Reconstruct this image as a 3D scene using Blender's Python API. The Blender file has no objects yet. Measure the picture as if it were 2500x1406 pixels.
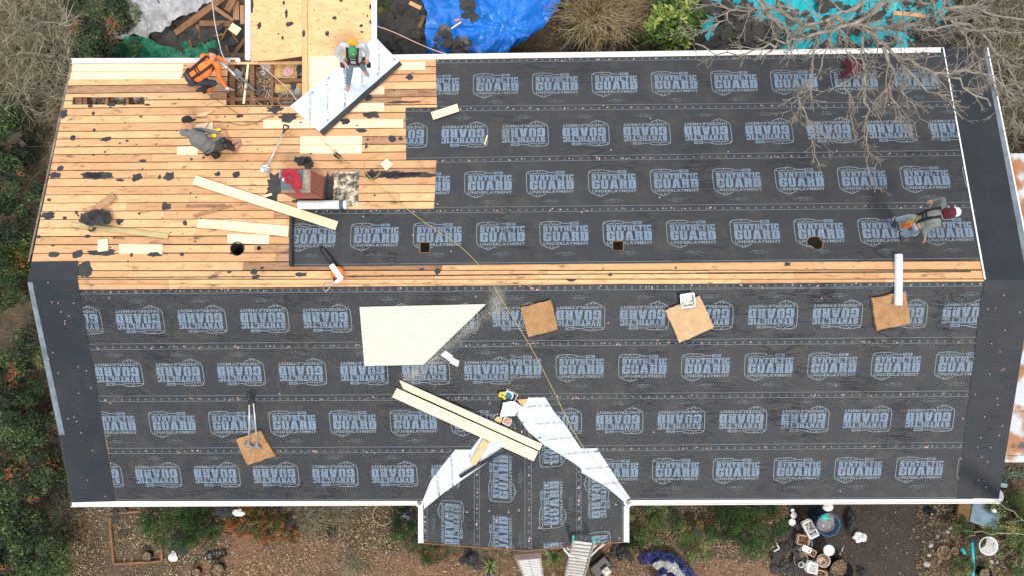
import bpy, math, random
import numpy as np
from mathutils import Vector, Matrix, noise
from mathutils.geometry import tessellate_polygon, delaunay_2d_cdt
R=math.radians
random.seed(7); np.random.seed(7)
S=bpy.context.scene; C=S.collection
# ------------------------------------------------------------ camera, light
H=4.2                                  # ridge height above the ground
CAM=Vector((-0.034,-0.433,H+14.618)); FL=1250/math.tan(R(73.7/2))
CR=Matrix.Rotation(0.0176,3,'X')@Matrix.Rotation(0.0181,3,'Y')
cd=bpy.data.cameras.new('camera'); cam=bpy.data.objects.new('camera',cd); C.objects.link(cam)
cd.sensor_width=36; cd.lens=18/math.tan(R(73.7/2)); cd.clip_end=300
cam.matrix_world=Matrix.Translation(CAM)@CR.to_4x4(); S.camera=cam
W=bpy.data.worlds.new('World'); S.world=W; W.use_nodes=True
nt=W.node_tree; bgn=nt.nodes['Background']; sk=nt.nodes.new('ShaderNodeTexSky')
sk.sky_type='NISHITA'; sk.sun_disc=False; sk.sun_elevation=R(58); sk.sun_rotation=R(-35)
sk.air_density=1.0; sk.dust_density=3.0; sk.ozone_density=1.0
hs=nt.nodes.new('ShaderNodeHueSaturation'); hs.inputs['Saturation'].default_value=.35; nt.links.new(sk.outputs[0],hs.inputs['Color']); nt.links.new(hs.outputs[0],bgn.inputs[0]); bgn.inputs[1].default_value=0.135
sd=bpy.data.lights.new('sun','SUN'); so=bpy.data.objects.new('sun',sd); C.objects.link(so)
sd.energy=2.0; sd.angle=R(14); sd.color=(1,.95,.87)
so.rotation_euler=(R(32),0,R(35)); so.location=(0,0,30)
S.view_settings.view_transform='Standard'; S.view_settings.look='None'
S.view_settings.exposure=0.7; S.view_settings.gamma=1
S.render.engine='CYCLES'; S.render.resolution_x=1024; S.render.resolution_y=575
# ------------------------------------------------------------ surfaces z=A+Bx+Cy, photo pixel -> point on a surface
kN=1.36/5.27; kS=1.36/5.076
SF={'N':(H,0,-kN),'S':(H,0,kS),'G':(0,0,0)}
def surf(s): return SF[s] if isinstance(s,str) else (s,0,0)
def zat(s,x,y):
    if isinstance(s,tuple): return max(zat(q,x,y) for q in s)
    A,B,D=surf(s); return A+B*x+D*y
def P(px,py,s='N',h=0.0):
    d=CR@Vector(((px-1250)/FL,-(py-703)/FL,-1))
    if isinstance(s,tuple):
        return max((P(px,py,q,h) for q in s),key=lambda v:v.z)
    A,B,D=surf(s)
    t=(A+h+B*CAM.x+D*CAM.y-CAM.z)/(d.z-B*d.x-D*d.y)
    return CAM+d*t
def XY(px,py,s='N'): v=P(px,py,s); return (v.x,v.y)
# porch and wing roofs
_a=P(1286,975,'S'); _b=P(1033,1225,'S'); XP=_a.x; ZP=_a.z; kp=(ZP-_b.z)/(XP-_b.x)
SF['PW']=(ZP-kp*XP,kp,0); SF['PE']=(ZP+kp*XP,-kp,0)
_a=P(746,268,'N'); _b=P(612,152,'N'); XW=_a.x; ZW=_a.z; kw=(ZW-_b.z)/(XW-_b.x)
SF['WW']=(ZW-kw*XW,kw,0); SF['WE']=(ZW+kw*XW,-kw,0)
ZEN=P(1200,145,'N').z; ZES=P(1200,1222,'S').z
# ------------------------------------------------------------ object helpers
def tag(o,label=None,cat=None,group=None,kind=None):
    for k,v in (('label',label),('category',cat),('group',group),('kind',kind)):
        if v: o[k]=v
    return o
ORG={}
def thing(name,label,cat,loc=(0,0,0),group=None):
    o=bpy.data.objects.new(name,None); C.objects.link(o); o.location=loc; o.empty_display_size=.2
    ORG[o.name]=Vector(loc); return tag(o,label,cat,group)
class MB:
    def __init__(s): s.v=[];s.f=[];s.m=[];s.a=[];s.cur=0.5
    def add(s,vs,fs,mi=0,a=None):
        n=len(s.v); s.v.extend([tuple(p) for p in vs])
        for f in fs: s.f.append(tuple(i+n for i in f)); s.m.append(mi); s.a.append(s.cur if a is None else a)
    def poly(s,pts,mi=0,a=None): s.add(pts,[tuple(range(len(pts)))],mi,a)
    def prism(s,bot,top,mi=0,a=None):
        n=len(bot); s.add(list(bot)+list(top),[tuple(range(n-1,-1,-1)),tuple(range(n,2*n))]+[(i,(i+1)%n,n+(i+1)%n,n+i) for i in range(n)],mi,a)
    def box(s,c,sz,mi=0,a=None,rot=None):
        c=Vector(c); x,y,z=[q/2 for q in sz]
        ps=[Vector(p) for p in ((-x,-y,-z),(x,-y,-z),(x,y,-z),(-x,y,-z),(-x,-y,z),(x,-y,z),(x,y,z),(-x,y,z))]
        if rot is not None: ps=[rot@p for p in ps]
        ps=[p+c for p in ps]; s.prism(ps[:4],ps[4:],mi,a)
    def tube(s,pts,r,seg=6,mi=0,a=None,cap=True):
        pts=[Vector(p) for p in pts]; n=len(pts)
        if not hasattr(r,'__len__'): r=[r]*n
        vs=[];u=None
        for i,p in enumerate(pts):
            t=(pts[min(i+1,n-1)]-pts[max(i-1,0)])
            if t.length<1e-9: t=Vector((0,0,1))
            t.normalize()
            if u is None: u=t.orthogonal().normalized()
            u=(u-t*u.dot(t)); u=u.normalized() if u.length>1e-6 else t.orthogonal().normalized()
            w=t.cross(u)
            for k in range(seg):
                q=2*math.pi*k/seg; vs.append(p+(u*math.cos(q)+w*math.sin(q))*r[i])
        fs=[(i*seg+k,i*seg+(k+1)%seg,(i+1)*seg+(k+1)%seg,(i+1)*seg+k) for i in range(n-1) for k in range(seg)]
        if cap: fs+=[tuple(range(seg-1,-1,-1)),tuple((n-1)*seg+k for k in range(seg))]
        s.add(vs,fs,mi,a)
    def lathe(s,c,prof,axis=(0,0,1),seg=24,mi=0,a=None,sc=(1,1)):
        c=Vector(c); ax=Vector(axis).normalized(); u=ax.orthogonal().normalized(); w=ax.cross(u); vs=[]
        for r,h in prof:
            for k in range(seg):
                q=2*math.pi*k/seg; vs.append(c+ax*h+u*(r*math.cos(q)*sc[0])+w*(r*math.sin(q)*sc[1]))
        s.add(vs,[(i*seg+k,i*seg+(k+1)%seg,(i+1)*seg+(k+1)%seg,(i+1)*seg+k) for i in range(len(prof)-1) for k in range(seg)],mi,a)
    def ball(s,c,r,rot=None,seg=12,rings=8,mi=0,a=None):
        if not hasattr(r,'__len__'): r=(r,r,r)
        c=Vector(c); vs=[]
        for i in range(1,rings):
            t=math.pi*i/rings
            for k in range(seg):
                q=2*math.pi*k/seg; p=Vector((r[0]*math.sin(t)*math.cos(q),r[1]*math.sin(t)*math.sin(q),r[2]*math.cos(t)))
                vs.append((rot@p if rot is not None else p)+c)
        tp=Vector((0,0,r[2])); bt=Vector((0,0,-r[2]))
        if rot is not None: tp=rot@tp; bt=rot@bt
        n=len(vs); vs+=[tp+c,bt+c]
        fs=[(i*seg+k,(i+1)*seg+k,(i+1)*seg+(k+1)%seg,i*seg+(k+1)%seg) for i in range(rings-2) for k in range(seg)]
        fs+=[(n,k,(k+1)%seg) for k in range(seg)]+[(n+1,(rings-2)*seg+(k+1)%seg,(rings-2)*seg+k) for k in range(seg)]
        s.add(vs,fs,mi,a)
    def build(s,name,mats,parent=None,smooth=False,org=None):
        me=bpy.data.meshes.new(name)
        if org is None: org=Vector((0,0,0))
        p=parent
        while p is not None:
            if p.name in ORG: org=ORG[p.name]; break
            p=p.parent
        me.from_pydata([(a-org[0],b-org[1],c-org[2]) for a,b,c in s.v],[],s.f)
        if not isinstance(mats,(list,tuple)): mats=[mats]
        for m in mats: me.materials.append(m)
        me.polygons.foreach_set('material_index',s.m)
        at=me.attributes.new('rnd','FLOAT','FACE'); at.data.foreach_set('value',s.a)
        if smooth: me.polygons.foreach_set('use_smooth',[True]*len(s.f))
        me.update()
        o=bpy.data.objects.new(name,me); C.objects.link(o)
        if parent is not None: o.parent=parent
        return o
# ------------------------------------------------------------ materials
def mat(name,col,rough=.7,col2=None,scale=6.0,stretch=(1,1,1),bump=0.0,bscale=None,rndmix=0.0,col3=None,metal=0.0,detail=5,spec=.4,lo=.35,hi=.65,coat=0,alpha=1,trans=0):
    m=bpy.data.materials.new(name); m.use_nodes=True; nt=m.node_tree; N=nt.nodes; L=nt.links
    b=N['Principled BSDF']; b.inputs['Roughness'].default_value=rough; b.inputs['Metallic'].default_value=metal
    b.inputs['Specular IOR Level'].default_value=spec; b.inputs['Alpha'].default_value=alpha; b.inputs['Transmission Weight'].default_value=trans
    tc=N.new('ShaderNodeTexCoord'); mp=N.new('ShaderNodeMapping'); mp.inputs['Scale'].default_value=stretch
    L.new(tc.outputs['Object'],mp.inputs[0])
    src=None
    if col2 is None: col2=tuple(c*.75 for c in col)
    ns=N.new('ShaderNodeTexNoise'); ns.inputs['Scale'].default_value=scale; ns.inputs['Detail'].default_value=detail; ns.inputs['Roughness'].default_value=.62
    L.new(mp.outputs[0],ns.inputs['Vector'])
    mr=N.new('ShaderNodeMapRange'); mr.inputs[1].default_value=lo; mr.inputs[2].default_value=hi; L.new(ns.outputs[0],mr.inputs[0])
    mx=N.new('ShaderNodeMix'); mx.data_type='RGBA'; mx.inputs[6].default_value=(*col,1); mx.inputs[7].default_value=(*col2,1)
    L.new(mr.outputs[0],mx.inputs[0]); src=mx.outputs[2]
    if rndmix:
        at=N.new('ShaderNodeAttribute'); at.attribute_name='rnd'
        if col3 is None: col3=tuple(c*.5 for c in col)
        m2=N.new('ShaderNodeMix'); m2.data_type='RGBA'; m2.inputs[7].default_value=(*col3,1)
        ml=N.new('ShaderNodeMath'); ml.operation='MULTIPLY'; ml.inputs[1].default_value=rndmix
        L.new(at.outputs['Fac'],ml.inputs[0]); L.new(ml.outputs[0],m2.inputs[0]); L.new(src,m2.inputs[6]); src=m2.outputs[2]
    L.new(src,b.inputs['Base Color'])
    if bump:
        n2=N.new('ShaderNodeTexNoise'); n2.inputs['Scale'].default_value=bscale or scale*2; n2.inputs['Detail'].default_value=4
        L.new(mp.outputs[0],n2.inputs['Vector']); bp=N.new('ShaderNodeBump'); bp.inputs['Strength'].default_value=bump; bp.inputs['Distance'].default_value=.02
        L.new(n2.outputs[0],bp.inputs['Height']); L.new(bp.outputs[0],b.inputs['Normal'])
    m['src']=1
    return m
def palette(name,stops,rough=.7,nscale=3.0,trans=0.0,bright=.25,spec=.3):
    """leaf or litter material: colour ramp driven by the per-face 'rnd', varied by large noise"""
    m=bpy.data.materials.new(name); m.use_nodes=True; nt=m.node_tree; N=nt.nodes; L=nt.links
    b=N['Principled BSDF']; b.inputs['Roughness'].default_value=rough; b.inputs['Specular IOR Level'].default_value=spec
    at=N.new('ShaderNodeAttribute'); at.attribute_name='rnd'; r=N.new('ShaderNodeValToRGB')
    while len(r.color_ramp.elements)<len(stops): r.color_ramp.elements.new(.5)
    for e,(p,c) in zip(r.color_ramp.elements,stops): e.position=p; e.color=(*c,1)
    L.new(at.outputs['Fac'],r.inputs[0])
    tc=N.new('ShaderNodeTexCoord'); ns=N.new('ShaderNodeTexNoise'); ns.inputs['Scale'].default_value=nscale; L.new(tc.outputs['Object'],ns.inputs['Vector'])
    mr=N.new('ShaderNodeMapRange'); mr.inputs[1].default_value=.3; mr.inputs[2].default_value=.7; mr.inputs[3].default_value=1-bright; mr.inputs[4].default_value=1+bright
    L.new(ns.outputs[0],mr.inputs[0]); vm=N.new('ShaderNodeVectorMath'); vm.operation='SCALE'; L.new(r.outputs[0],vm.inputs[0]); L.new(mr.outputs[0],vm.inputs['Scale'])
    L.new(vm.outputs[0],b.inputs['Base Color'])
    return m
def lin(r,g,b): return tuple(((c/255+.055)/1.055)**2.4 if c>10 else c/255/12.92 for c in (r,g,b))
def wood(name,a,b2,dark,knots=True,stain=0.0,rnd=.6,grain=1.0,dirt=0.0):
    """boards running along x: grain noise stretched in x, nail and knot specks, stains"""
    m=bpy.data.materials.new(name); m.use_nodes=True; nt=m.node_tree; N=nt.nodes; L=nt.links
    bs=N['Principled BSDF']; bs.inputs['Roughness'].default_value=.75; bs.inputs['Specular IOR Level'].default_value=.25
    tc=N.new('ShaderNodeTexCoord'); at=N.new('ShaderNodeAttribute'); at.attribute_name='rnd'
    def mapping(sc):
        mp=N.new('ShaderNodeMapping'); mp.inputs['Scale'].default_value=sc
        L.new(tc.outputs['Object'],mp.inputs[0])
        cb=N.new('ShaderNodeCombineXYZ'); ml=N.new('ShaderNodeMath'); ml.operation='MULTIPLY'; ml.inputs[1].default_value=37.
        L.new(at.outputs['Fac'],ml.inputs[0]); L.new(ml.outputs[0],cb.inputs[0]); L.new(ml.outputs[0],cb.inputs[2]); L.new(cb.outputs[0],mp.inputs[1]); return mp
    def mix(f,A,B,mode='MIX'):
        x=N.new('ShaderNodeMix'); x.data_type='RGBA'; x.blend_type=mode
        for i,q in ((0,f),(6,A),(7,B)):
            if isinstance(q,(int,float)): x.inputs[i].default_value=q
            elif isinstance(q,tuple): x.inputs[i].default_value=(*q,1)
            else: L.new(q,x.inputs[i])
        return x.outputs[2]
    def rng(v,a0,a1,b0=0,b1=1):
        r=N.new('ShaderNodeMapRange'); r.inputs[1].default_value=a0; r.inputs[2].default_value=a1; r.inputs[3].default_value=b0; r.inputs[4].default_value=b1; L.new(v,r.inputs[0]); return r.outputs[0]
    def nz(sc,scale,det=4):
        n=N.new('ShaderNodeTexNoise'); n.inputs['Scale'].default_value=scale; n.inputs['Detail'].default_value=det; n.inputs['Roughness'].default_value=.65; L.new(mapping(sc).outputs[0],n.inputs['Vector']); return n.outputs[0]
    g=nz((.12,1,1),34*grain,6); col=mix(rng(g,.35,.65),a,b2)
    col=mix(rng(at.outputs['Fac'],0,1,0,rnd),col,dark)
    big=nz((.6,1,1),1.3,5); col=mix(rng(big,.52,.78,0,.55),col,dark)
    if knots:
        v=N.new('ShaderNodeTexVoronoi'); v.inputs['Scale'].default_value=1; mp=mapping((3.2,9,9)); L.new(mp.outputs[0],v.inputs['Vector'])
        col=mix(rng(v.outputs['Distance'],.03,.16,.75,0),col,tuple(c*.35 for c in dark))
        v2=N.new('ShaderNodeTexVoronoi'); v2.inputs['Scale'].default_value=1; mp=mapping((14,22,22)); L.new(mp.outputs[0],v2.inputs['Vector'])
        col=mix(rng(v2.outputs['Distance'],.02,.13,.8,0),col,(.03,.022,.018))
    if stain:
        s1=nz((.9,2.2,2.2),2.6,8); col=mix(rng(s1,.58,.72,0,stain),col,(.055,.04,.032))
        s2=nz((.15,3,3),9,5); col=mix(rng(s2,.6,.75,0,stain),col,(.10,.062,.04))
    if dirt:
        s3=nz((1,1,1),5,8); col=mix(rng(s3,.44,.56,0,dirt),col,(.045,.043,.042))
    L.new(col,bs.inputs['Base Color'])
    bp=N.new('ShaderNodeBump'); bp.inputs['Strength'].default_value=.25; bp.inputs['Distance'].default_value=.01; L.new(g,bp.inputs['Height']); L.new(bp.outputs[0],bs.inputs['Normal'])
    return m
def felt(name,col,col2,wr=.6,dust=0.0):
    """synthetic sheet: soft wrinkles as bump, fine weave, faint dust"""
    m=bpy.data.materials.new(name); m.use_nodes=True; nt=m.node_tree; N=nt.nodes; L=nt.links
    b=N['Principled BSDF']; b.inputs['Roughness'].default_value=.6; b.inputs['Specular IOR Level'].default_value=.25
    tc=N.new('ShaderNodeTexCoord')
    n1=N.new('ShaderNodeTexNoise'); n1.inputs['Scale'].default_value=1.1; n1.inputs['Detail'].default_value=8; n1.inputs['Roughness'].default_value=.7; L.new(tc.outputs['Object'],n1.inputs['Vector'])
    n3=N.new('ShaderNodeTexNoise'); n3.inputs['Scale'].default_value=160; n3.inputs['Detail'].default_value=2; L.new(tc.outputs['Object'],n3.inputs['Vector'])
    mr=N.new('ShaderNodeMapRange'); mr.inputs[1].default_value=.35; mr.inputs[2].default_value=.7; L.new(n1.outputs[0],mr.inputs[0])
    mx=N.new('ShaderNodeMix'); mx.data_type='RGBA'; mx.inputs[6].default_value=(*col,1); mx.inputs[7].default_value=(*col2,1); L.new(mr.outputs[0],mx.inputs[0])
    m3=N.new('ShaderNodeMix'); m3.data_type='RGBA'; m3.blend_type='MULTIPLY'; m3.inputs[0].default_value=.5
    mg=N.new('ShaderNodeMapRange'); mg.inputs[1].default_value=.35; mg.inputs[2].default_value=.65; mg.inputs[3].default_value=.45; mg.inputs[4].default_value=1.5; L.new(n3.outputs[0],mg.inputs[0])
    L.new(mx.outputs[2],m3.inputs[6]); L.new(mg.outputs[0],m3.inputs[7]); out=m3.outputs[2]
    if dust:
        n4=N.new('ShaderNodeTexNoise'); n4.inputs['Scale'].default_value=2.2; n4.inputs['Detail'].default_value=10; n4.inputs['Roughness'].default_value=.8; L.new(tc.outputs['Object'],n4.inputs['Vector'])
        md=N.new('ShaderNodeMapRange'); md.inputs[1].default_value=.5; md.inputs[2].default_value=.72; md.inputs[4].default_value=dust; L.new(n4.outputs[0],md.inputs[0])
        m4=N.new('ShaderNodeMix'); m4.data_type='RGBA'; m4.inputs[7].default_value=(.15,.13,.085,1); L.new(md.outputs[0],m4.inputs[0]); L.new(out,m4.inputs[6]); out=m4.outputs[2]
    L.new(out,b.inputs['Base Color'])
    mp=N.new('ShaderNodeMapping'); mp.inputs['Rotation'].default_value=(0,0,.8); mp.inputs['Scale'].default_value=(.6,2.4,1); L.new(tc.outputs['Object'],mp.inputs[0])
    n2=N.new('ShaderNodeTexNoise'); n2.inputs['Scale'].default_value=1.7; n2.inputs['Detail'].default_value=3; n2.inputs['Distortion'].default_value=1.4; L.new(mp.outputs[0],n2.inputs['Vector'])
    ab=N.new('ShaderNodeMath'); ab.operation='SUBTRACT'; ab.inputs[1].default_value=.5; L.new(n2.outputs[0],ab.inputs[0])
    a2=N.new('ShaderNodeMath'); a2.operation='ABSOLUTE'; L.new(ab.outputs[0],a2.inputs[0])
    a3=N.new('ShaderNodeMapRange'); a3.inputs[1].default_value=0; a3.inputs[2].default_value=.05; a3.inputs[3].default_value=1; a3.inputs[4].default_value=0; a3.interpolation_type='SMOOTHSTEP'; L.new(a2.outputs[0],a3.inputs[0])
    nm=N.new('ShaderNodeTexNoise'); nm.inputs['Scale'].default_value=.9; nm.inputs['Detail'].default_value=3; L.new(tc.outputs['Object'],nm.inputs['Vector'])
    mm=N.new('ShaderNodeMapRange'); mm.inputs[1].default_value=.5; mm.inputs[2].default_value=.68; L.new(nm.outputs[0],mm.inputs[0])
    am=N.new('ShaderNodeMath'); am.operation='MULTIPLY'; L.new(a3.outputs[0],am.inputs[0]); L.new(mm.outputs[0],am.inputs[1])
    ad=N.new('ShaderNodeMath'); ad.operation='ADD'; L.new(am.outputs[0],ad.inputs[0])
    n5=N.new('ShaderNodeTexNoise'); n5.inputs['Scale'].default_value=9; n5.inputs['Detail'].default_value=4; L.new(tc.outputs['Object'],n5.inputs['Vector']); L.new(n5.outputs[0],ad.inputs[1])
    bp=N.new('ShaderNodeBump'); bp.inputs['Strength'].default_value=wr; bp.inputs['Distance'].default_value=.022; L.new(ad.outputs[0],bp.inputs['Height']); L.new(bp.outputs[0],b.inputs['Normal'])
    return m
M={}
M['felt']=felt('black_felt',(.030,.034,.041),(.042,.042,.044),1.0,.22)
M['ink']=felt('blue_ink',(.16,.22,.29),(.12,.165,.22),1.0,.2)
M['ink2']=felt('pale_ink',(.23,.285,.33),(.16,.20,.23),.8,.2)
M['rake']=felt('smooth_membrane',(.017,.021,.029),(.027,.031,.038),.35,.07)
M['rakeedge']=mat('grey_edge_metal',(.17,.21,.25),.5,(.10,.12,.14),3)
M['cap']=mat('cap_nail_orange',(.62,.36,.29),.5)
M['tard']=mat('black_tar_paper',(.020,.020,.021),.8,(.038,.035,.032),6,bump=.5,bscale=9,rndmix=.5,col3=(.06,.055,.05))
M['deck']=wood('old_deck_boards',lin(224,184,138),lin(203,157,111),lin(154,106,74),True,.9,.5)
M['deckold']=wood('weathered_deck_boards',lin(190,150,115),lin(150,110,80),lin(95,70,55),True,.8,.4)
M['new']=wood('new_pine_boards',lin(236,218,188),lin(222,198,160),lin(205,176,134),False,0,.35)
M['ply']=wood('old_plywood',lin(226,186,138),lin(214,168,120),lin(190,136,92),True,.25,.3,.4)
M['plynew']=wood('new_plywood',lin(234,220,190),lin(222,206,172),lin(206,184,146),False,0,.2,.5)
M['scrape']=wood('tar_stained_plywood',lin(225,212,185),lin(205,190,160),lin(150,135,110),False,.2,.2,.5,dirt=.95)
M['oldwood']=wood('rotten_timber',lin(150,112,78),lin(105,76,52),lin(60,44,32),True,.5,.5)
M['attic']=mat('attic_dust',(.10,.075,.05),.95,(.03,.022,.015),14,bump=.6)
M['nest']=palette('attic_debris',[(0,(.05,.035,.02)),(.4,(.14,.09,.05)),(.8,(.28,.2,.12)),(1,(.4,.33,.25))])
M['insul']=mat('yellow_insulation',(.50,.34,.12),.95,(.26,.15,.05),9,bump=1.,bscale=30)
M['pink']=mat('pink_insulation',(.62,.38,.38),.95,(.4,.2,.2),30,bump=1.,bscale=50)
M['tar']=mat('tar_paper',(.022,.025,.029),.8,(.045,.043,.042),5,bump=.5,bscale=9)
M['tarl']=mat('weathered_tar_paper',(.14,.125,.105),.9,(.07,.064,.058),7,bump=.6,bscale=10)
M['white']=mat('white_gutter_paint',(.80,.80,.78),.35,(.66,.65,.61),3,stretch=(.4,3,1),spec=.5,lo=.45,hi=.8)
M['whitep']=mat('white_plastic',(.82,.82,.82),.35,(.74,.74,.73),4)
M['fascia']=mat('weathered_fascia',(.25,.2,.15),.8,(.12,.09,.07),5)
M['wall']=mat('painted_siding',(.45,.44,.41),.7,(.38,.37,.34),3)
M['membrane']=mat('white_membrane',(.60,.66,.73),.5,(.30,.37,.46),4,bump=.5,bscale=5,detail=10,lo=.46,hi=.80)
M['oldpale']=wood('greenish_pale_board',lin(205,195,150),lin(180,165,120),lin(140,120,85),False,.2,.3)
M['mink']=mat('grey_print',(.16,.18,.20),.6)
M['brick']=None
M['steel']=mat('brushed_steel',(.48,.50,.52),.35,(.34,.36,.38),20,metal=.7)
M['alu']=mat('aluminium',(.62,.62,.60),.4,(.48,.48,.46),10,metal=.5)
M['black']=mat('black_plastic',(.015,.015,.017),.4,(.025,.025,.028),12)
M['dark']=mat('dark_rubber',(.03,.03,.03),.7)
M['foam']=mat('tan_foam',(.38,.215,.10),.95,(.25,.14,.06),7,bump=.7,bscale=40,lo=.4,hi=.75)
M['foaml']=mat('light_tan_foam',(.52,.35,.20),.95,(.42,.27,.14),5,bump=.5,bscale=40,lo=.4,hi=.8)
M['orange']=mat('orange_plastic',(.75,.20,.03),.45,(.6,.15,.02),10)
M['yellow']=mat('yellow_plastic',(.80,.55,.03),.45)
M['ropey']=mat('yellow_rope',(.50,.42,.16),.8)
M['ropeo']=mat('orange_rope',(.75,.38,.25),.8,(.6,.5,.5),20)
M['cord']=mat('brown_cord',(.16,.10,.05),.7)
M['skin']=mat('skin',(.55,.29,.20),.55,(.48,.22,.15),20)
def brick():
    m=bpy.data.materials.new('red_brick'); m.use_nodes=True; N=m.node_tree.nodes; L=m.node_tree.links; b=N['Principled BSDF']; b.inputs['Roughness'].default_value=.9
    tc=N.new('ShaderNodeTexCoord'); sp=N.new('ShaderNodeSeparateXYZ'); L.new(tc.outputs['Object'],sp.inputs[0])
    ad=N.new('ShaderNodeMath'); L.new(sp.outputs[0],ad.inputs[0]); L.new(sp.outputs[1],ad.inputs[1]); cb=N.new('ShaderNodeCombineXYZ'); L.new(ad.outputs[0],cb.inputs[0]); L.new(sp.outputs[2],cb.inputs[1])
    t=N.new('ShaderNodeTexBrick'); t.inputs['Scale'].default_value=1; t.inputs['Brick Width'].default_value=.2; t.inputs['Row Height'].default_value=.075; t.inputs['Mortar Size'].default_value=.006
    t.inputs['Color1'].default_value=(.36,.095,.05,1); t.inputs['Color2'].default_value=(.26,.07,.04,1); t.inputs['Mortar'].default_value=(.42,.26,.2,1); L.new(cb.outputs[0],t.inputs[0]); L.new(t.outputs[0],b.inputs['Base Color']); return m
M['brick']=brick()
# ------------------------------------------------------------ 2-D polygon tools (plan view, metres)
def area(p): return sum(p[i][0]*p[(i+1)%len(p)][1]-p[(i+1)%len(p)][0]*p[i][1] for i in range(len(p)))/2
def ccw(p): return p if area(p)>0 else p[::-1]
def half(p,a,b,keep=1):
    out=[]; nx,ny=-(b[1]-a[1]),(b[0]-a[0])
    d=[keep*((q[0]-a[0])*nx+(q[1]-a[1])*ny) for q in p]; n=len(p)
    for i in range(n):
        j=(i+1)%n
        if d[i]>=0: out.append(p[i])
        if (d[i]>0)!=(d[j]>0) and abs(d[i]-d[j])>1e-12:
            t=d[i]/(d[i]-d[j]); out.append((p[i][0]+(p[j][0]-p[i][0])*t,p[i][1]+(p[j][1]-p[i][1])*t))
    return out if len(out)>2 and abs(area(out))>1e-8 else []
def clip(p,conv):
    for i in range(len(conv)):
        p=half(p,conv[i],conv[(i+1)%len(conv)])
        if not p: return []
    return p
def cut(polys,conv):
    conv=ccw(conv); res=[]
    cx0,cx1=min(q[0] for q in conv),max(q[0] for q in conv); cy0,cy1=min(q[1] for q in conv),max(q[1] for q in conv)
    for p in polys:
        if max(q[0] for q in p)<cx0 or min(q[0] for q in p)>cx1 or max(q[1] for q in p)<cy0 or min(q[1] for q in p)>cy1: res.append(p); continue
        for i in range(len(conv)):
            a,b=conv[i],conv[(i+1)%len(conv)]; o=half(p,a,b,-1)
            if o: res.append(o)
            p=half(p,a,b)
            if not p: break
    return res
def ngon(c,r,n=16,ry=None): return [(c[0]+r*math.cos(2*math.pi*i/n),c[1]+(ry or r)*math.sin(2*math.pi*i/n)) for i in range(n)]
def pxpoly(pts,s): return ccw([XY(a,b,s) for a,b in pts])
def grid_sheet(mb,poly,s,off,step,hf=None,mi=0,a=None,extra=()):
    """sheet with the given outline (plan view), triangulated with inner points, lifted by hf(x,y)"""
    x0,x1=min(p[0] for p in poly),max(p[0] for p in poly); y0,y1=min(p[1] for p in poly),max(p[1] for p in poly)
    bd=[]
    for i in range(len(poly)):
        p,q=poly[i],poly[(i+1)%len(poly)]; n=max(1,int(math.dist(p,q)/step))
        bd+=[(p[0]+(q[0]-p[0])*k/n,p[1]+(q[1]-p[1])*k/n) for k in range(n)]
    def ins(x,y):
        c=False;j=len(poly)-1
        for i in range(len(poly)):
            if (poly[i][1]>y)!=(poly[j][1]>y) and x<(poly[j][0]-poly[i][0])*(y-poly[i][1])/(poly[j][1]-poly[i][1])+poly[i][0]: c=not c
            j=i
        return c
    pts=list(bd)+list(extra); y=y0; r=0
    while y<y1:
        x=x0+(step/2 if r%2 else 0)
        while x<x1:
            X,Y=x+random.uniform(-.2,.2)*step,y+random.uniform(-.2,.2)*step
            if ins(X,Y): pts.append((X,Y))
            x+=step
        y+=step*.87; r+=1
    nb=len(bd)
    vo,_,fo,_,_,_=delaunay_2d_cdt([Vector(p) for p in pts],[(i,(i+1)%nb) for i in range(nb)],[],0,1e-5)
    vs=[(v.x,v.y,zat(s,v.x,v.y)+off+(hf(v.x,v.y) if hf else 0)) for v in vo]
    fs=[]
    for f in fo:
        cx=sum(vo[i].x for i in f)/len(f); cy=sum(vo[i].y for i in f)/len(f)
        if ins(cx,cy): fs.append(tuple(f))
    mb.add(vs,fs,mi,a)
def rough_outline(poly,amp=.03,step=.06,seed=0):
    out=[]
    for i in range(len(poly)):
        p,q=poly[i],poly[(i+1)%len(poly)]; n=max(1,int(math.dist(p,q)/step))
        for k in range(n):
            x=p[0]+(q[0]-p[0])*k/n; y=p[1]+(q[1]-p[1])*k/n
            out.append((x+amp*noise.noise((x*9,y*9,seed+.3)),y+amp*noise.noise((x*9,y*9,seed+7.7))))
    return out
def crumple(sc,amp,seed=0,sharp=1.0):
    def f(x,y):
        a=noise.noise((x*sc,y*sc,seed)); b=noise.noise((x*sc*2.1+5,y*sc*2.1,seed+3)); c=noise.noise((x*sc*4.7,y*sc*4.7+2,seed+9)); d=noise.noise((x*sc*.5,y*sc*.5,seed+5))
        return amp*(1.6*d+.9*(1-abs(a)*3)+.5*(1-abs(b)*3)+.22*(1-abs(c)*3)+1.2)*.5
    return f
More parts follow.
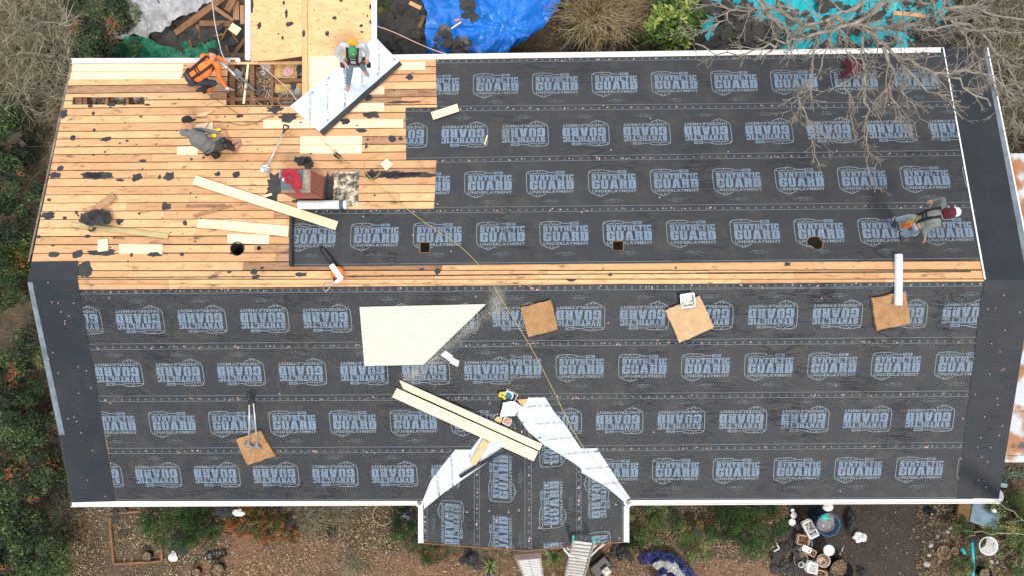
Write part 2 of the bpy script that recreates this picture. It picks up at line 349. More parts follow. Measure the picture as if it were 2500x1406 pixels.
# ------------------------------------------------------------ lettering
GL={'G':([(0,.15),(.12,0),(.88,0),(1,.12),(1,.55),(.5,.55),(.5,.42),(.6,.42),(.6,.2),(.42,.2),(.42,.8),(.58,.8),(.58,.64),(1,.64),(1,.88),(.88,1),(.12,1),(0,.85)],None),
'U':([(0,1),(.46,1),(.46,.9),(.42,.9),(.42,.24),(.5,.18),(.58,.24),(.58,.9),(.54,.9),(.54,1),(1,1),(1,.9),(.95,.9),(.95,.15),(.8,0),(.2,0),(.05,.15),(.05,.9),(0,.9)],None),
'A':([(0,0),(0,.12),(.05,.12),(.24,1),(.76,1),(.95,.12),(1,.12),(1,0),(.56,0),(.56,.12),(.6,.12),(.58,.22),(.42,.22),(.4,.12),(.45,.12),(.45,0)],[(.44,.36),(.56,.36),(.5,.7)]),
'R':([(0,0),(0,.12),(.06,.12),(.06,.88),(0,.88),(0,1),(.82,1),(.96,.88),(.96,.58),(.85,.5),(.95,.4),(.95,.12),(1,.12),(1,0),(.62,0),(.57,.08),(.57,.4),(.5,.42),(.46,.42),(.46,.12),(.52,.12),(.52,0)],[(.46,.58),(.56,.58),(.56,.82),(.46,.82)]),
'D':([(0,0),(0,.12),(.06,.12),(.06,.88),(0,.88),(0,1),(.85,1),(1,.86),(1,.14),(.85,0)],[(.46,.15),(.56,.2),(.56,.8),(.46,.85)]),
'S':([(0,0),(.85,0),(1,.14),(1,.48),(.88,.6),(.42,.7),(.42,.82),(.58,.82),(.58,.68),(.97,.68),(.97,1),(.15,1),(.02,.86),(.02,.56),(.14,.44),(.58,.34),(.58,.18),(.42,.18),(.42,.34),(0,.34)],None),
'Y':([(.25,0),(.75,0),(.75,.12),(.7,.12),(.7,.4),(.95,.88),(1,.88),(1,1),(.6,1),(.6,.88),(.64,.88),(.52,.62),(.4,.88),(.44,.88),(.44,1),(0,1),(0,.88),(.05,.88),(.3,.4),(.3,.12),(.25,.12)],None),
'N':([(0,0),(.42,0),(.42,.12),(.36,.12),(.36,.5),(.62,0),(.95,0),(.95,.88),(1,.88),(1,1),(.6,1),(.6,.88),(.66,.88),(.66,.52),(.38,1),(0,1),(0,.88),(.05,.88),(.05,.12),(0,.12)],None),
'T':([(.25,0),(.75,0),(.75,.12),(.7,.12),(.7,.82),(.78,.82),(.82,.62),(1,.62),(1,1),(0,1),(0,.62),(.18,.62),(.22,.82),(.3,.82),(.3,.12),(.25,.12)],None),
'H':([(0,0),(.46,0),(.46,.12),(.4,.12),(.4,.42),(.6,.42),(.6,.12),(.54,.12),(.54,0),(1,0),(1,.12),(.95,.12),(.95,.88),(1,.88),(1,1),(.54,1),(.54,.88),(.6,.88),(.6,.6),(.4,.6),(.4,.88),(.46,.88),(.46,1),(0,1),(0,.88),(.05,.88),(.05,.12),(0,.12)],None),
'E':([(0,0),(1,0),(1,.36),(.85,.36),(.82,.18),(.42,.18),(.42,.42),(.56,.42),(.56,.6),(.42,.6),(.42,.82),(.8,.82),(.83,.66),(.97,.66),(.97,1),(0,1),(0,.88),(.05,.88),(.05,.12),(0,.12)],None),
'I':([(0,0),(1,0),(1,.12),(.85,.12),(.85,.88),(1,.88),(1,1),(0,1),(0,.88),(.15,.88),(.15,.12),(0,.12)],None),
'C':([(0,.15),(.12,0),(.86,0),(1,.14),(1,.38),(.58,.38),(.58,.18),(.42,.18),(.42,.82),(.58,.82),(.58,.64),(1,.64),(1,1),(.12,1),(0,.85)],None)}
def tess(outer,hole=None):
    loops=[[Vector((x,y,0)) for x,y in outer]]
    if hole: loops.append([Vector((x,y,0)) for x,y in hole])
    al=[p for l in loops for p in l]
    return [[(al[i].x,al[i].y) for i in t] for t in tessellate_polygon(loops)]
def block_word(word,x0,x1,y0,y1,gap=.012):
    """heavy slab letters filling the box; y measured downwards in the artwork"""
    ws=[{'I':.55,'A':1.1}.get(c,1.0) for c in word]; tot=sum(ws); g=(x1-x0)*gap; u=((x1-x0)-g*(len(word)-1))/tot; x=x0; out=[]
    for c,w in zip(word,ws):
        for t in tess(*GL[c]): out.append([(x+p[0]*w*u,y1+(y0-y1)*p[1]) for p in t])
        x+=w*u+g
    return out
def font_word(txt,cx,y0,y1,width,off=0.0,res=1,space=1.0):
    cu=bpy.data.curves.new('t','FONT'); cu.body=txt; cu.resolution_u=res; cu.offset=off; cu.fill_mode='FRONT'; cu.space_character=space
    ob=bpy.data.objects.new('t',cu); me=bpy.data.meshes.new_from_object(ob)
    me.calc_loop_triangles(); vs=[(v.co.x,v.co.y) for v in me.vertices]
    tr=[[vs[i] for i in t.vertices] for t in me.loop_triangles]
    bpy.data.objects.remove(ob); bpy.data.curves.remove(cu); bpy.data.meshes.remove(me)
    ax=min(p[0] for p in vs); bx=max(p[0] for p in vs); ay=min(p[1] for p in vs); by=max(p[1] for p in vs)
    return [[(cx-width/2+(p[0]-ax)/(bx-ax)*width,y1+(p[1]-ay)/(by-ay)*(y0-y1)) for p in t] for t in tr]
def stroke(pts,w):
    out=[]
    for i in range(len(pts)-1):
        (a,b),(c,d)=pts[i],pts[i+1]; l=math.hypot(c-a,d-b) or 1; nx,ny=-(d-b)/l*w/2,(c-a)/l*w/2
        out.append([(a+nx,b+ny),(c+nx,d+ny),(c-nx,d-ny),(a-nx,b-ny)])
    return out
LOGO=[]   # (material, polygon) in artwork units, origin later moved to (1280,452)
for t in block_word('SYNTHETIC',1355,2310,245,370): LOGO.append((1,t))
for t in block_word('GUARD',1355,2315,380,586,.018): LOGO.append((1,t))
for t in font_word('UNDERLAYMENT',1837,607,668,955,.018,2,1.1): LOGO.append((2,t))
for t in font_word('tamko.com',1830,812,838,230): LOGO.append((2,t))
for t in font_word('TAMKO Building Products LLC',1825,852,870,420): LOGO.append((2,t))
for t in font_word('Galena, KS',1835,884,900,170): LOGO.append((2,t))
for t in font_word('TM',2338,376,390,40): LOGO.append((2,t))
LOGO.append((1,[(1920,165),(2118,165),(2118,225),(1920,225)]))
for t in font_word('TAMKO',2019,176,214,160,.02): LOGO.append((3,t))
SH=[(1905,195),(1765,195),(1735,172),(1650,156),(1540,150),(1420,156),(1330,172),(1295,190),(1284,230),(1284,420),(1290,600),(1310,648),(1350,680),(1430,715),(1533,757),(1620,722),(1700,688)]
for q in stroke(SH,13): LOGO.append((2,q))
for l in ([(1357,228),(1430,214),(1500,208),(1504,238)],[(1555,238),(1558,208),(1630,214),(1695,228)],[(1500,690),(1500,738)],[(1562,690),(1562,738)]):
    for q in stroke(l,12): LOGO.append((2,q))
for c in ((1325,210),(1525,182),(1720,206)): LOGO.append((2,ngon(c,15,8)))
UNIT=1.0208e-3
def logo_at(mb,region,s,org,ang,off,flip):
    """print one logo; org = plan position of the shield's left edge (artwork left), ang = direction of the text"""
    ca,sa=math.cos(ang),math.sin(ang); ccx,ccy=org
    rx0,rx1=min(p[0] for p in region),max(p[0] for p in region); ry0,ry1=min(p[1] for p in region),max(p[1] for p in region)
    def T(p):
        u=(p[0]-1280)*UNIT; v=-(p[1]-452)*UNIT
        return (ccx+u*ca-v*sa,ccy+u*sa+v*ca)
    bb=[T(q) for q in ((1270,140),(2380,140),(2380,910),(1270,910))]
    if max(q[0] for q in bb)<rx0 or min(q[0] for q in bb)>rx1 or max(q[1] for q in bb)<ry0 or min(q[1] for q in bb)>ry1: return
    def inside(p): return all((region[(i+1)%len(region)][0]-region[i][0])*(p[1]-region[i][1])-(region[(i+1)%len(region)][1]-region[i][1])*(p[0]-region[i][0])>=0 for i in range(len(region)))
    allin=all(inside(q) for q in bb)
    for mi,pl in LOGO:
        q=ccw([T(p) for p in pl])
        if not allin:
            q=clip(q,region)
            if not q: continue
        o2=off+(.0015 if mi==3 else 0)
        mb.poly([(x,y,zat(s,x,y)+o2) for x,y in q],0 if mi==3 else mi,.5)
HOLES=[]   # openings through deck and underlayment, convex, plan view
def course(parent,s,quad,anchor,flip,off,name='underlayment',holes=True,pitch=1.378,rings=True,label=None,along='x',extra=None,tri=None):
    """one run of printed underlayment. quad = pixel corners TL,TR,BR,BL; anchor=(px of shield left edge, px of its centre)"""
    reg=pxpoly(quad,s); mb=MB()
    base=[reg]
    if tri: reg=clip(reg,tri); base=[reg]
    if holes:
        for h in HOLES: base=cut(base,h)
    for p in base: mb.poly([(x,y,zat(s,x,y)+off) for x,y in p],0,random.random())
    tl,tr,br,bl=[XY(*q,s) for q in quad]
    ang=(math.atan2(tr[1]-tl[1],tr[0]-tl[0])+math.atan2(br[1]-bl[1],br[0]-bl[0]))/2
    ax,ay=XY(*anchor,s); d=(math.cos(ang),math.sin(ang))
    g=MB(); rgs=[reg]
    L=math.dist(tl,tr)+3
    for k in range(-int(L/pitch)-2,int(L/pitch)+3):
        o=(ax+d[0]*pitch*k,ay+d[1]*pitch*k)
        logo_at(g,reg,s,o,ang+(math.pi if flip else 0),off+.003,flip)
    e=off+.003
    def line(a,b,w=.007,mi=2):
        for q in stroke([a,b],w):
            q=clip(ccw(q),reg)
            if q: g.poly([(x,y,zat(s,x,y)+e) for x,y in q],mi,.5)
    def inset(a,b,c,dist):   # line a-b moved by dist towards c
        nx,ny=-(b[1]-a[1]),b[0]-a[0]; l=math.hypot(nx,ny); nx/=l; ny/=l
        if (c[0]-a[0])*nx+(c[1]-a[1])*ny<0: nx,ny=-nx,-ny
        return (a[0]+nx*dist,a[1]+ny*dist),(b[0]+nx*dist,b[1]+ny*dist)
    if rings:
        up=s in('N',)
        A=(tl,tr,bl) if True else None
        line(*inset(tl,tr,bl,.095)); line(*inset(bl,br,tl,.04))
        a,b=inset(tl,tr,bl,.05); n=int(math.dist(a,b)/.178)
        for k in range(n):
            c=(a[0]+(b[0]-a[0])*k/n,a[1]+(b[1]-a[1])*k/n)
            for i in range(8):
                q0,q1=i*math.pi/4,(i+1)*math.pi/4
                q=[(c[0]+r*math.cos(t),c[1]+r*math.sin(t)) for r,t in ((.021,q0),(.021,q1),(.013,q1),(.013,q0))]
                q=clip(ccw(q),reg)
                if q: g.poly([(x,y,zat(s,x,y)+e) for x,y in q],2,.5)
        # cap nails: along the seam and scattered in the field
        for k in range(int(math.dist(a,b)/.62)+int(abs(area(reg))*.35)):
            if k<math.dist(a,b)/.62: t=random.random(); c=(a[0]+(b[0]-a[0])*t,a[1]+(b[1]-a[1])*t+random.uniform(-.03,.03))
            else:
                t,u=random.random(),random.random(); c=tuple((tl[i]*(1-t)+tr[i]*t)*(1-u)+(bl[i]*(1-t)+br[i]*t)*u for i in (0,1))
            if clip(ngon(c,.02,6),reg)and not any(clip(ngon(c,.02,6),ccw(h)) for h in HOLES): g.lathe((c[0],c[1],zat(s,c[0],c[1])+e),[(.016,0),(.014,.004),(0.001,.006)],seg=8,mi=4)
    if holes and HOLES:
        for f,mi,av in zip(list(g.f),g.m,g.a):
            pl=[g.v[i] for i in f]; c0=(sum(p[0] for p in pl)/len(pl),sum(p[1] for p in pl)/len(pl))
            if mi==4 or not any(min(q[0] for q in h)-.1<c0[0]<max(q[0] for q in h)+.1 and min(q[1] for q in h)-.1<c0[1]<max(q[1] for q in h)+.1 for h in HOLES):
                mb.poly(pl,mi,av); continue
            ps=[ccw([(p[0],p[1]) for p in pl])]
            for h in HOLES: ps=cut(ps,h)
            for p in ps: mb.poly([(x,y,zat(s,x,y)+e) for x,y in p],mi,av)
    else: mb.add(g.v,[]); mb.v[:]=mb.v; n0=len(mb.v)-len(g.v); mb.f+= [tuple(i+n0 for i in f) for f in g.f]; mb.m+=g.m; mb.a+=g.a
    return mb.build(name,[M['felt'],M['ink'],M['ink2'],M['felt'],M['cap']],parent)
# ============================================================ THE HOUSE
house=thing('house','long low gabled house with its roof half stripped to boards and half under dark underlayment','house',(0,0,0))
NW_,NE_=XY(176,157,'N'),XY(2408,126.5,'N'); SW_,SE_=XY(180,1223,'S'),XY(2437,1216,'S')
RW=(P(68,683,'N').x,0.0); RE=(P(2522,683,'N').x,0.0)
def lerp(a,b,t): return (a[0]+(b[0]-a[0])*t,a[1]+(b[1]-a[1])*t)
def circ(px,py,r,n=14): c=XY(px,py,'N'); return ngon(c,r,n)
HOLES+= [pxpoly([(1024,592),(1050,592),(1050,618),(1024,618)],'N'),pxpoly([(1495,589),(1523,589),(1523,613),(1495,613)],'N'),
 pxpoly([(1968,588),(1974,579),(1986,577),(2000,579),(2010,592),(2010,602),(2002,610),(1988,609),(1974,600)],'N'),circ(580,609,.155),circ(632,607,.05,10)]
OPEN1=pxpoly([(178,238),(353,238),(353,256.5),(176,256.5)],'N')
OPEN2=pxpoly([(556,158),(738,158),(738,258),(552,258)],'N')
# --- north deck: 27 board rows fanned between eave and ridge
deck=MB(); NR=27
rng=random.Random(3)
for r in range(NR):
    t0,t1=r/NR,(r+1)/NR
    a0,b0=lerp(NW_,RW,t0),lerp(NE_,RE,t0); a1,b1=lerp(NW_,RW,t1),lerp(NE_,RE,t1)
    x=0.0; L=b0[0]-a0[0]; g=.006/5.27
    while x<L:
        w=rng.uniform(1.6,4.8) if r>0 else 3.6
        u0,u1=x/L,min(1,(x+w)/L); x+=w
        if 1-u1<.03: u1=1;x=L
        p=[lerp(a0,b0,u0+.0001),lerp(a0,b0,u1-.0001),lerp(a1,b1,u1-.0001),lerp(a1,b1,u0+.0001)]
        gy=.0085 if rng.random()<.7 else .014
        p=[(p[0][0],p[0][1]-gy),(p[1][0],p[1][1]-gy),(p[2][0],p[2][1]+gy),(p[3][0],p[3][1]+gy)]
        ps=[ccw(p)]
        for h in HOLES+[OPEN1,OPEN2]: ps=cut(ps,h)
        v=rng.random(); tilt=rng.uniform(-.002,.002)
        old=1 if (r in(2,3,4,5) and rng.random()<.55) or rng.random()<.05 else 0
        for q in ps:
            n=len(q); top=[(X,Y,zat('N',X,Y)+tilt) for X,Y in q]; bot=[(X,Y,z-.022) for X,Y,z in top]
            deck.prism(bot,top,old,v)
# --- ridge rows on the south side, then a plain deck below the underlayment
for r in range(2):
    for k in range(7):
        u0,u1=[max(0,min(1,(q+rng.uniform(0,.05))/7)) for q in (k,k+1)]
        u1=(k+1)/7;u0=k/7
        p=[lerp((RW[0],-.10*r-.005),(RE[0],-.10*r-.005),u0),lerp((RW[0],-.10*r-.005),(RE[0],-.10*r-.005),u1),lerp((RW[0],-.10*(r+1)+.005),(RE[0],-.10*(r+1)+.005),u1),lerp((RW[0],-.10*(r+1)+.005),(RE[0],-.10*(r+1)+.005),u0)]
        p=ccw(p); deck.prism([(X,Y,zat('S',X,Y)-.022) for X,Y in p],[(X,Y,zat('S',X,Y)) for X,Y in p],0,rng.random())
p=ccw([(RW[0],-.2),(RE[0],-.2),SE_,SW_]); deck.prism([(X,Y,zat('S',X,Y)-.022) for X,Y in p],[(X,Y,zat('S',X,Y)-.003) for X,Y in p],0,.5)
roof_deck=deck.build('roof_deck',[M['deck'],M['deckold']],house)
# new boards let into the deck (pale), plywood patches
nb=MB()
def flush(pts,s='N',off=.004,mi=0,mb=None,th=.012):
    q=pxpoly(pts,s); (mb or nb).prism([(x,y,zat(s,x,y)+off-th) for x,y in q],[(x,y,zat(s,x,y)+off) for x,y in q],mi,random.random())
for a in ([(178,158),(448,158),(446,174.5),(176,175)],[(176,176.5),(446,176),(440,194),(172,195)],[(290,597),(397,598),(396,621),(291,620)],[(555,572),(658,574),(656,597),(556,595)],
  [(643,294),(985,292),(984,313),(643,314)],[(734,334),(884,333),(884,354),(733,355)],[(733,356.5),(884,355.5),(883,376),(732,376)],[(905,212),(939,211),(938,231),(900,232)],
  [(862,253),(938,252),(937,272),(858,273)],[(972,153),(1038,153),(1038,171.5),(970,172)],[(433,359),(483,358),(482,379),(432,379)]):
    nb=MB(); flush(a,mb=nb); nb.build('new_deck_board',[M['new']],house)
nb=MB()
flush([(757,139),(860,137),(800,197),(757,214)],('N','WE') if 0 else 'N',.012,0)
nb.build('plywood_patch',[M['plynew']],house)
nb=MB(); flush([(816,421),(878,420),(874,505),(818,504)],'N',.008,0); 
nb.build('plywood_patch',[M['scrape']],house)
# tar paper remnants stuck to the boards
tp=MB(); rr=random.Random(5)
def scrap(mb,px,py,rx,ry,s='N',off=.006,mi=0,h=0,n=None,seed=None):
    sd=rr.random()*50 if seed is None else seed; c=P(px,py,s); k=1/108.
    n=n or max(8,int((rx+ry)*.9)); pts=[]
    for i in range(n):
        t=2*math.pi*i/n; f=1+.45*noise.noise((math.cos(t)*1.7,math.sin(t)*1.7,sd))+.22*noise.noise((math.cos(t)*6,math.sin(t)*6,sd+2))+rr.uniform(-.13,.13)
        pts.append((c.x+rx*k*f*math.cos(t),c.y+ry*k*f*math.sin(t)))
    for t in tess(ccw(pts)): mb.poly([(x,y,zat(s,x,y)+off+h) for x,y in ccw(t)],mi,rr.random())
for q in ((155,280,9,13),(220,260,7,5),(228,278,4,5),(230,319,4,5),(258,341,13,6),(178,338,7,6),(271,257,11,5),(304,256,4,3),(147,412,8,8),(133,430,14,9),(238,431,38,9),(335,434,14,9),(412,432,13,9),
  (390,433,5,5),(293,441,10,3),(532,426,8,7),(577,427,11,8),(361,257,8,3),(310,345,4,3),(120,489,6,4),(118,527,16,10),(405,504,12,9),(452,545,5,7),(292,541,9,5),(130,600,5,3),(133,622,13,7),(190,621,14,9),
  (250,618,32,9),(376,623,19,6),(322,624,4,6),(445,622,5,5),(207,662,18,20),(620,664,9,7),(624,677,10,5),(735,671,16,5),(1068,663,6,8),(1030,659,6,3),(94,579,7,5),(213,578,8,4),(158,533,6,4),
  (844,297,10,8),(882,320,12,6),(738,393,21,12),(752,400,13,14),(800,470,14,42),(955,427,60,9),(1010,428,50,8),(905,430,14,12),(672,460,22,36),(560,664,6,4),(468,390,4,3),(497,386,4,3),(894,358,3,9),(958,340,9,8),(978,340,6,5),
  (705,288,26,12),(672,268,20,8),(900,240,10,8),(985,250,40,3),(905,282,22,9),(1000,190,10,6),(585,285,10,4),(960,430,26,8),(225,429,24,8),(1650,655,3,3),(1395,685,10,3),(1490,671,5,4),(640,655,4,3),(1922,646,8,4),(350,394,9,4),(344,286,4,3)):
    t_=MB(); scrap(t_,*q); t_.build('tar_paper_remnant',[M['tar']],house)
for k in range(60): scrap(tp,rr.uniform(175,1050),rr.uniform(205,640),rr.uniform(1.5,4),rr.uniform(1.2,3),n=6)
tag(tp.build('tar_paper_crumbs',[M['tar']],house),kind='stuff')
# dark slot between the last boards by the ridge
sl=MB()
for a,b,w in (((190,679),(720,676),2.2),((850,676),(1300,671),3.2),((1500,669.5),(2000,667),2.6),((1700,668),(2370,664),3.4),((1250,672),(1560,669),2.2)):
    q=pxpoly([(a[0],a[1]-w/2),(b[0],b[1]-w/2),(b[0],b[1]+w/2),(a[0],a[1]+w/2)],'N'); sl.poly([(x,y,zat('N',x,y)+.005) for x,y in q])
sl.build('ridge_slot',[M['attic']],house)
# hole trims: cut wood edges and ducts
for i in (0,1):
    hm=MB(); h=HOLES[i]; c=(sum(p[0] for p in h)/4,sum(p[1] for p in h)/4)
    for k in range(4):
        a,b=h[k],h[(k+1)%4]; ai,bi=lerp(a,c,.10),lerp(b,c,.10)
        hm.prism([(x,y,zat('N',x,y)-.09) for x,y in (a,b,bi,ai)],[(x,y,zat('N',x,y)-.006) for x,y in (a,b,bi,ai)],0,.2)
    hm.build('opening_trim',[M['deckold']],house)
hm=MB(); h=HOLES[2]; c=(sum(p[0] for p in h)/len(h),sum(p[1] for p in h)/len(h)); n=len(h)
for k in range(n):
    if k in(2,): continue
    a,b=h[k],h[(k+1)%n]; s_=.14 if k in(6,7,0) else .05; ai,bi=lerp(a,c,s_),lerp(b,c,s_)
    hm.prism([(x,y,zat('N',x,y)-.05) for x,y in (a,b,bi,ai)],[(x,y,zat('N',x,y)-.004) for x,y in (a,b,bi,ai)],0,.2)
hm.build('opening_trim',[M['deckold']],house)
for px,py,r in ((580,609,.152),):
    c=P(px,py,'N'); q=MB(); q.lathe((c.x,c.y,c.z-.5),[(r,0),(r,.53),(r-.012,.53),(r-.012,0),(r-.03,.12),(0.001,.12)],seg=24); q.build('vent_duct',[M['dark']],house)
# rafters, ceiling and debris under the two openings
rf=MB()
def ztop(x,y): return zat('N',x,y)-.03
for px,w in ((205,10),(258,8),(309,6),(190,16),(566,11),(614,11),(663,7),(737,3)):
    y0=236 if px<400 else 150; y1=262
    a,b=XY(px,y0-4,'N'),XY(px,y1+4,'N'); w_=w/2/105
    q=ccw([(a[0]-w_,a[1]),(a[0]+w_,a[1]),(b[0]+w_,b[1]),(b[0]-w_,b[1])])
    rf=MB(); rf.prism([(x,y,ztop(x,y)-.14) for x,y in q],[(x,y,ztop(x,y)) for x,y in q],0,random.random()); rf.build('rafter',[M['oldwood']],house)
for pts in ([(668,194),(738,190),(738,199),(668,203)],[(668,148),(738,138),(738,148),(668,158)],[(552,238),(738,236),(738,244),(552,246)]):
    q=pxpoly(pts,'N'); rf=MB(); rf.prism([(x,y,ztop(x,y)-.12) for x,y in q],[(x,y,ztop(x,y)-.01) for x,y in q],0,.7); rf.build('blocking',[M['oldwood']],house)
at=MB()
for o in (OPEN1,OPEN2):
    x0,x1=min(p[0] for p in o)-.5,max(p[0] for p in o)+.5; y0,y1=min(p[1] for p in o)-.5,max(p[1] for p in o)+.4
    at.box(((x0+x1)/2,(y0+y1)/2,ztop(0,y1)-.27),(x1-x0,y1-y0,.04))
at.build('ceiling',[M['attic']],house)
ins=MB()
for pts,mi in (([(668,158),(722,152),(724,190),(668,192)],0),([(670,203),(706,203),(704,228),(670,226)],0),([(722,202),(738,202),(738,218),(722,216)],0)):
    q=rough_outline(pxpoly(pts,'N'),.02); grid_sheet(ins,q,'N',-.09,.04,crumple(3,.05,2),mi)
q=rough_outline(pxpoly([(690,170),(700,164),(716,164),(716,182),(700,188),(688,182)],'N'),.03); grid_sheet(ins,q,'N',-.055,.03,crumple(4,.05,5),1)
ins.build('insulation',[M['insul'],M['pink']],house,True)
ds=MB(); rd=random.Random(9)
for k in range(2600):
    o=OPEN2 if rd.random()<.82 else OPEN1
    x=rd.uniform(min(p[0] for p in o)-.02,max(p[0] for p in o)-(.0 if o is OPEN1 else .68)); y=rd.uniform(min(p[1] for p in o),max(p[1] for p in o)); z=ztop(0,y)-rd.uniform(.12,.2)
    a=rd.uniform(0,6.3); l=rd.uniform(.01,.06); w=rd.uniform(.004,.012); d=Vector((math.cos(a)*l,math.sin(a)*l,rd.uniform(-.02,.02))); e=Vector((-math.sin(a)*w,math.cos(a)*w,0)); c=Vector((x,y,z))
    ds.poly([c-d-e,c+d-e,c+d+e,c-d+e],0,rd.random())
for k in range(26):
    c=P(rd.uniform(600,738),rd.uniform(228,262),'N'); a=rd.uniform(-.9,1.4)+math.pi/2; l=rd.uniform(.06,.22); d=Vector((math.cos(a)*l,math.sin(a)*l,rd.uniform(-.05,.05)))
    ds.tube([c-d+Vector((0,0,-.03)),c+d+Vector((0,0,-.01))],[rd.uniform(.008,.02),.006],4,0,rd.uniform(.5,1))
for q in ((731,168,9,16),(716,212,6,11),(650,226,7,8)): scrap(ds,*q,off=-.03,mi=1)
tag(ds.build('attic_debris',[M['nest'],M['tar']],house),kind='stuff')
# fresh batten across the opening
bt=MB(); q=pxpoly([(603,157),(608,157),(597,254),(592,254)],'N'); bt.prism([(x,y,zat('N',x,y)-.03) for x,y in q],[(x,y,zat('N',x,y)+.0) for x,y in q],0,.1); bt.build('new_batten',[M['new']],house)
# --- underlayment courses
def line_x(y): return 2300+(y-120)*.1776
course(house,'N',[(1064,146.5),(2320,129.2),(2324,253),(1067,265)],(1155,211),False,.006)
course(house,'N',[(990,264),(2324,252),(2347,372),(992,392)],(1191,329),True,.009)
course(house,'N',[(1066,388),(2347,371),(2370,499),(1060,512)],(1134,452),False,.012)
course(house,'N',[(712,514),(2370,498),(2392,636),(712,652)],(856,580),False,.015)
course(house,'S',[(190,706),(2415,688),(2410,826),(217,843)],(400,779),True,.006)
course(house,'S',[(217,842),(1247,834),(1247,965),(240,970)],(497,908),True,.009)
course(house,'S',[(1246,833),(2410,825),(2390,957),(1246,965)],(1357,898),False,.0095)
course(house,'S',[(240,969),(1290,964),(1290,1092),(265,1097)],(366,1035),False,.012)
course(house,'S',[(1289,963),(2400,956),(2380,1082),(1289,1092)],(1570,1025),True,.0125)
course(house,'S',[(264,1096),(1290,1092),(1290,1221),(286,1222)],(442,1157),True,.015)
course(house,'S',[(1289,1091),(2385,1081),(2375,1216.6),(1289,1220.5)],(1592,1149),False,.0155)
# --- smooth membrane strips along the rakes
def strip(name,pts,s,off,m,wr=None):
    mb=MB(); q=pxpoly(pts,s); mb.prism([(x,y,zat(s,x,y)+off-.004) for x,y in q],[(x,y,zat(s,x,y)+off) for x,y in q]); return mb.build(name,m,house)
strip('rake_membrane',[(2300,120),(2409,120),(2522,684.3),(2403,684.3)],'N',.021,[M['rake']])
strip('rake_membrane',[(2403,683.6),(2522,683.6),(2437,1216),(2335,1214),(2392,740)],'S',.021,[M['rake']])
strip('rake_membrane',[(79,640),(192,638),(190,684.2),(69,684.2)],'N',.021,[M['rake']])
strip('rake_membrane',[(69,683.8),(190,683.8),(285,1222),(176,1225)],'S',.022,[M['rake']])
strip('rake_drip_edge',[(2300,118),(2303,118),(2405,683),(2401,683)],'N',.026,[M['white']])
strip('rake_drip_edge',[(2408,118),(2411,118),(2525,683),(2521,683)],'N',.026,[M['white']])
strip('rake_flashing',[(2403,140),(2408,118),(2520,683),(2506,683)],'N',.0245,[M['rakeedge']])
strip('rake_flashing',[(69,690),(81,690),(160,1060),(146,1060)],'S',.026,[M['rakeedge']])
strip('rake_flashing',[(146,1060),(152,1060),(182,1224),(175,1224)],'S',.026,[M['dark']])
strip('rake_trim',[(171,160),(176,160),(72,640),(68,640)],'N',.004,[M['fascia']])
cn=MB()
for k in range(46):
    if k%2: t=random.random(); a=(69+t*106+random.uniform(8,105),684+t*535); s='S'
    else: t=random.random(); a=(2405-t*65+random.uniform(0,100)-8,700+t*500); s='S'
    c=P(*a,s); cn.lathe((c.x,c.y,c.z+.0225),[(.014,0),(.012,.003),(.001,.005)],seg=7)
tag(cn.build('cap_nails',[M['cap']],house),kind='stuff')
# scuff stripe on the west membrane
# --- gutters
def gutter(pts,s0,z,w,parent=house,side=1,name='gutter'):
    """open trough between two plan points; w = width outwards (sign by side)"""
    (x0,y0),(x1,y1)=pts; l=math.hypot(x1-x0,y1-y0); d=((x1-x0)/l,(y1-y0)/l); n=(-d[1]*side,d[0]*side)
    prof=[(0,.0),(0,-.10),(w*.7,-.10),(w*.95,-.045),(w,-.005),(w-.012,.0),(w-.014,-.006),(w*.93-.006,-.04),(w*.68,-.05),(.006,-.05),(.006,0)]
    mb=MB(); vs=[]
    for (x,y) in ((x0,y0),(x1,y1)): vs+=[(x+n[0]*a,y+n[1]*a,z+b) for a,b in prof]
    k=len(prof); mb.add(vs,[(i,(i+1)%k,k+(i+1)%k,k+i) for i in range(k)]+[tuple(range(k)),tuple(range(2*k-1,k-1,-1))])
    return mb.build(name,[M['white']],parent)
zN,zS=ZEN-.02,ZES-.02
def G2(a,z): v=P(a[0],a[1],z); return (v.x,v.y)
gutter((G2((172,156),zN),G2((584,155),zN)),None,zN,.125,side=1)
gutter((G2((925,147.5),zN),G2((2300,129.5),zN)),None,zN,.125,side=1)
gutter((G2((172,1223),zS),G2((1022,1219),zS)),None,zS,.13,side=-1)
gutter((G2((1534,1219),zS),G2((2441,1214),zS)),None,zS,.13,side=-1)
gutter((G2((1034,1236),zS),G2((1034,1326),zS)),None,zS,.125,side=-1)
gutter((G2((1523,1236),zS),G2((1523,1324),zS)),None,zS,.125,side=1)
for (px,py) in ((1024,1226),(1534,1225)):
    c=P(px,py,zS); q=Matrix.Rotation(R(45),3,'Z'); mb=MB(); mb.box((c.x,c.y,zS-.035),(.20,.20,.07),0,None,q); mb.box((c.x,c.y,zS+.004),(.10,.10,.008),1,None,q); mb.build('gutter_corner',[M['white'],M['rakeedge']],house)
gutter((G2((612,-60),zN),G2((612,147),zN)),None,zN+.02,.13,side=-1)
gutter((G2((907,147),zN),G2((907,-60),zN)),None,zN+.02,.13,side=-1)
e=MB(); c=P(2437,1225,zS); e.lathe((c.x+.02,c.y,zS-.16),[(.05,0),(.05,.14),(.04,.14),(.04,0)],seg=14); e.build('downspout',[M['whitep']],house,True)
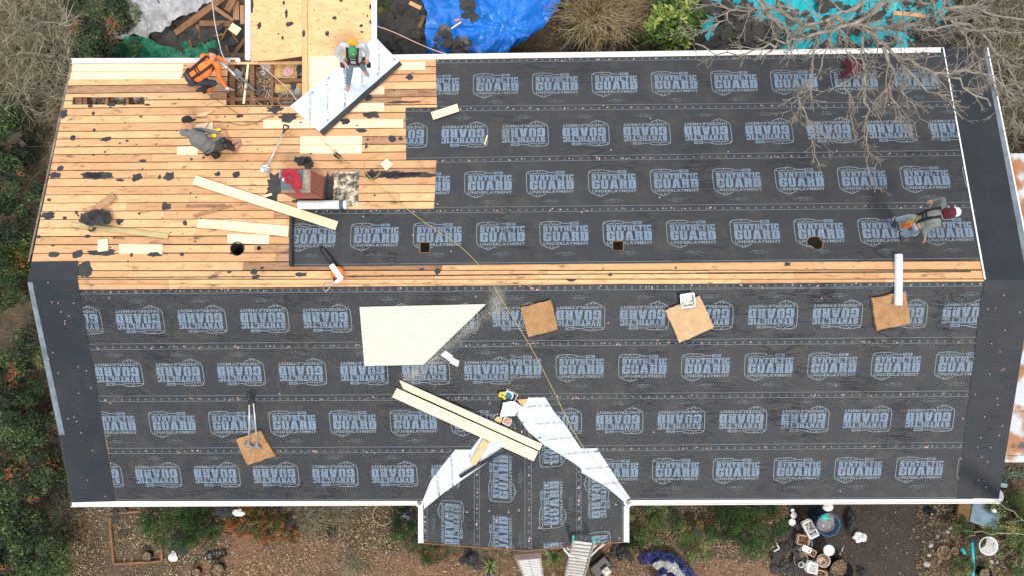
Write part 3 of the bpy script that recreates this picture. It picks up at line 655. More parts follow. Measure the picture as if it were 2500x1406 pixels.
# --- fascia and walls
fb=MB()
def bar(a,b,z,h,w,mi=0):
    a,b=Vector((*a,z)),Vector((*b,z)); d=(b-a).normalized(); n=Vector((-d.y,d.x,0))*w/2
    fb.prism([a-n-Vector((0,0,h)),b-n-Vector((0,0,h)),b+n-Vector((0,0,h)),a+n-Vector((0,0,h))],[a-n,b-n,b+n,a+n],mi)
bar((NW_[0],NW_[1]-.015),(NE_[0],NE_[1]-.015),zN-.01,.16,.02); bar((SW_[0],SW_[1]+.02),(SE_[0],SE_[1]+.02),zS-.012,.16,.02)
fb.build('fascia',[M['fascia']],house)
wl=MB(); x0,x1=NW_[0]+.35,SE_[0]-.3; y0,y1=SW_[1]+.5,NW_[1]-.5; zt=ZES-.05
wl.prism([(x0,y0,0),(x1,y0,0),(x1,y1,0),(x0,y1,0)],[(x0,y0,zt),(x1,y0,zt),(x1,y1,zt),(x0,y1,zt)])
for x in (x0,x1-.1): wl.prism([(x,y0,zt),(x+.1,y0,zt),(x+.1,0,H-.12),(x,0,H-.12)],[(x,y1,zt),(x+.1,y1,zt),(x+.1,.01,H-.12),(x,.01,H-.12)])
wl.build('wall',[M['wall']],house)
# --- chimney
SEb=P(795,489,'N'); NEb=P(797,434,'N'); zt=P(795,489,'N').z+1.0
t1=P(758,473,zt); t2=P(757,413,zt); t3=P(686,471,zt); t4=P(684,416,zt)
cx0,cx1=t3.x,t1.x; cy0,cy1=(t1.y+t3.y)/2,(t2.y+t4.y)/2
ch=MB(); zb=min(zat('N',cx0,cy1),zat('N',cx0,cy0))-.4
ch.prism([(cx0,cy0,zb),(cx1,cy0,zb),(cx1,cy1,zb),(cx0,cy1,zb)],[(cx0,cy0,zt),(cx1,cy0,zt),(cx1,cy1,zt),(cx0,cy1,zt)])
chim=ch.build('chimney',[M['brick']],house)
M['mortar']=mat('rough_mortar',(.36,.31,.24),.95,(.2,.17,.13),12,bump=.8)
M['slate']=mat('blue_grey_cover',(.075,.095,.12),.6,(.1,.115,.13),8,bump=.3)
cr=MB(); cr.prism([(cx0+.01,cy0+.01,zt),(cx1-.01,cy0+.01,zt),(cx1-.01,cy1-.01,zt),(cx0+.01,cy1-.01,zt)],[(cx0+.05,cy0+.05,zt+.05),(cx1-.05,cy0+.05,zt+.035),(cx1-.05,cy1-.05,zt+.035),(cx0+.05,cy1-.05,zt+.05)]); cr.build('crown',[M['mortar']],chim)
cv=MB(); q=rough_outline([(cx0+.03,cy0+.05),(cx1-.16,cy0+.07),(cx1-.14,cy1-.03),(cx0+.0,cy1-.01)],.02,.08,3)
q=ccw(q); 
for t in tess(q): cv.prism([(x,y,zt+.05) for x,y in ccw(t)],[(x,y,zt+.075) for x,y in ccw(t)])
cv.build('cover_sheet',[M['slate']],chim)
fl=MB()
def ringpiece(x0,y0,x1,y1,o,hh=.008):
    q=[(x0,y0),(x1,y0),(x1,y1),(x0,y1)]; fl.prism([(x,y,zat('N',x,y)) for x,y in q],[(x,y,zat('N',x,y)+hh) for x,y in q],0)
ringpiece(cx1-.005,cy0-.06,cx1+.17,cy1+.02,0,.02); ringpiece(cx0-.1,cy0-.06,cx1-.01,cy0+.0,0,.015); ringpiece(cx1+.02,cy0-.04,cx1+.05,cy1,0,.12); 
fl.build('flashing',[M['tar']],chim)
# --- vent pipe
b=P(827,384,'N'); vp=MB(); vp.lathe(b,[(.055,-.05),(.055,.24),(.043,.24),(.043,-.0),(.001,-.0)],seg=18)
M['rustpipe']=mat('rusty_cast_iron',(.11,.085,.06),.8,(.06,.045,.035),30); vp.build('vent_pipe',[M['rustpipe']],house,True)
# --- north wing roof
wg=MB()
def wpoly(pts,s,mi,off=0,th=.02,v=.5):
    q=pxpoly(pts,s); wg.prism([(x,y,zat(s,x,y)+off-th) for x,y in q],[(x,y,zat(s,x,y)+off) for x,y in q],mi,v)
wpoly([(613,-80),(737,-80),(737,138),(668,148),(613,151)],'WW',0,0,v=.2)
wpoly([(738,-80),(746.2,-80),(746.2,262),(738,262)],'WW',0,.012,v=.9)
wpoly([(745.8,-80),(751,-80),(751,236),(745.8,262)],'WE',0,.010,v=.8)
wpoly([(752,-80),(906,-80),(906,150),(884,150),(820,185),(752,240)],'WE',0,0,v=.0)
wpoly([(757,139),(870,137),(800,205),(757,240)],'WE',1,.008,.006)
wg.build('wing_roof_deck',[M['ply'],M['plynew']],house)
ws=MB()
for q,s_,o_ in [(q,'WW',.006) for q in ((699,35,4,12),(706,60,10,6),(693,8,3,6),(615,15,4,22),(633,64,6,9),(690,93,4,4),(742,83,4,9),(680,84,3,2))]+[(q,'WE',.006) for q in ((817,45,6,4),(799,83,5,6),(882,64,5,4),(904,55,3,5),(884,79,4,2),(904,18,3,7),(832,2,5,4),(897,40,2,4))]:
    t_=MB(); scrap(t_,*q,s=s_,off=o_+(.01 if 738<q[0]<752 else 0)); t_.build('tar_paper_remnant',[M['tar']],house)
for k in range(40): scrap(ws,rr.uniform(620,735),rr.uniform(0,130),1.5,1.2,s='WW',off=.004,n=5); scrap(ws,rr.uniform(755,900),rr.uniform(0,130),1.5,1.2,s='WE',off=.004,n=5)
tag(ws.build('tar_paper_crumbs',[M['tar']],house),kind='stuff')
w2=MB(); q0=P(613,150,'WW'); q1=P(906,150,'WE'); zc=zN-.1
w2.prism([(q0.x+.2,q0.y-.3,0),(q1.x-.75,q0.y-.3,0),(q1.x-.75,q0.y+3.5,0),(q0.x+.2,q0.y+3.5,0)],[(q0.x+.2,q0.y-.3,zc),(q1.x-.75,q0.y-.3,zc),(q1.x-.75,q0.y+3.5,zc),(q0.x+.2,q0.y+3.5,zc)]); w2.build('wing_wall',[M['wall']],house)
# --- porch gable roof
pd=MB()
pw=ccw([XY(1033,1221,'PW'),XY(1034,1322,'PW'),XY(1286,1341,'PW'),(XP,P(1286,975,'S').y)]); pe=ccw([(XP,P(1286,975,'S').y),XY(1286,1341,'PE'),XY(1522,1319,'PE'),XY(1523,1221,'PE')])
for q,s in ((pw,'PW'),(pe,'PE')): pd.prism([(x,y,zat(s,x,y)-.03) for x,y in q],[(x,y,zat(s,x,y)) for x,y in q],0,.3)
pd.build('porch_roof_deck',[M['deck']],house)
def rot_course(s,quad,anchor,ccw_text,off,name='underlayment',tri=None,rings=True):
    """porch runs: text runs along the slope's length"""
    reg=pxpoly(quad,s); reg=clip(reg,tri)
    mb=MB(); mb.poly([(x,y,zat(s,x,y)+off) for x,y in reg],0,.5)
    ang=math.pi/2 if ccw_text else -math.pi/2; ax,ay=XY(*anchor,s)
    for k in range(-4,5): logo_at(mb,reg,s,(ax,ay+1.378*k),ang,off+.003,False)
    xs=[p[0] for p in reg]; ys=[p[1] for p in reg]; x0,x1,y0,y1=min(xs),max(xs),min(ys),max(ys)
    for x in (x0+.10,x1-.04):
        q=clip(ccw(stroke([(x,y0),(x,y1)],.007)[0]),reg)
        if q: mb.poly([(X,Y,zat(s,X,Y)+off+.003) for X,Y in q],2)
    for k in range(int((y1-y0)/.178)):
        c=(x0+.05,y0+.178*k+.05)
        for i in range(8):
            a0,a1=i*math.pi/4,(i+1)*math.pi/4; q=clip(ccw([(c[0]+r*math.cos(t),c[1]+r*math.sin(t)) for r,t in ((.021,a0),(.021,a1),(.013,a1),(.013,a0))]),reg)
            if q: mb.poly([(X,Y,zat(s,X,Y)+off+.003) for X,Y in q],2)
    for k in range(int((y1-y0)/.3)+8):
        c=(x0+.05+random.uniform(-.02,.02),random.uniform(y0,y1)) if k%2 else (random.uniform(x0,x1),random.uniform(y0,y1))
        if clip(ngon(c,.02,6),reg): mb.lathe((c[0],c[1],zat(s,*c)+off+.003),[(.019,0),(.015,.004),(.001,.006)],seg=7,mi=4)
    return mb.build(name,[M['felt'],M['ink'],M['ink2'],M['felt'],M['cap']],house)
rot_course('PW',[(1033,1080),(1162,1080),(1162,1345),(1033,1345)],(1100,1220),False,.006,tri=pw)
rot_course('PW',[(1160,960),(1286.2,960),(1286.2,1345),(1160,1345)],(1226,1224),True,.009,tri=pw)
rot_course('PE',[(1285.8,960),(1412,960),(1412,1345),(1285.8,1345)],(1350,1288),True,.009,tri=pe)
rot_course('PE',[(1408,1080),(1523,1080),(1523,1345),(1408,1345)],(1458,1150),False,.012,tri=pe)
pr=MB()
for a,b,s in (((1034,1323),(1286,1342),'PW'),((1286,1342),(1522,1320),'PE')):
    u,v=P(*a,s),P(*b,s); n=Vector((0,-.03,0)); d=Vector((0,0,-.16)); up=Vector((0,0,.01)); pr.prism([u+d,v+d,v+d+n,u+d+n],[u+up,v+up,v+up+n,u+up+n],0,.6)
pr.build('rake_board',[M['oldwood']],house)
pwl=MB(); a=P(1040,1300,zS); b_=P(1516,1300,zS); yb=a.y+.35
pwl.prism([(a.x+.3,yb,0),(b_.x-.3,yb,0),(b_.x-.3,y0+.2,0),(a.x+.3,y0+.2,0)],[(a.x+.3,yb,zS-.1),(b_.x-.3,yb,zS-.1),(b_.x-.3,y0+.2,zS-.1),(a.x+.3,y0+.2,zS-.1)])
pwl.build('porch_wall',[M['wall']],house)
# --- white self-adhered membrane in the porch valleys
def valley(pts,sl,name,texts):
    mb=MB(); q=ccw([(P(a,b,sl).x,P(a,b,sl).y) for a,b in pts]); grid_sheet(mb,q,sl,.022,.09,lambda x,y:.004*noise.noise((x*5,y*5,1)))
    for txt,px,py,ang,w in texts:
        c=P(px,py,sl); ca,sa=math.cos(R(ang)),math.sin(R(ang))
        for t in font_word(txt,0,-.025,.025,w,.002): 
            T=[(c.x+X*ca+Y*sa,c.y+X*sa-Y*ca) for X,Y in t]; T=ccw(T); mb.poly([(x,y,zat(sl,x,y)+.034) for x,y in T],1)
    return mb.build(name,[M['membrane'],M['mink']],house)
MS='MID-STATES ASPHALT'
valley([(1112,1096),(1150,1096),(1176,1062),(1232,1062),(1240,1090),(1160,1148),(1085,1200),(1036,1240),(1033,1219),(1052,1172),(1078,1138)],('S','PW'),'valley_membrane',
  [(MS,1068,1172,96,.75),(MS,1104,1148,92,.75),('MS',1118,1186,92,.08),('MS',1147,1110,92,.08),('MS',1184,1082,92,.08)])
valley([(1290,969),(1331,969),(1352,1003),(1378,1034),(1418,1093),(1457,1093),(1480,1128),(1507,1170),(1538,1214),(1522,1222),(1480,1186),(1420,1152),(1419,1142),(1400,1128),(1375,1112),(1325,1082),(1288,1050),(1262,1012)],('S','PE'),'valley_membrane',
  [(MS,1302,990,184,.35),('MS',1334,989,184,.1),(MS,1350,1030,184,.85),('MS',1274,1030,184,.1),(MS,1370,1068,184,.75),('MS',1316,1067,184,.1),(MS,1420,1102,184,.85),('MS',1454,1101,184,.1),(MS,1455,1140,184,.6),(MS,1492,1178,184,.6)])
# ============================================================ THINGS ON THE ROOF
UPN=Vector((0,kN,1)).normalized(); UPS=Vector((0,-kS,1)).normalized()
def plank(name,label,cat,pts,s='N',h=0.0,th=.022,m='new',group=None,v=.3):
    """board lying on a roof slope; local x axis follows its length so the grain does too"""
    q=[P(a[0],a[1],a[2] if len(a)>2 else s,a[3] if len(a)>3 else h) for a in pts]; c=sum(q,Vector())/len(q)
    e=max(((q[(i+1)%len(q)]-q[i]) for i in range(len(q))),key=lambda d:d.length); ang=math.atan2(e.y,e.x); Rm=Matrix.Rotation(-ang,3,'Z')
    q=[Rm@(p-c) for p in q]
    if area([(p.x,p.y) for p in q])<0: q=q[::-1]
    mb=MB(); mb.prism([p for p in q],[p+Vector((0,0,th)) for p in q],0,v)
    o=mb.build(name,M[m]); o.location=c; o.rotation_euler=(0,0,ang); return tag(o,label,cat,group)
G1='loose boards left on the stripped roof'
plank('loose_board','long pale board slanting from mid deck to the white roll by the chimney','board',[(479,430),(826,542),(819,563),(471,451)],h=.05,group=G1,v=.1)
plank('loose_board','pale board on the deck under the end of the long slanting board','board',[(544,539),(706,553),(704,579),(541,562)],h=.015,group=G1,v=.25)
plank('loose_board','short pale board at the left end of the board below the long slanting one','board',[(486,536),(543,539),(540,561),(482,557)],h=.015,group=G1,v=.35)
plank('loose_board','narrow greenish weathered batten lying across the left deck below the black bag','board',[(174,544),(412,572),(410,584),(170,555)],h=.03,m='oldpale' if 'oldpale' in M else 'new',group=G1,v=.9)
plank('old_board','brown knotty old board leaning over the black bag','board',[(272,473),(286,482),(204,545),(193,534)],h=.06,m='deckold',group=G1,v=.3)
plank('loose_board','small upright pale offcut near the left edge above the dark tar patches','offcut',[(240,587),(264,584),(265,613),(240,616)],h=.01,group=G1,v=.2)
plank('loose_board','square pale offcut set like a diamond right of the vent pipe','offcut',[(944,388),(960,403),(943,418),(929,402)],h=.01,group=G1,v=.1)
plank('loose_board','pale board lying tilted on the dark underlayment near its upper left corner','board',[(1052,276),(1116,255),(1121,273),(1058,294)],h=.03,group=G1,v=.1)
plank('loose_board','tan tapered offcut beside the cap of the man in the grey shirt','offcut',[(470,287),(490,278),(524,271),(500,285)],h=.012,m='ply',group=G1,v=.3)
plank('loose_board','pale board offcut under the seated man in the grey shirt','offcut',[(478,307),(519,299),(523,322),(490,334)],h=.012,group=G1,v=.2)
plank('wood_splinter','thin red brown splinter lying below the replaced boards at mid deck','splinter',[(455,502),(550,500),(550,504),(455,507)],h=.01,m='deckold',v=.9)
plank('wood_splinter','long thin weathered splinter slanting under the long pale board','splinter',[(470,527),(566,501),(567,504),(478,531)],h=.01,m='deckold',v=.6)
plank('wood_splinter','thin stick lying on the second row of upside down lettering','splinter',[(1188,331),(1191,333),(1185,356),(1182,354)],h=.015,m='new',v=.9)
plank('wood_splinter','short round wooden stick left of the chimney foot','stick',[(644,478),(664,473),(665,478),(645,484)],h=.015,th=.03,m='new',v=.5)
plank('long_board','upper of two long pale boards crossing the porch valley','board',[(975,926,'S',.05),(1324,1083,'PE',.07),(1317,1098,'PE',.07),(985,948,'S',.05)],s='S',h=.17,group='pair of long boards on the south roof',v=.02)
plank('long_board','lower of two long pale boards crossing the porch valley','board',[(969,946,'S',.04),(1314,1101,'PE',.06),(1303,1124,'PE',.06),(958,968,'S',.04)],s='S',h=.17,group='pair of long boards on the south roof',v=.0)
plank('wedge_board','tan plywood offcut sticking out below the two long boards','offcut',[(1180,1070),(1194,1079),(1162,1134),(1147,1128)],s=('S','PW'),h=.05,m='ply',v=.2)
plank('small_offcut','small tan block beside the pink and white box','offcut',[(1214,1015),(1227,1018),(1222,1032),(1207,1024)],s='S',h=.05,m='ply',v=.3)
plank('paper_scrap','white paper scrap folded at one corner, upper of two below the triangular sheet','paper scrap',[(1088,855),(1106,868),(1100,882),(1076,865)],s='S',h=.012,th=.008,m='whitep')
plank('paper_scrap','white paper scrap, lower of two below the triangular sheet','paper scrap',[(1103,870),(1121,880),(1118,894),(1098,884)],s='S',h=.012,th=.008,m='whitep')
# triangular OSB sheet
M['osb']=mat('pale_strand_board',(.53,.52,.455),.8,(.43,.41,.33),22,stretch=(.5,1.8,1),bump=.3,bscale=30,detail=3,lo=.52,hi=.78)
o=plank('strand_board_sheet','large pale strand board sheet cut to a point, lying on the dark south slope','board sheet',[(878,748),(1187,741),(1034,889),(890,892)],s='S',h=.03,th=.014,m='osb')
# saw dust blown from the cut
du=MB(); rd=random.Random(4)
for k in range(11000):
    t=rd.random()**.7; a=(1190-215*t+rd.gauss(14,9),745+175*t+rd.gauss(8,6+8*t))
    if rd.random()<.3: a=(1215+rd.gauss(0,11),735+rd.gauss(0,24))
    elif rd.random()<.12: a=(1100+rd.gauss(0,70),905+rd.gauss(0,35))
    c=P(*a,'S',.018+rd.random()*.004); r_=rd.uniform(.002,.0055); q=rd.uniform(0,3)
    du.poly([c+Vector((r_*math.cos(q+i*1.57),r_*math.sin(q+i*1.57),kS*r_*math.sin(q+i*1.57))) for i in range(4)],0,rd.random())
tag(du.build('sawdust',[palette('sawdust',[(0,(.22,.22,.20)),(1,(.50,.49,.44))])]),'pale sawdust along the cut edge of the triangular sheet','sawdust',kind='stuff')
# white printed membrane sheet under the man with the green cap
mt=MB(); sh=[(917,92),(981,158),(790,331),(709,262)]; sN=('N','WE')
q=ccw([(P(a,b,sN).x,P(a,b,sN).y) for a,b in sh])
hf=lambda x,y:.012+.014*noise.noise((x*2.2,y*2.2,4))+.006*noise.noise((x*7,y*7,4))
grid_sheet(mt,q,sN,.03,.08,hf)
for px,py,t,w in ((757,256,'MID-STATES ASPHALT',1.0),(800,225,'MID-STATES ASPHALT',1.1),(842,220,'MID-STATES ASPHALT',1.1),(884,190,'ASPHALT',.5),(925,135,'MID-STATES ASPHALT',1.0),(803,193,'MS',.08),(762,228,'MS',.08),(800,296,'MS',.08),(842,255,'MS',.08),(922,183,'MS',.08),(963,147,'MS',.08)):
    c=P(px,py,sN,.05); aa=R(-86)
    for tr in font_word(t,0,-.026,.026,w,.002):
        T=ccw([(c.x+X*math.cos(aa)+Y*math.sin(aa),c.y+X*math.sin(aa)-Y*math.cos(aa)) for X,Y in tr])
        if all(clip(ngon(p,.01,4),q) for p in T): mt.poly([(x,y,zat(sN,x,y)+.035+hf(x,y)) for x,y in T],1)
E1=ccw([(P(a,b,sN).x,P(a,b,sN).y) for a,b in ((976,152),(983,160),(791,334),(781,323))]); grid_sheet(mt,E1,sN,.036,.06,hf,2)
tag(mt.build('membrane_sheet',[M['membrane'],M['mink'],M['tar']],None,True),'white printed membrane sheet with black edge under the man in the green cap','membrane sheet')
# foam pads
def pad(label,pts,s,th=.09,seed=0):
    m_=M['foaml'] if seed==2 else M['foam']
    q=[(P(a,b,s,.1).x,P(a,b,s,.1).y) for a,b in pts]; q=rough_outline(ccw(q),.02,.05,seed); mb=MB()
    c=(sum(p[0] for p in q)/len(q),sum(p[1] for p in q)/len(q)); q2=[lerp(p,c,.035) for p in q]
    n=len(q); b=[(x,y,zat(s,x,y)+.018) for x,y in q]; t=[(x,y,zat(s,x,y)+th-.015) for x,y in q]
    mb.add(b+t,[(i,(i+1)%n,n+(i+1)%n,n+i) for i in range(n)]); grid_sheet(mb,q,s,th-.012,.04,lambda x,y:.008+.012*noise.noise((x*5,y*5,seed))+.006*noise.noise((x*17,y*17,seed)))
    return tag(mb.build('foam_pad',m_,None,True),label,'foam pad','foam pads on the south slope')
pad('plain brown foam pad nearest the tip of the triangular sheet',[(1271,750),(1345,730),(1362,803),(1289,822)],'S',seed=1)
pad('large tan foam pad carrying the clear plastic tub',[(1624,757),(1708,720),(1743,798),(1660,836)],'S',seed=2)
pad('tan foam pad under the end of the white roll at the right',[(2129,728),(2211,709),(2224,788),(2141,806)],'S',seed=3)
pad('worn brown foam pad holding two shovels',[(574,1072),(635,1050),(671,1112),(603,1135)],'S',seed=4)
# plastic tub
def rrect(w,h,r,n=4):
    return [(sx*(w/2-r)+r*math.cos(a),sy*(h/2-r)+r*math.sin(a)) for sx,sy,a0 in ((1,1,0),(-1,1,90),(-1,-1,180),(1,-1,270)) for a in [R(a0+90*k/n) for k in range(n+1)]]
def tub(name,label,cat,c,w,h,d,rot,m,normal=Vector((0,0,1)),wall=.012,fill=None,flare=1.08,parent=None):
    mb=MB(); Q=normal.to_track_quat('Z','Y').to_matrix()@Matrix.Rotation(rot,3,'Z')
    secs=[(1,.0,0),(flare,d,0),(flare*1.05,d,0),(flare*1.05,d+.012,0),(flare,d+.012,wall),(flare,d,wall),(1,.012,wall)]
    vs=[]; n=None
    for k,z,ins in secs:
        r=rrect(w*k-2*ins,h*k-2*ins,.03*k); n=len(r); vs+=[c+Q@Vector((x,y,z)) for x,y in r]
    fs=[(i*n+k,i*n+(k+1)%n,(i+1)*n+(k+1)%n,(i+1)*n+k) for i in range(len(secs)-1) for k in range(n)]+[tuple(range(n-1,-1,-1)),tuple((len(secs)-1)*n+k for k in range(n))]
    mb.add(vs,fs); o=mb.build(name,m,parent,False)
    if label: tag(o,label,cat)
    return o,Q
M['clearp']=mat('clear_plastic',(.62,.66,.68),.25,(.45,.49,.52),7,spec=.7)
c=P(1677,729,'S',.07); tb,Q=tub('plastic_tub','clear plastic tub of nails with white rim on the large tan pad','tub',c-Vector((0,0,.03)),.27,.27,.11,R(9),M['clearp'],UPS)
mb=MB(); rd=random.Random(2)
for k in range(22): mb.box(c+UPS*.03+Q@Vector((rd.uniform(-.09,.09),rd.uniform(-.09,.09),rd.uniform(0,.02))),(rd.uniform(.04,.1),.02,.015),0,None,Q@Matrix.Rotation(rd.uniform(0,3),3,'Z'))
mb.build('nail_pack',M['whitep'],tb)
# rolls
def roll(name,label,cat,a,b,r,m,group=None,core=True,parts=()):
    a,b=Vector(a),Vector(b); d=(b-a).normalized(); mb=MB(); L=(b-a).length
    mb.lathe(a,[(.02,0),(r-.004,0),(r,.006),(r,L*.45),(r-.0015,L*.452),(r-.0015,L*.456),(r,L*.458),(r,L-.006),(r-.004,L),(.3*r,L),(.28*r,L-.05),(.001,L-.05)],d,24)
    o=mb.build(name,m,None,True); tag(o,label,cat,group)
    return o
M['rollw']=mat('pale_blue_white_wrap',(.60,.72,.78),.5,(.74,.79,.82),3,bump=.15)
a,b=P(729,501,'N',.12),P(846,501,'N',.12); ro=roll('underlayment_roll','thick white wrapped roll lying against the foot of the chimney','roll',a,b,.098,M['rollw'])
mb=MB(); d=(b-a).normalized(); L=(b-a).length
mb.lathe(a,[(.0985,L*.86),(.1,L*.87),(.1,L*.94),(.0985,L*.95)],d,24); mb.build('end_wrap',M['slate'],ro,True)
a,b=P(2194,622,'N',.09),P(2193,744,'S',.19); roll('membrane_roll','thin white roll lying over the ridge boards with its end on a tan pad','roll',a,b,.078,M['rollw'])
a,b=P(712,531,'N',.05),P(711,650,'N',.05); roll('felt_roll','black rolled end of underlayment standing along the left edge of the fourth course','roll',a,b,.048,M['black'])
a,b=P(1123,1162,('S','PW'),.05),P(1232,1095,('S','PW'),.05); roll('black_tube','long thin black tube lying under the two long boards','tube',a,b,.042,M['black'])
# shovels
def shovel(label,grip,blade,s,hg=.12,hb=.06,w=.17,l=.2,group=None,name='roofing_shovel',lab2=None,mt_='steel'):
    a=P(*grip,s,hg); b=P(*blade,s,hb); up=UPS if s=='S' else UPN; d=(b-a).normalized(); sd_=d.cross(up).normalized()
    t=thing(name,label,'shovel',tuple(b),group)
    hb_=MB(); hb_.tube([a+d*.13,a+(b-a)*.5,b-d*.02],[.017,.017,.02],10); hb_.build('handle',M['alu'],t,True)
    g=MB(); q=[a-sd_*.06,a-sd_*.065+d*.04,a-sd_*.035+d*.10,a+d*.15,a+sd_*.035+d*.10,a+sd_*.065+d*.04,a+sd_*.06]; g.tube(q,.014,8); g.tube([q[0],q[-1]],.017,8); g.tube([a+d*.11,a+d*.2],.021,10); g.build('grip',M['black'],t,True)
    bl=MB(); e=b+d*l
    prof=[(0,.045,.02),(.04,.6*w,.012),(.09,w*.98,0),(l*.75,w,-.01),(l,w*1.0,-.035)]; vs=[]
    for z,ww,up_ in prof:
        for k in range(5): u=k/4-.5; vs.append(b+d*z+sd_*(u*ww*1.0)+up*(up_+ .05*(u*2)**2*(1 if z>.03 else 0)-.01))
    n=len(prof); top=[v+up*.004 for v in vs]; bl.add(vs,[(i*5+k,i*5+k+1,(i+1)*5+k+1,(i+1)*5+k) for i in range(n-1) for k in range(4)]); bl.add(top,[(i*5+k,(i+1)*5+k,(i+1)*5+k+1,i*5+k+1) for i in range(n-1) for k in range(4)])
    bl.box(b+d*.085+up*.03,(.02,w*.9,.016),0,None,Matrix((d,sd_,up)).transposed()); bl.build('blade',M[mt_],t)
    return t
shovel('steel shovel with black grip lying alone on the bare deck left of the chimney',(700,308),(655,402),'N',.1,.06,.2,.2)
shovel('left of two steel shovels crossed on the worn brown pad',(609,966),(608,1077),'S',.16,.13,.19,.15,'shovels on the brown pad')
shovel('right of two steel shovels crossed on the worn brown pad',(617,963),(628,1081),'S',.2,.14,.2,.16,'shovels on the brown pad')
# leaf blower
c=P(824,668,'N',.12); t=thing('leaf_blower','orange and white leaf blower with long black tube on the ridge boards','leaf blower',tuple(P(824,668,'N')))
dr=(P(785,605,'N',.12)-P(822,655,'N',.12)).normalized(); sdv=dr.cross(UPN).normalized()
mb=MB(); mb.ball(c-sdv*.0+Vector((0,0,.0)),(.15,.15,.10),None,20,12); mb.build('engine_housing',M['orange'],t,True)
F=Matrix((dr,sdv,UPN)).transposed()
mb=MB(); mb.box(c+UPN*.10-dr*.02,(.34,.115,.075),0,None,F); mb.box(c+UPN*.10-dr*.19-sdv*.06,(.06,.17,.06),0,None,F); mb.box(c+UPN*.10+dr*.165,(.05,.105,.05),0,None,F); mb.build('top_cover',M['whitep'],t)
mb=MB(); a=P(818,650,'N',.12); b=P(784,604,'N',.05); mb.tube([a,a+(b-a)*.3,a+(b-a)*.32,b+(a-b)*.28,b+(a-b)*.26,b],[.062,.056,.062,.052,.058,.045],14,cap=True); mb.build('blower_tube',M['black'],t,True)
mb=MB(); mb.lathe(c-dr*.10+sdv*-.13+UPN*.05,[(.03,0),(.03,.05),(.001,.05)],UPN,12); mb.build('fuel_cap',M['black'],t,True)
mb=MB(); pts=[P(812,672,'N',.1),P(811,690,'N',.03),P(805,702,'S',.03),P(795,710,'S',.03),P(789,703,'S',.03),P(794,695,'N',.03),P(806,696,'N',.03),P(826,690,'N',.05),P(838,684,'N',.1)]; mb.tube(pts,.009,6); mb.build('loop_handle',M['alu'],t,True)
# circular saw and nailer next to the two long boards
c=P(1243,962,'S',.12); t=thing('circular_saw','yellow circular saw lying on its side above the long boards','circular saw',tuple(P(1243,962,'S')))
F=Matrix((Vector((1,0,0)),Vector((0,1,-kS)).normalized(),UPS)).transposed()@Matrix.Rotation(R(-28),3,'Z')
mb=MB(); mb.lathe(c,[(.002,0),(.085,0),(.09,.006),(.085,.012),(.002,.012)],UPS,28); mb.build('blade',M['bladeb'] if 'bladeb' in M else mat('blue_blade',(.03,.30,.50),.3,(.02,.05,.08),26,metal=.3),t)
mb=MB(); mb.lathe(c-UPS*.03+F@Vector((0,-.03,0)),[(.11,-.03),(.12,0),(.11,.03),(.085,.032)],UPS,24); mb.build('blade_guard',M['alu'],t,True)
mb=MB(); mb.box(c+F@Vector((.03,.09,-.02)),(.30,.012,.11),0,None,F); mb.box(c+F@Vector((.17,.02,-.02)),(.012,.13,.11),0,None,F); mb.build('base_plate',M['alu'],t)
mb=MB(); mb.tube([c+F@Vector((-.06,-.05,-.02)),c+F@Vector((-.13,-.03,.0)),c+F@Vector((-.19,-.07,.0)),c+F@Vector((-.18,-.13,0)),c+F@Vector((-.1,-.11,-.01)),c+F@Vector((-.02,-.13,-.02))],[.04,.035,.03,.03,.025,.035],10); mb.build('motor_handle',M['yellow'],t,True)
mb=MB(); mb.tube([c+F@Vector((.0,-.14,-.02)),c+F@Vector((.09,-.11,-.05))],[.035,.03],10); mb.build('battery',M['black'],t,True)
plank('orange_offcut','orange tinted offcut under the tip of the white valley membrane','offcut',[(1262,974),(1290,972),(1283,985),(1276,992)],s='S',h=.03,m='ply',v=.9)
plank('black_strip','dark strip of tar paper beside the circular saw','tar strip',[(1262,970),(1278,971),(1276,979),(1246,976)],s='S',h=.04,th=.006,m='tar')
# clear bag and nail box
mb=MB(); q=pxpoly([(1228,979),(1256,976),(1278,992),(1256,1012),(1221,1015)],'S'); grid_sheet(mb,rough_outline(q,.015),'S',.03,.04,lambda x,y:.05+crumple(4,.05,3)(x,y)); tag(mb.build('plastic_bag',M['clearp'],None,True),'crumpled clear plastic bag below the circular saw','bag')
c=P(1238,1025,'S',.06); tb,Q=tub('nail_box','open pink and white box of nails tucked above the long boards','box',c-UPS*.03,.17,.15,.08,R(-28),mat('pale_carton',(.75,.66,.62),.7),UPS)
mb=MB(); mb.box(c+UPS*.035+Q@Vector((.02,0,0)),(.09,.1,.02),0,None,Q); mb.build('nail_coil',mat('salmon_nails',(.62,.25,.17),.6,(.45,.2,.15),60),tb)
mb=MB(); q=pxpoly([(1251,1029),(1258,1037),(1281,1055),(1298,1063),(1297,1050),(1290,1056),(1270,1045)],'S'); 
for tq in tess(q): mb.poly([(x,y,zat('S',x,y)+.045) for x,y in ccw(tq)])
tag(mb.build('tar_paper_flap',M['tar']),'torn black flap of tar paper beside the nail box','tar paper')
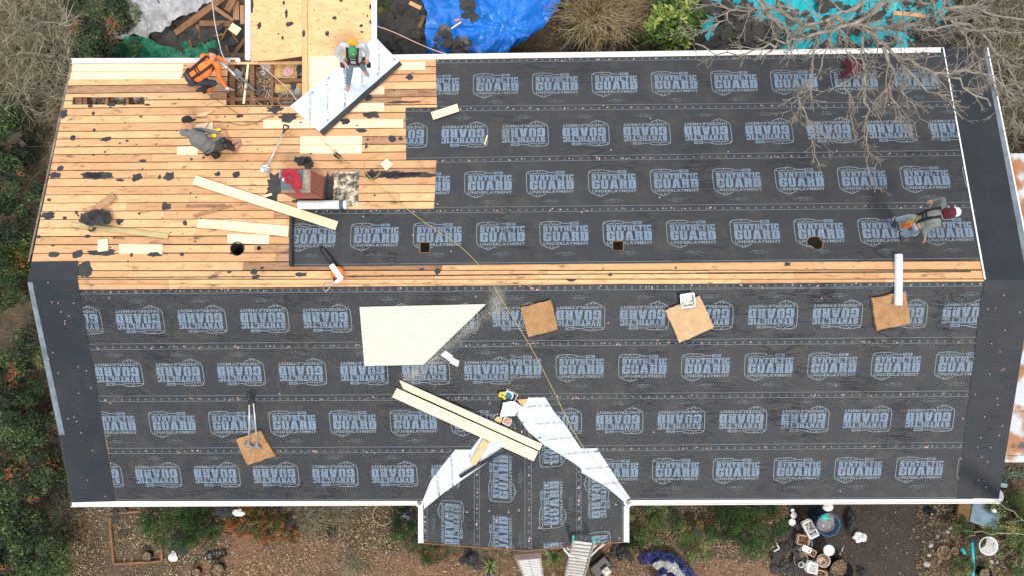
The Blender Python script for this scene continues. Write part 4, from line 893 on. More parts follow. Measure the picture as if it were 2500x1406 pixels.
# black bag on the deck
mb=MB(); q=rough_outline(pxpoly([(247,512),(262,517),(276,517),(284,530),(283,543),(272,551),(250,552),(232,556),(216,549),(205,543),(212,530),(228,520)],'N'),.03,.05,2); grid_sheet(mb,q,'N',.01,.035,lambda x,y:.03+crumple(4,.14,1)(x,y)*.8)
tag(mb.build('tar_paper_heap',M['tar'],None,False),'crumpled black heap of tar paper on the left deck under the old knotty board','tar paper')
mb=MB(); q=rough_outline(pxpoly([(214,556),(240,558),(234,567),(222,568)],'N'),.02,.04,3); grid_sheet(mb,q,'N',.01,.03,crumple(5,.06,2)); tag(mb.build('tar_paper_scrap',M['tar']),'small black tar paper scrap below the narrow greenish batten','tar paper')
mb=MB(); a=P(184,517,'N',.02); b=P(192,529,'N',.02); mb.tube([a,b],[.012,.012],8); mb.tube([P(183,522,'N',.02),P(188,517,'N',.02)],.02,8); tag(mb.build('hammer',M['black']),'small black hammer on the left deck above the tar patches','hammer')
# garments
def garment(name,label,cat,blobs,s,m,seed,base=0.0,zf=None,extra=None,emb=None):
    mb=MB(); pts=rough_outline(ccw([XY(a,b,s) if zf is None else (P(a,b,zf).x,P(a,b,zf).y) for a,b in blobs]),.02,.035,seed)
    sf=s if zf is None else zf; grid_sheet(mb,pts,sf,base,.022,lambda x,y:crumple(5.5,.11,seed)(x,y)+.02)
    o=mb.build(name,m,None,True); return tag(o,label,cat)
M['red']=mat('crimson_fleece',(.38,.025,.045),.9,(.28,.018,.035),9,bump=.4,bscale=25)
M['maroon']=mat('maroon_fleece',(.075,.008,.018),.9,(.05,.006,.012),9,bump=.4,bscale=25)
hd=garment('hoodie','crumpled crimson hoodie with white lettering thrown over the chimney top','hoodie',[(694,432),(700,420),(716,416),(730,420),(738,434),(743,447),(742,464),(736,471),(746,483),(744,486),(733,481),(722,467),(715,455),(701,448),(697,438)],'N',M['red'],4,.055,zt)
mb=MB()
for (px,py,t_,w,an) in ((733,440,'ATX',.1,-70),(735,448,'MTG',.1,-80),(728,454,'13',.06,-10)):
    c=P(px,py,zt,.15)
    for tr in font_word(t_,0,-.02,.02,w,.01): mb.poly([(p.x,p.y,p.z) for p in [c+Matrix.Rotation(R(an),3,'Z')@Vector((X,-Y,0)) for X,Y in tr][::-1]])
mb2=MB(); c=P(693,440,zt,.09); mb2.lathe(c,[(.001,.02),(.03,.02),(.036,.01),(.036,0)],(0,0,1),16); tag(mb2.build('bottle_cap',M['whitep'],None,True),'round white cap resting on the chimney cover beside the hoodie','cap')
garment('sweatshirt','crumpled dark maroon sweatshirt lying under the bare branches at upper right','sweatshirt',[(2052,150),(2066,150),(2088,148),(2096,165),(2095,182),(2086,190),(2068,192),(2046,199),(2040,192),(2052,182),(2060,168),(2050,160)],'N',M['maroon'],8,.03)
# ropes and cords
def cable(name,label,cat,pts,r,m,sub=3):
    p=[P(a,b,s,h) for a,b,s,h in pts]; out=[]
    for i in range(len(p)-1):
        p0,p1,p2,p3=p[max(i-1,0)],p[i],p[i+1],p[min(i+2,len(p)-1)]
        for k in range(sub):
            t=k/sub; out.append(.5*((2*p1)+(p2-p0)*t+(2*p0-5*p1+4*p2-p3)*t*t+(3*p1-p0-3*p2+p3)*t**3))
    out.append(p[-1]); mb=MB(); mb.tube(out,r,6); return tag(mb.build(name,m,None,True),label,cat)
cable('safety_rope','long yellow rope running from the white sheet over the ridge to the porch valley','rope',[(780,333,'N',.03),(795,350,'N',.03),(819,377,'N',.27),(850,402,'N',.03),(885,428,'N',.03),(920,452,'N',.03),(985,505,'N',.04),(1060,560,'N',.05),(1120,600,'N',.06),(1165,643,'N',.06),(1195,683,'S',.07),(1225,730,'S',.05),(1262,790,'S',.04),(1300,853,'S',.04),(1340,930,'S',.04),(1385,1022,'S',.05),(1425,1092,('S','PE'),.06),(1480,1155,('S','PE'),.06),(1532,1218,('S','PE'),.05)],.007,M['ropey'])
cable('rope_coil','loose loop of yellow rope around the dark patches right of the vent pipe','rope',[(925,452,'N',.02),(905,436,'N',.02),(893,420,'N',.02),(889,400,'N',.02),(900,388,'N',.02),(918,386,'N',.02),(932,405,'N',.02),(926,425,'N',.02),(910,438,'N',.02),(896,442,'N',.02)],.006,M['ropey'])
cable('orange_rope','thin orange rope stretched from the north wing over the blue tarp','rope',[(752,0,'WE',.25),(800,22,'WE',.3),(860,45,'WE',.35),(905,60,'WE',.3),(960,79,'WE',.1),(1020,107,'WE',.0),(1065,125,'N',.2),(1098,135,'N',.15)],.009,M['ropeo'])
cable('orange_rope','thin orange rope slanting across the opening with bare rafters','rope',[(598,128,'N',.12),(625,150,'N',.1),(660,180,'N',.08),(700,215,'N',.06),(715,232,'N',.05),(724,247,'N',.04)],.009,M['ropeo'])
cable('power_cord','brown power cord curving from the seated man towards the opening','cord',[(500,320,'N',.1),(507,305,'N',.05),(522,297,'N',.03),(560,301,'N',.02),(590,307,'N',.02),(620,302,'N',.02),(650,288,'N',.02),(680,280,'N',.02)],.007,M['cord'])
cable('thin_cord','thin yellow cord looping on the deck below the opening','cord',[(612,252,'N',.02),(604,270,'N',.02),(612,285,'N',.02),(635,280,'N',.02),(645,262,'N',.02),(632,252,'N',.02)],.005,M['ropey'])
cable('thin_cord','thin dark cord trailing from the man in orange down the deck','cord',[(505,228,'N',.02),(520,240,'N',.02),(545,255,'N',.02),(575,275,'N',.02),(588,283,'N',.02)],.005,M['cord'])
# ============================================================ PEOPLE
def capsule(mb,p0,r0,p1,r1,seg=12):
    p0,p1=Vector(p0),Vector(p1); d=(p1-p0); L=max(d.length,1e-4); d.normalize(); pts=[];rs=[]
    for k in range(4): a=R(88-26*k); pts.append(p0-d*r0*math.sin(a)); rs.append(r0*math.cos(a))
    pts.append(p0);rs.append(r0);pts.append(p1);rs.append(r1)
    for k in range(3,-1,-1): a=R(88-26*k); pts.append(p1+d*r1*math.sin(a)); rs.append(r1*math.cos(a))
    mb.tube(pts,rs,seg)
def blob(name,fn,m,parent,vox=.014,smooth=4):
    mb=MB(); fn(mb); o=mb.build('tmp',m,None,True,org=ORG[parent.name] if parent.name in ORG else Vector((0,0,0)))
    r=o.modifiers.new('r','REMESH'); r.mode='VOXEL'; r.voxel_size=vox; r.use_smooth_shade=True
    s_=o.modifiers.new('s','SMOOTH'); s_.iterations=smooth; s_.factor=.5
    dg=bpy.context.evaluated_depsgraph_get(); me=bpy.data.meshes.new_from_object(o.evaluated_get(dg)); me.name=name
    old=o.data; bpy.data.objects.remove(o); bpy.data.meshes.remove(old)
    if not me.materials: me.materials.append(m)
    ob=bpy.data.objects.new(name,me); C.objects.link(ob); ob.parent=parent; return ob
def hand(mb,w,d,side,pn,sc=1.0,curl=.5):
    """palm with four fingers and a thumb; w wrist, d pointing along the hand, side towards the thumb, pn palm normal"""
    d=Vector(d).normalized(); side=(Vector(side)-d*Vector(side).dot(d)).normalized(); n=d.cross(side).normalized()
    if n.dot(Vector(pn))<0: n=-n
    Q=Matrix((side,n,d)).transposed()
    mb.ball(w+d*.05*sc,(.042*sc,.019*sc,.055*sc),Q,10,8)
    for k,(o,l) in enumerate(((.030,.072),(.010,.082),(-.010,.075),(-.030,.058))):
        b=w+d*.088*sc+side*o*sc; m1=b+(d*math.cos(curl*.6)+n*math.sin(curl*.6))*l*.5*sc+side*o*.15; m2=m1+(d*math.cos(curl*1.6)+n*math.sin(curl*1.6))*l*.5*sc
        capsule(mb,b,.0105,m1,.0098,8); capsule(mb,m1,.0098,m2,.0085,8)
    b=w+d*.03*sc+side*.035*sc; m1=b+(d*.6+side*.7+n*.25).normalized()*.04*sc; m2=m1+(d*.9+side*.1+n*.5).normalized()*.035*sc; capsule(mb,b,.014,m1,.012,8); capsule(mb,m1,.012,m2,.010,8)
def person(label,s,J,shirt,trou,boot,belt=None,pouches=(),gloves=None,knee=None,hip=.155,hand_dir=None,hood=None,harness=None,sleeve=1.0,neck_cloth=None,bulk=1.0):
    j={k:P(v[0],v[1],s,v[2]) for k,v in J.items()}
    loc=P(J['pelvis'][0],J['pelvis'][1],s,J['pelvis'][2]); base=Vector((loc.x,loc.y,zat(s,loc.x,loc.y)))
    t=thing('person',label,'person',tuple(base),'roofers at work')
    up=(j['neck']-j['pelvis']).normalized(); sd_=(j['shR']-j['shL']); sd_=(sd_-up*sd_.dot(up)).normalized(); fr=up.cross(sd_).normalized(); F=Matrix((sd_,fr,up)).transposed()
    hd=(j['head']-j['neck']).normalized(); face=j['face']-j['head']; face=(face-hd*face.dot(hd)).normalized(); hs=hd.cross(face); FH=Matrix((hs,face,hd)).transposed()
    mid=(j['chest']+j['pelvis'])/2
    hipL=j['pelvis']-sd_*.09; hipR=j['pelvis']+sd_*.09
    def body(mb):
        mb.ball(j['chest'],(.15,.095,.2),F); mb.ball(mid,(.13,.085,.18),F); mb.ball(j['pelvis'],(.14,.095,.12),F)
        capsule(mb,j['chest']+up*.1,.07,j['neck'],.055); capsule(mb,j['neck'],.052,j['head']-hd*.04,.052)
        h=j['head']; mb.ball(h+hd*.02,(.075,.095,.105),FH,16,12); mb.ball(h+face*.02-hd*.05,(.055,.07,.06),FH,12,8)
        capsule(mb,h+face*.09-hd*.0,.013,h+face*.108-hd*.028,.015,8)   # nose
        for q in (-1,1): mb.ball(h+hs*.078*q-hd*.012,(.012,.022,.032),FH,8,6); mb.ball(h+face*.083+hs*.032*q+hd*.016,(.016,.012,.009),FH,8,6)
        mb.ball(h+face*.084-hd*.058,(.026,.012,.008),FH,8,6)
        for q,sh,el,ha in ((-1,'shL','elL','haL'),(1,'shR','elR','haR')):
            capsule(mb,j[sh],.048,j[el],.036); capsule(mb,j[el],.036,j[ha],.026)
            dd=(j[ha]-j[el]).normalized()
            hand(mb,j[ha],dd+Vector((0,0,-.15)),-sd_*q+fr*.4,-Vector((0,0,1)),1.0,.7)
        for q,hp,kn,an,to in ((-1,hipL,'knL','anL','toL'),(1,hipR,'knR','anR','toR')):
            capsule(mb,hp,.075,j[kn],.05); capsule(mb,j[kn],.05,j[an],.034); capsule(mb,j[an],.034,j[an]-Vector((0,0,.04)),.03)
    blob('body',body,M['skin'],t,.0085,2)
    def sh(mb):
        mb.ball(j['chest'],(.20*bulk,.145*bulk,.22),F,16,12); mb.ball(mid,(.185*bulk,.135*bulk,.2),F,16,12); mb.ball(j['pelvis']+up*.06,(.18*bulk,.13*bulk,.11),F,16,12); capsule(mb,j['shL'],.075,j['shR'],.075); capsule(mb,j['neck']-up*.06,.085,j['neck'],.062)
        for a,e,h in (('shL','elL','haL'),('shR','elR','haR')):
            capsule(mb,j[a],.077,j[e],.055); capsule(mb,j[e],.055,j[e]+(j[h]-j[e])*.93*sleeve,.04)
            for k in range(3): f=(.25+.22*k); mb.ball(j[a]+(j[e]-j[a])*f+Vector((random.uniform(-.02,.02),random.uniform(-.02,.02),.02)),(.05,.05,.045))
    blob('shirt',sh,shirt,t,.013,3)
    def tr(mb):
        mb.ball(j['pelvis'],(.165,.125,.13),F,16,12)
        for hp,kn,an in ((hipL,'knL','anL'),(hipR,'knR','anR')):
            capsule(mb,hp,.097,j[kn],.072); capsule(mb,j[kn],.072,j[an]+(j[kn]-j[an])*.08,.058)
    blob('trousers',tr,trou,t,.013,3)
    for an,to,kn in (('anL','toL','knL'),('anR','toR','knR')):
        d=(j[to]-j[an]); d=d.normalized(); u=(j[kn]-j[an]).normalized()
        def bo(mb):
            capsule(mb,j[an]+u*.08,.055,j[an]-Vector((0,0,.0)),.052); capsule(mb,j[an]-d*.03-Vector((0,0,.03)),.045,j[an]+d*.12-Vector((0,0,.035)),.046); capsule(mb,j[an]+d*.1-Vector((0,0,.035)),.046,j[an]+d*.19-Vector((0,0,.045)),.036)
        bb=blob('boot',bo,boot[0],t,.011,2)
        so_=MB(); zz=-.078
        cs=[(-.07,.03),(-.03,.048),(.1,.05),(.2,.042),(.235,.015)]; sd2=d.cross(Vector((0,0,1))).normalized()
        ring=[j[an]+d*a+sd2*b+Vector((0,0,zz)) for a,b in cs]+[j[an]+d*a-sd2*b+Vector((0,0,zz)) for a,b in cs[::-1]]
        so_.prism([p-Vector((0,0,.015)) for p in ring],[p+Vector((0,0,.008)) for p in ring]); so_.build('sole',boot[1],bb)
    if belt:
        mb=MB(); n=20; ring=[j['pelvis']+up*.07+sd_*.185*math.cos(2*math.pi*k/n)+fr*.138*math.sin(2*math.pi*k/n) for k in range(n+1)]; mb.tube(ring,.024,8); b=mb.build('tool_belt',belt,t,True)
        for px,py,h,sz,m in pouches:
            c=P(px,py,s,h)
            blob('pouch',lambda q:(q.box(c,sz,0,None,F),q.box(c+up*.05,(sz[0]*.8,sz[1]*.7,sz[2]*.5),0,None,F),capsule(q,c+up*sz[2]*.4,.018,c+up*(sz[2]*.4+.09),.014)),m,t,.012,2)
    if knee:
        for k in knee: blob('knee_pad',lambda q:q.ball(j[k],(.085,.085,.1)),M['black'],t,.012,2)
    if harness:
        mb=MB()
        def over(p,o=.0): return p
        bk=-fr if (-fr).z>fr.z else fr
        for q in (-1,1):
            pts=[j['pelvis']+sd_*q*.10+bk*.13+up*.05,mid+sd_*q*.085+bk*.135,j['chest']+sd_*q*.10+bk*.145,j['neck']+sd_*q*.11+bk*.085-up*.0,j['neck']+sd_*q*.11-bk*.06-up*.05,j['chest']+sd_*q*.1-bk*.145,mid+sd_*q*.09-bk*.13]
            for o_ in (-.022,-.011,.0,.011,.022): mb.tube([p+sd_*o_ for p in pts],.011,6)
        for zz in (.03,.10): mb.tube([j['chest']-up*zz+sd_*x+bk*(.152-abs(x)*.22) for x in (-.12,-.06,0,.06,.12)],.017,6)
        mb.build('harness',harness,t,True)
    return t,j,F,FH,hs,face,hd
def cap_hat(t,j,FH,face,hd,col,brimcol,mark=None,markcol=None,marktxt=''):
    c=j['head']+hd*.045
    mb=MB(); vs=[]; seg=20
    prof=[(.1,-.012),(.104,.0),(.103,.03),(.094,.06),(.07,.085),(.035,.098),(.004,.102)]
    for r,h in prof:
        for k in range(seg): a=2*math.pi*k/seg; vs.append(c+FH@Vector((r*.92*math.cos(a),r*1.08*math.sin(a),h)))
    mb.add(vs,[(i*seg+k,i*seg+(k+1)%seg,(i+1)*seg+(k+1)%seg,(i+1)*seg+k) for i in range(len(prof)-1) for k in range(seg)]+[tuple((len(prof)-1)*seg+k for k in range(seg))])
    for q in range(6):
        a=math.pi*q/3; mb.tube([c+FH@Vector((r*.93*math.cos(a),r*1.09*math.sin(a),h+.001)) for r,h in prof[1:]],.0018,4)
    mb.ball(c+hd*.104,.009); hat=mb.build('cap',col,t,True)
    mb=MB(); n=12; top=[];bot=[]
    for i in range(n+1):
        a=math.pi*i/n; x=math.cos(a)*.085; top.append((x,.085*math.sin(a)**.5*.0+ .075*math.sin(a)+.03,0))
    inner=[FH@Vector((.085*math.cos(math.pi*i/n),.10*math.sin(math.pi*i/n)*1.0,.0)) for i in range(n+1)]
    outer=[FH@Vector((.083*math.cos(math.pi*i/n),.10*math.sin(math.pi*i/n)+.085*math.sin(math.pi*i/n)**.7,-.012-.012*abs(math.cos(math.pi*i/n)))) for i in range(n+1)]
    vs=[c+p for p in inner]+[c+p for p in outer]+[c+p-hd*.006 for p in inner]+[c+p-hd*.006 for p in outer]; m_=n+1
    fs=[(i,i+1,m_+i+1,m_+i) for i in range(n)]+[(2*m_+i,3*m_+i,3*m_+i+1,2*m_+i+1) for i in range(n)]+[(m_+i,m_+i+1,3*m_+i+1,3*m_+i) for i in range(n)]
    mb.add(vs,fs); mb.build('brim',brimcol,hat,True)
    if mark: mb=MB(); [mb.ball(c+FH@Vector(p),(.022,.009,.006),FH) for p in mark]; mb.build('cap_badge',markcol,hat,True)
    return hat
fab=lambda n,c,sc=14,c2=None:mat(n,c,.9,c2,sc,bump=.35,bscale=30)
GREY=fab('grey_cotton',(.17,.165,.165)); LGREY=fab('light_grey_cotton',(.50,.52,.56)); ORG_=fab('orange_shirt',(.80,.22,.05),8,(.68,.17,.04)); SAGE=fab('grey_green_hoodie',(.20,.225,.215))
JEAN=fab('blue_denim',(.10,.17,.25),30,(.17,.24,.32)); JEANL=fab('pale_denim',(.26,.36,.46),30,(.34,.44,.52)); JEAND=fab('dark_denim',(.035,.05,.075),30); BLK=fab('black_cloth',(.018,.018,.02)); KHA=fab('grey_work_trousers',(.12,.11,.10)); BRN=fab('brown_leather',(.09,.045,.035)); TANB=fab('tan_suede',(.42,.24,.17)); TANL=mat('tan_sole',(.35,.26,.18),.8); BLT=fab('dark_boot',(.05,.05,.05)); WSOLE=mat('white_sole',(.7,.68,.62),.7)
MARB=fab('brown_harness_web',(.045,.02,.018)); OGRN=fab('dark_olive_cap',(.022,.026,.018)); GRNC=fab('green_cap_cloth',(.03,.23,.10),10,(.05,.28,.12)); GRN2=fab('brown_green_brim',(.03,.20,.09)); WHT=fab('white_cap_cloth',(.78,.79,.82)); BLUB=fab('blue_brim',(.05,.12,.30)); ORL=fab('orange_leather',(.42,.11,.03)); GOLD=fab('tan_leather',(.38,.24,.07)); HVIS=fab('hi_vis_orange',(.85,.36,.03))
# man in orange shirt, bent over at the opening
t,j,F,FH,hs,face,hd=person('man in an orange shirt and brown harness crouching at the roof opening','N',dict(pelvis=(466,191,.52),chest=(496,170,.70),neck=(517,150,.80),head=(519,135,.86),face=(528,128,.80),shL=(497,140,.74),shR=(531,162,.70),elL=(530,140,.52),haL=(549,150,.38),elR=(535,190,.46),haR=(552,213,.22),knL=(500,190,.42),anL=(474,205,.10),toL=(462,206,.06),knR=(522,204,.34),anR=(496,217,.10),toR=(484,220,.06)),ORG_,JEAND,(BLT,TANL),belt=BLK,pouches=((500,219,.34,(.15,.09,.16),BLK),(510,222,.36,(.08,.05,.1),ORL),(455,183,.58,(.10,.07,.14),BRN)),harness=MARB)
cap_hat(t,j,FH,face,hd,BLK,BLK)
mb=MB(); c=P(552,214,'N',.2)
def glv(q,h='haR',e='elR'):
    d=(j[h]-j[e]).normalized(); q.ball(j[h]+d*.05,(.05,.04,.06))
blob('glove',lambda q:glv(q),fab('white_glove',(.65,.62,.62)),t)
# man in grey shirt, sitting
t,j,F,FH,hs,face,hd=person('man in a grey shirt and black cap sitting with a yellow nail gun','N',dict(pelvis=(516,366,.18),chest=(487,343,.44),neck=(466,317,.66),head=(459,300,.80),face=(474,295,.78),shL=(447,325,.58),shR=(487,335,.56),elL=(490,318,.40),haL=(538,326,.34),elR=(512,349,.36),haR=(538,338,.32),knL=(545,345,.34),anL=(562,350,.10),toL=(578,345,.08),knR=(553,358,.30),anR=(570,365,.10),toR=(582,352,.08)),GREY,fab('dark_work_trousers',(.055,.045,.038)),(TANB,TANL),belt=BLK,pouches=((527,380,.16,(.16,.10,.14),BLK),(506,376,.14,(.12,.08,.1),BLK)),knee=('knR','knL'),bulk=1.2)
cap_hat(t,j,FH,face,hd,OGRN,OGRN,[(.03,-.085,.04),(.02,-.09,.03)],WHT)
# man with green cap, standing
t,j,F,FH,hs,face,hd=person('man in a green cap and blue jeans on the white sheet',('N','WE'),dict(pelvis=(865,152,.90),chest=(861,128,1.20),neck=(861,115,1.40),head=(861,124,1.52),face=(861,145,1.42),shL=(888,113,1.34),shR=(836,113,1.34),elL=(897,131,1.10),haL=(896,146,.98),elR=(822,131,1.10),haR=(838,152,.98),knR=(853,182,.52),anR=(850,205,.11),toR=(848,224,.06),knL=(884,162,.50),anL=(889,170,.11),toL=(898,186,.06)),LGREY,JEAN,(TANB,TANL),belt=BRN,pouches=((893,150,.82,(.13,.08,.18),BRN),(836,160,.80,(.10,.06,.14),BRN),(900,160,.78,(.1,.07,.12),BLK)),harness=MARB)
cap_hat(t,j,FH,face,hd,GRNC,GRN2,[(0,.03,.097),(.02,.028,.096)],M['yellow'])
blob('hood',lambda q:(q.ball(j['neck']-face*.09+hd*.02,(.12,.08,.06),F),q.ball(j['neck']-face*.12,(.10,.07,.06),F)),HVIS,t)
mb=MB(); a=P(842,154,('N','WE'),1.0); b=P(851,168,('N','WE'),1.0); mb.tube([a,b],.011,8); tag(mb.build('carpenter_pencil',M['new'],None),'pale wooden stick held by the man in the green cap','stick')
# man at right walking
t,j,F,FH,hs,face,hd=person('man in a grey hoodie, pale jeans and white cap walking across the dark slope','N',dict(pelvis=(2240,545,.85),chest=(2275,533,1.12),neck=(2303,524,1.28),head=(2325,520,1.36),face=(2345,520,1.22),shL=(2302,505,1.22),shR=(2286,546,1.20),elL=(2301,488,1.0),haL=(2280,492,.90),elR=(2256,563,.98),haR=(2258,580,.86),knL=(2220,532,.50),anL=(2190,537,.10),toL=(2186,548,.06),knR=(2232,570,.48),anR=(2202,572,.10),toR=(2206,592,.06)),SAGE,JEANL,(BLT,WSOLE),belt=GOLD,pouches=((2216,549,.80,(.13,.09,.16),ORL),(2224,543,.86,(.10,.09,.14),GOLD),(2206,552,.72,(.10,.07,.10),ORL)),harness=BLK)
cap_hat(t,j,FH,face,hd,WHT,BLUB)
blob('neck_cloth',lambda q:(q.ball(j['neck']+(j['head']-j['neck'])*.35,(.12,.12,.10),FH),q.ball(j['head']-hd*.02-face*.06,(.10,.09,.11),FH)),fab('maroon_neck_cloth',(.11,.012,.025)),t)
# tools in hand
c=P(530,325,'N',.34); t=thing('nail_gun','yellow nail gun in the hands of the seated man','nail gun',tuple(c))
mb=MB(); capsule(mb,P(518,322,'N',.3),.045,P(536,318,'N',.36),.04); mb.build('body',M['yellow'],t,True)
mb=MB(); mb.lathe(P(524,332,'N',.33),[(.05,-.03),(.055,0),(.05,.03),(.001,.03)],UPN,16); mb.build('magazine',M['yellow'],t,True)
mb=MB(); capsule(mb,P(535,318,'N',.36),.03,P(541,327,'N',.33),.02); mb.build('handle',M['black'],t,True)
t=thing('tear_off_tool','long grey tear off tool with a round head reaching over the roof opening','tool',tuple(P(570,180,'N')))
mb=MB(); a=P(530,142,'N',.42); mb.lathe(a,[(.001,.03),(.06,.03),(.085,.0),(.075,-.04),(.001,-.05)],(0,0,1),20,sc=(1,.8)); mb.build('round_head',M['steel'],t,True)
mb=MB(); mb.tube([a,P(545,160,'N',.40),P(556,168,'N',.38)],[.05,.035,.045],10); mb.tube([P(556,168,'N',.38),P(575,186,'N',.3)],[.03,.03],10); mb.build('shaft',M['alu'],t,True)
mb=MB(); c=P(579,182,'N',.22); Q=Matrix.Rotation(R(-40),3,'Z'); mb.box(c,(.2,.2,.03),0,None,Q); mb.tube([c,P(622,222,'N',.12)],[.028,.024],10); mb.build('lower_bar',mat('grey_steel_bar',(.16,.17,.17),.5),t)
mb=MB(); mb.box(P(634,224,'N',.08),(.13,.13,.06),0,None,Q); mb.build('foot',M['black'],t)
cable('lifeline','thin white metallic lifeline running from the top of the picture to the man in orange','lifeline',[(516,-20,'N',.6),(521,30,'N',.55),(527,70,'N',.5),(536,110,'N',.45),(541,130,'N',.45),(551,150,'N',.4)],.012,M['alu'])
t=plank('scraper','flat grey scraper blade in the gloved hand of the man in orange','scraper',[(538,216),(556,212),(574,221),(545,224)],h=.12,th=.012,m='steel')
# ============================================================ GROUND AND WHAT STANDS OR LIES ON IT
def soil(name,a,b2,c3,sc=3.0):
    m=mat(name,a,.95,b2,sc,bump=.9,bscale=22,detail=10,lo=.38,hi=.62); N=m.node_tree.nodes; L=m.node_tree.links; b=N['Principled BSDF']
    n=N.new('ShaderNodeTexNoise'); n.inputs['Scale'].default_value=26; n.inputs['Detail'].default_value=6; tc=N.new('ShaderNodeTexCoord'); L.new(tc.outputs['Object'],n.inputs['Vector'])
    r=N.new('ShaderNodeMapRange'); r.inputs[1].default_value=.5; r.inputs[2].default_value=.62; L.new(n.outputs[0],r.inputs[0]); x=N.new('ShaderNodeMix'); x.data_type='RGBA'; x.inputs[7].default_value=(*c3,1)
    src=b.inputs['Base Color'].links[0].from_socket; L.new(src,x.inputs[6]); L.new(r.outputs[0],x.inputs[0]); L.new(x.outputs[2],b.inputs['Base Color']); return m
M['soil']=soil('leafy_soil',(.095,.070,.042),(.045,.033,.022),(.15,.11,.065)); M['clay']=soil('red_clay',(.185,.088,.050),(.105,.068,.040),(.22,.145,.09),1.1); M['slab']=soil('dirty_driveway',(.040,.032,.026),(.026,.023,.021),(.07,.05,.035),1.6)
g=MB(); g.poly([(-60,-60,0),(60,-60,0),(60,60,0),(-60,60,0)]); tag(g.build('ground',M['soil']),kind='structure')
def sheet(name,pts,m,off,amp=.12,kind='structure'):
    mb=MB(); q=rough_outline(pxpoly(pts,'G'),amp,.15,3)
    for t in tess(ccw(q)): mb.poly([(x,y,off) for x,y in ccw(t)])
    return tag(mb.build(name,m),kind=kind)
sheet('clay_path',[(430,1318),(560,1300),(760,1310),(880,1330),(960,1345),(1060,1335),(1200,1350),(1260,1340),(1520,1320),(1600,1360),(1760,1355),(1890,1385),(1900,1480),(400,1480),(440,1400),(500,1350)],M['clay'],.005,.35)
sheet('driveway',[(1935,1200),(2345,1200),(2330,1290),(2290,1330),(2250,1400),(2235,1480),(1900,1480),(1915,1380),(1930,1290)],M['slab'],.010,.12)
# fallen leaves and litter
lt=MB(); rd=random.Random(21)
def litter(pts,n,s0,s1,lo,hi,z=.02,ex=0):
    q=pxpoly(pts,'G'); x0,x1=min(p[0] for p in q),max(p[0] for p in q); y0,y1=min(p[1] for p in q),max(p[1] for p in q)
    A=(x1-x0)*(y1-y0)
    for k in range(n):
        x,y=rd.uniform(x0,x1),rd.uniform(y0,y1)
        if noise.noise((x*1.1,y*1.1,5))+rd.random()*.8<ex: continue
        if not clip([(x,y),(x+.01,y),(x,y+.01)],q): continue
        r_=rd.uniform(s0,s1); a=rd.uniform(0,6.28); t1_=rd.uniform(-.6,.6); t2_=rd.uniform(-.6,.6); c,s_=math.cos(a),math.sin(a)
        def V(u,v): return (x+u*c-v*s_,y+u*s_+v*c,z+.012+abs(u*t1_+v*t2_))
        lt.poly([V(-r_,0),V(0,-r_*.45),V(r_,0),V(0,r_*.45)],0,rd.uniform(lo,hi))
litter([(-40,-40),(330,-40),(180,170),(60,680),(180,1240),(260,1450),(-40,1450)],15000,.02,.05,0,.8)
litter([(180,1225),(1035,1225),(1035,1450),(180,1450)],15000,.015,.04,.1,1,ex=.2)
litter([(1030,1330),(1540,1330),(1930,1300),(1930,1450),(1030,1450)],7500,.015,.04,.1,1,ex=.25)
litter([(1530,1225),(1930,1225),(1930,1340),(1530,1340)],3500,.015,.04,.1,.9)
litter([(1930,1225),(2345,1225),(2300,1450),(1900,1450)],380,.012,.035,.2,1,ex=.3)
litter([(2240,1225),(2560,1100),(2560,1450),(2230,1450)],5000,.02,.05,0,.8)
litter([(1330,-40),(1720,-40),(1720,140),(1230,150)],4500,.02,.05,.0,.55)
litter([(2290,-40),(2600,-40),(2600,420),(2380,420)],6000,.02,.05,0,.8)
M['litter']=palette('fallen_leaves',[(0,(.045,.026,.016)),(.3,(.11,.07,.035)),(.6,(.20,.14,.075)),(.85,(.32,.25,.15)),(1,(.5,.43,.31))])
tag(lt.build('fallen_leaves',M['litter']),'brown fallen leaves scattered over the yard','leaves',kind='stuff')
# ------------------------------------------------------------ tarps
def cloth(name,c1,c2,rough=.4,sc=4,bump=.25): return mat(name,c1,rough,c2,sc,bump=bump,bscale=12,detail=6)
def tarp(name,label,pts,m,seed,h,amp,sc=1.6,step=.055,base=.02,s='G',fold=None):
    mb=MB(); q=rough_outline(pxpoly(pts,s),.06,.1,seed); x0=sum(p[0] for p in q)/len(q); y0=sum(p[1] for p in q)/len(q); mr=max(math.dist((x0,y0),p) for p in q)
    cf=crumple(sc,amp,seed)
    if fold:
        fc=P(fold[0],fold[1],s,h); base_cf=cf
        def cf(x,y):
            a=math.atan2(y-fc.y,x-fc.x); r_=math.hypot(x-fc.x,y-fc.y); w=abs(((a*fold[2]+.6*noise.noise((x*.8,y*.8,2)))%1)-.5)*2
            return base_cf(x,y)+fold[3]*min(1,r_*1.2)*w+fold[3]*.35*abs(((a*fold[2]*2.3+.8*noise.noise((x,y,8)))%1)-.5)
    grid_sheet(mb,q,s,base,step,lambda x,y:max(0,1-(math.dist((x,y),(x0,y0))/mr)**2)*h+cf(x,y))
    return tag(mb.build(name,m,None,False),label,'tarp')
M['tgrey']=cloth('grey_tarp',(.40,.40,.42),(.32,.32,.34)); M['tgreen']=cloth('green_tarp',(.02,.22,.11),(.012,.15,.08)); M['tblue']=cloth('blue_tarp',(.008,.17,.62),(.005,.11,.45),.38,2,.08); M['tteal']=cloth('teal_tarp',(.01,.42,.48),(.01,.30,.36),.45); M['tnavy']=cloth('navy_tarp',(.010,.018,.095),(.008,.012,.06),.4); M['tsilver']=cloth('silver_tarp',(.33,.34,.33),(.24,.25,.24),.35)
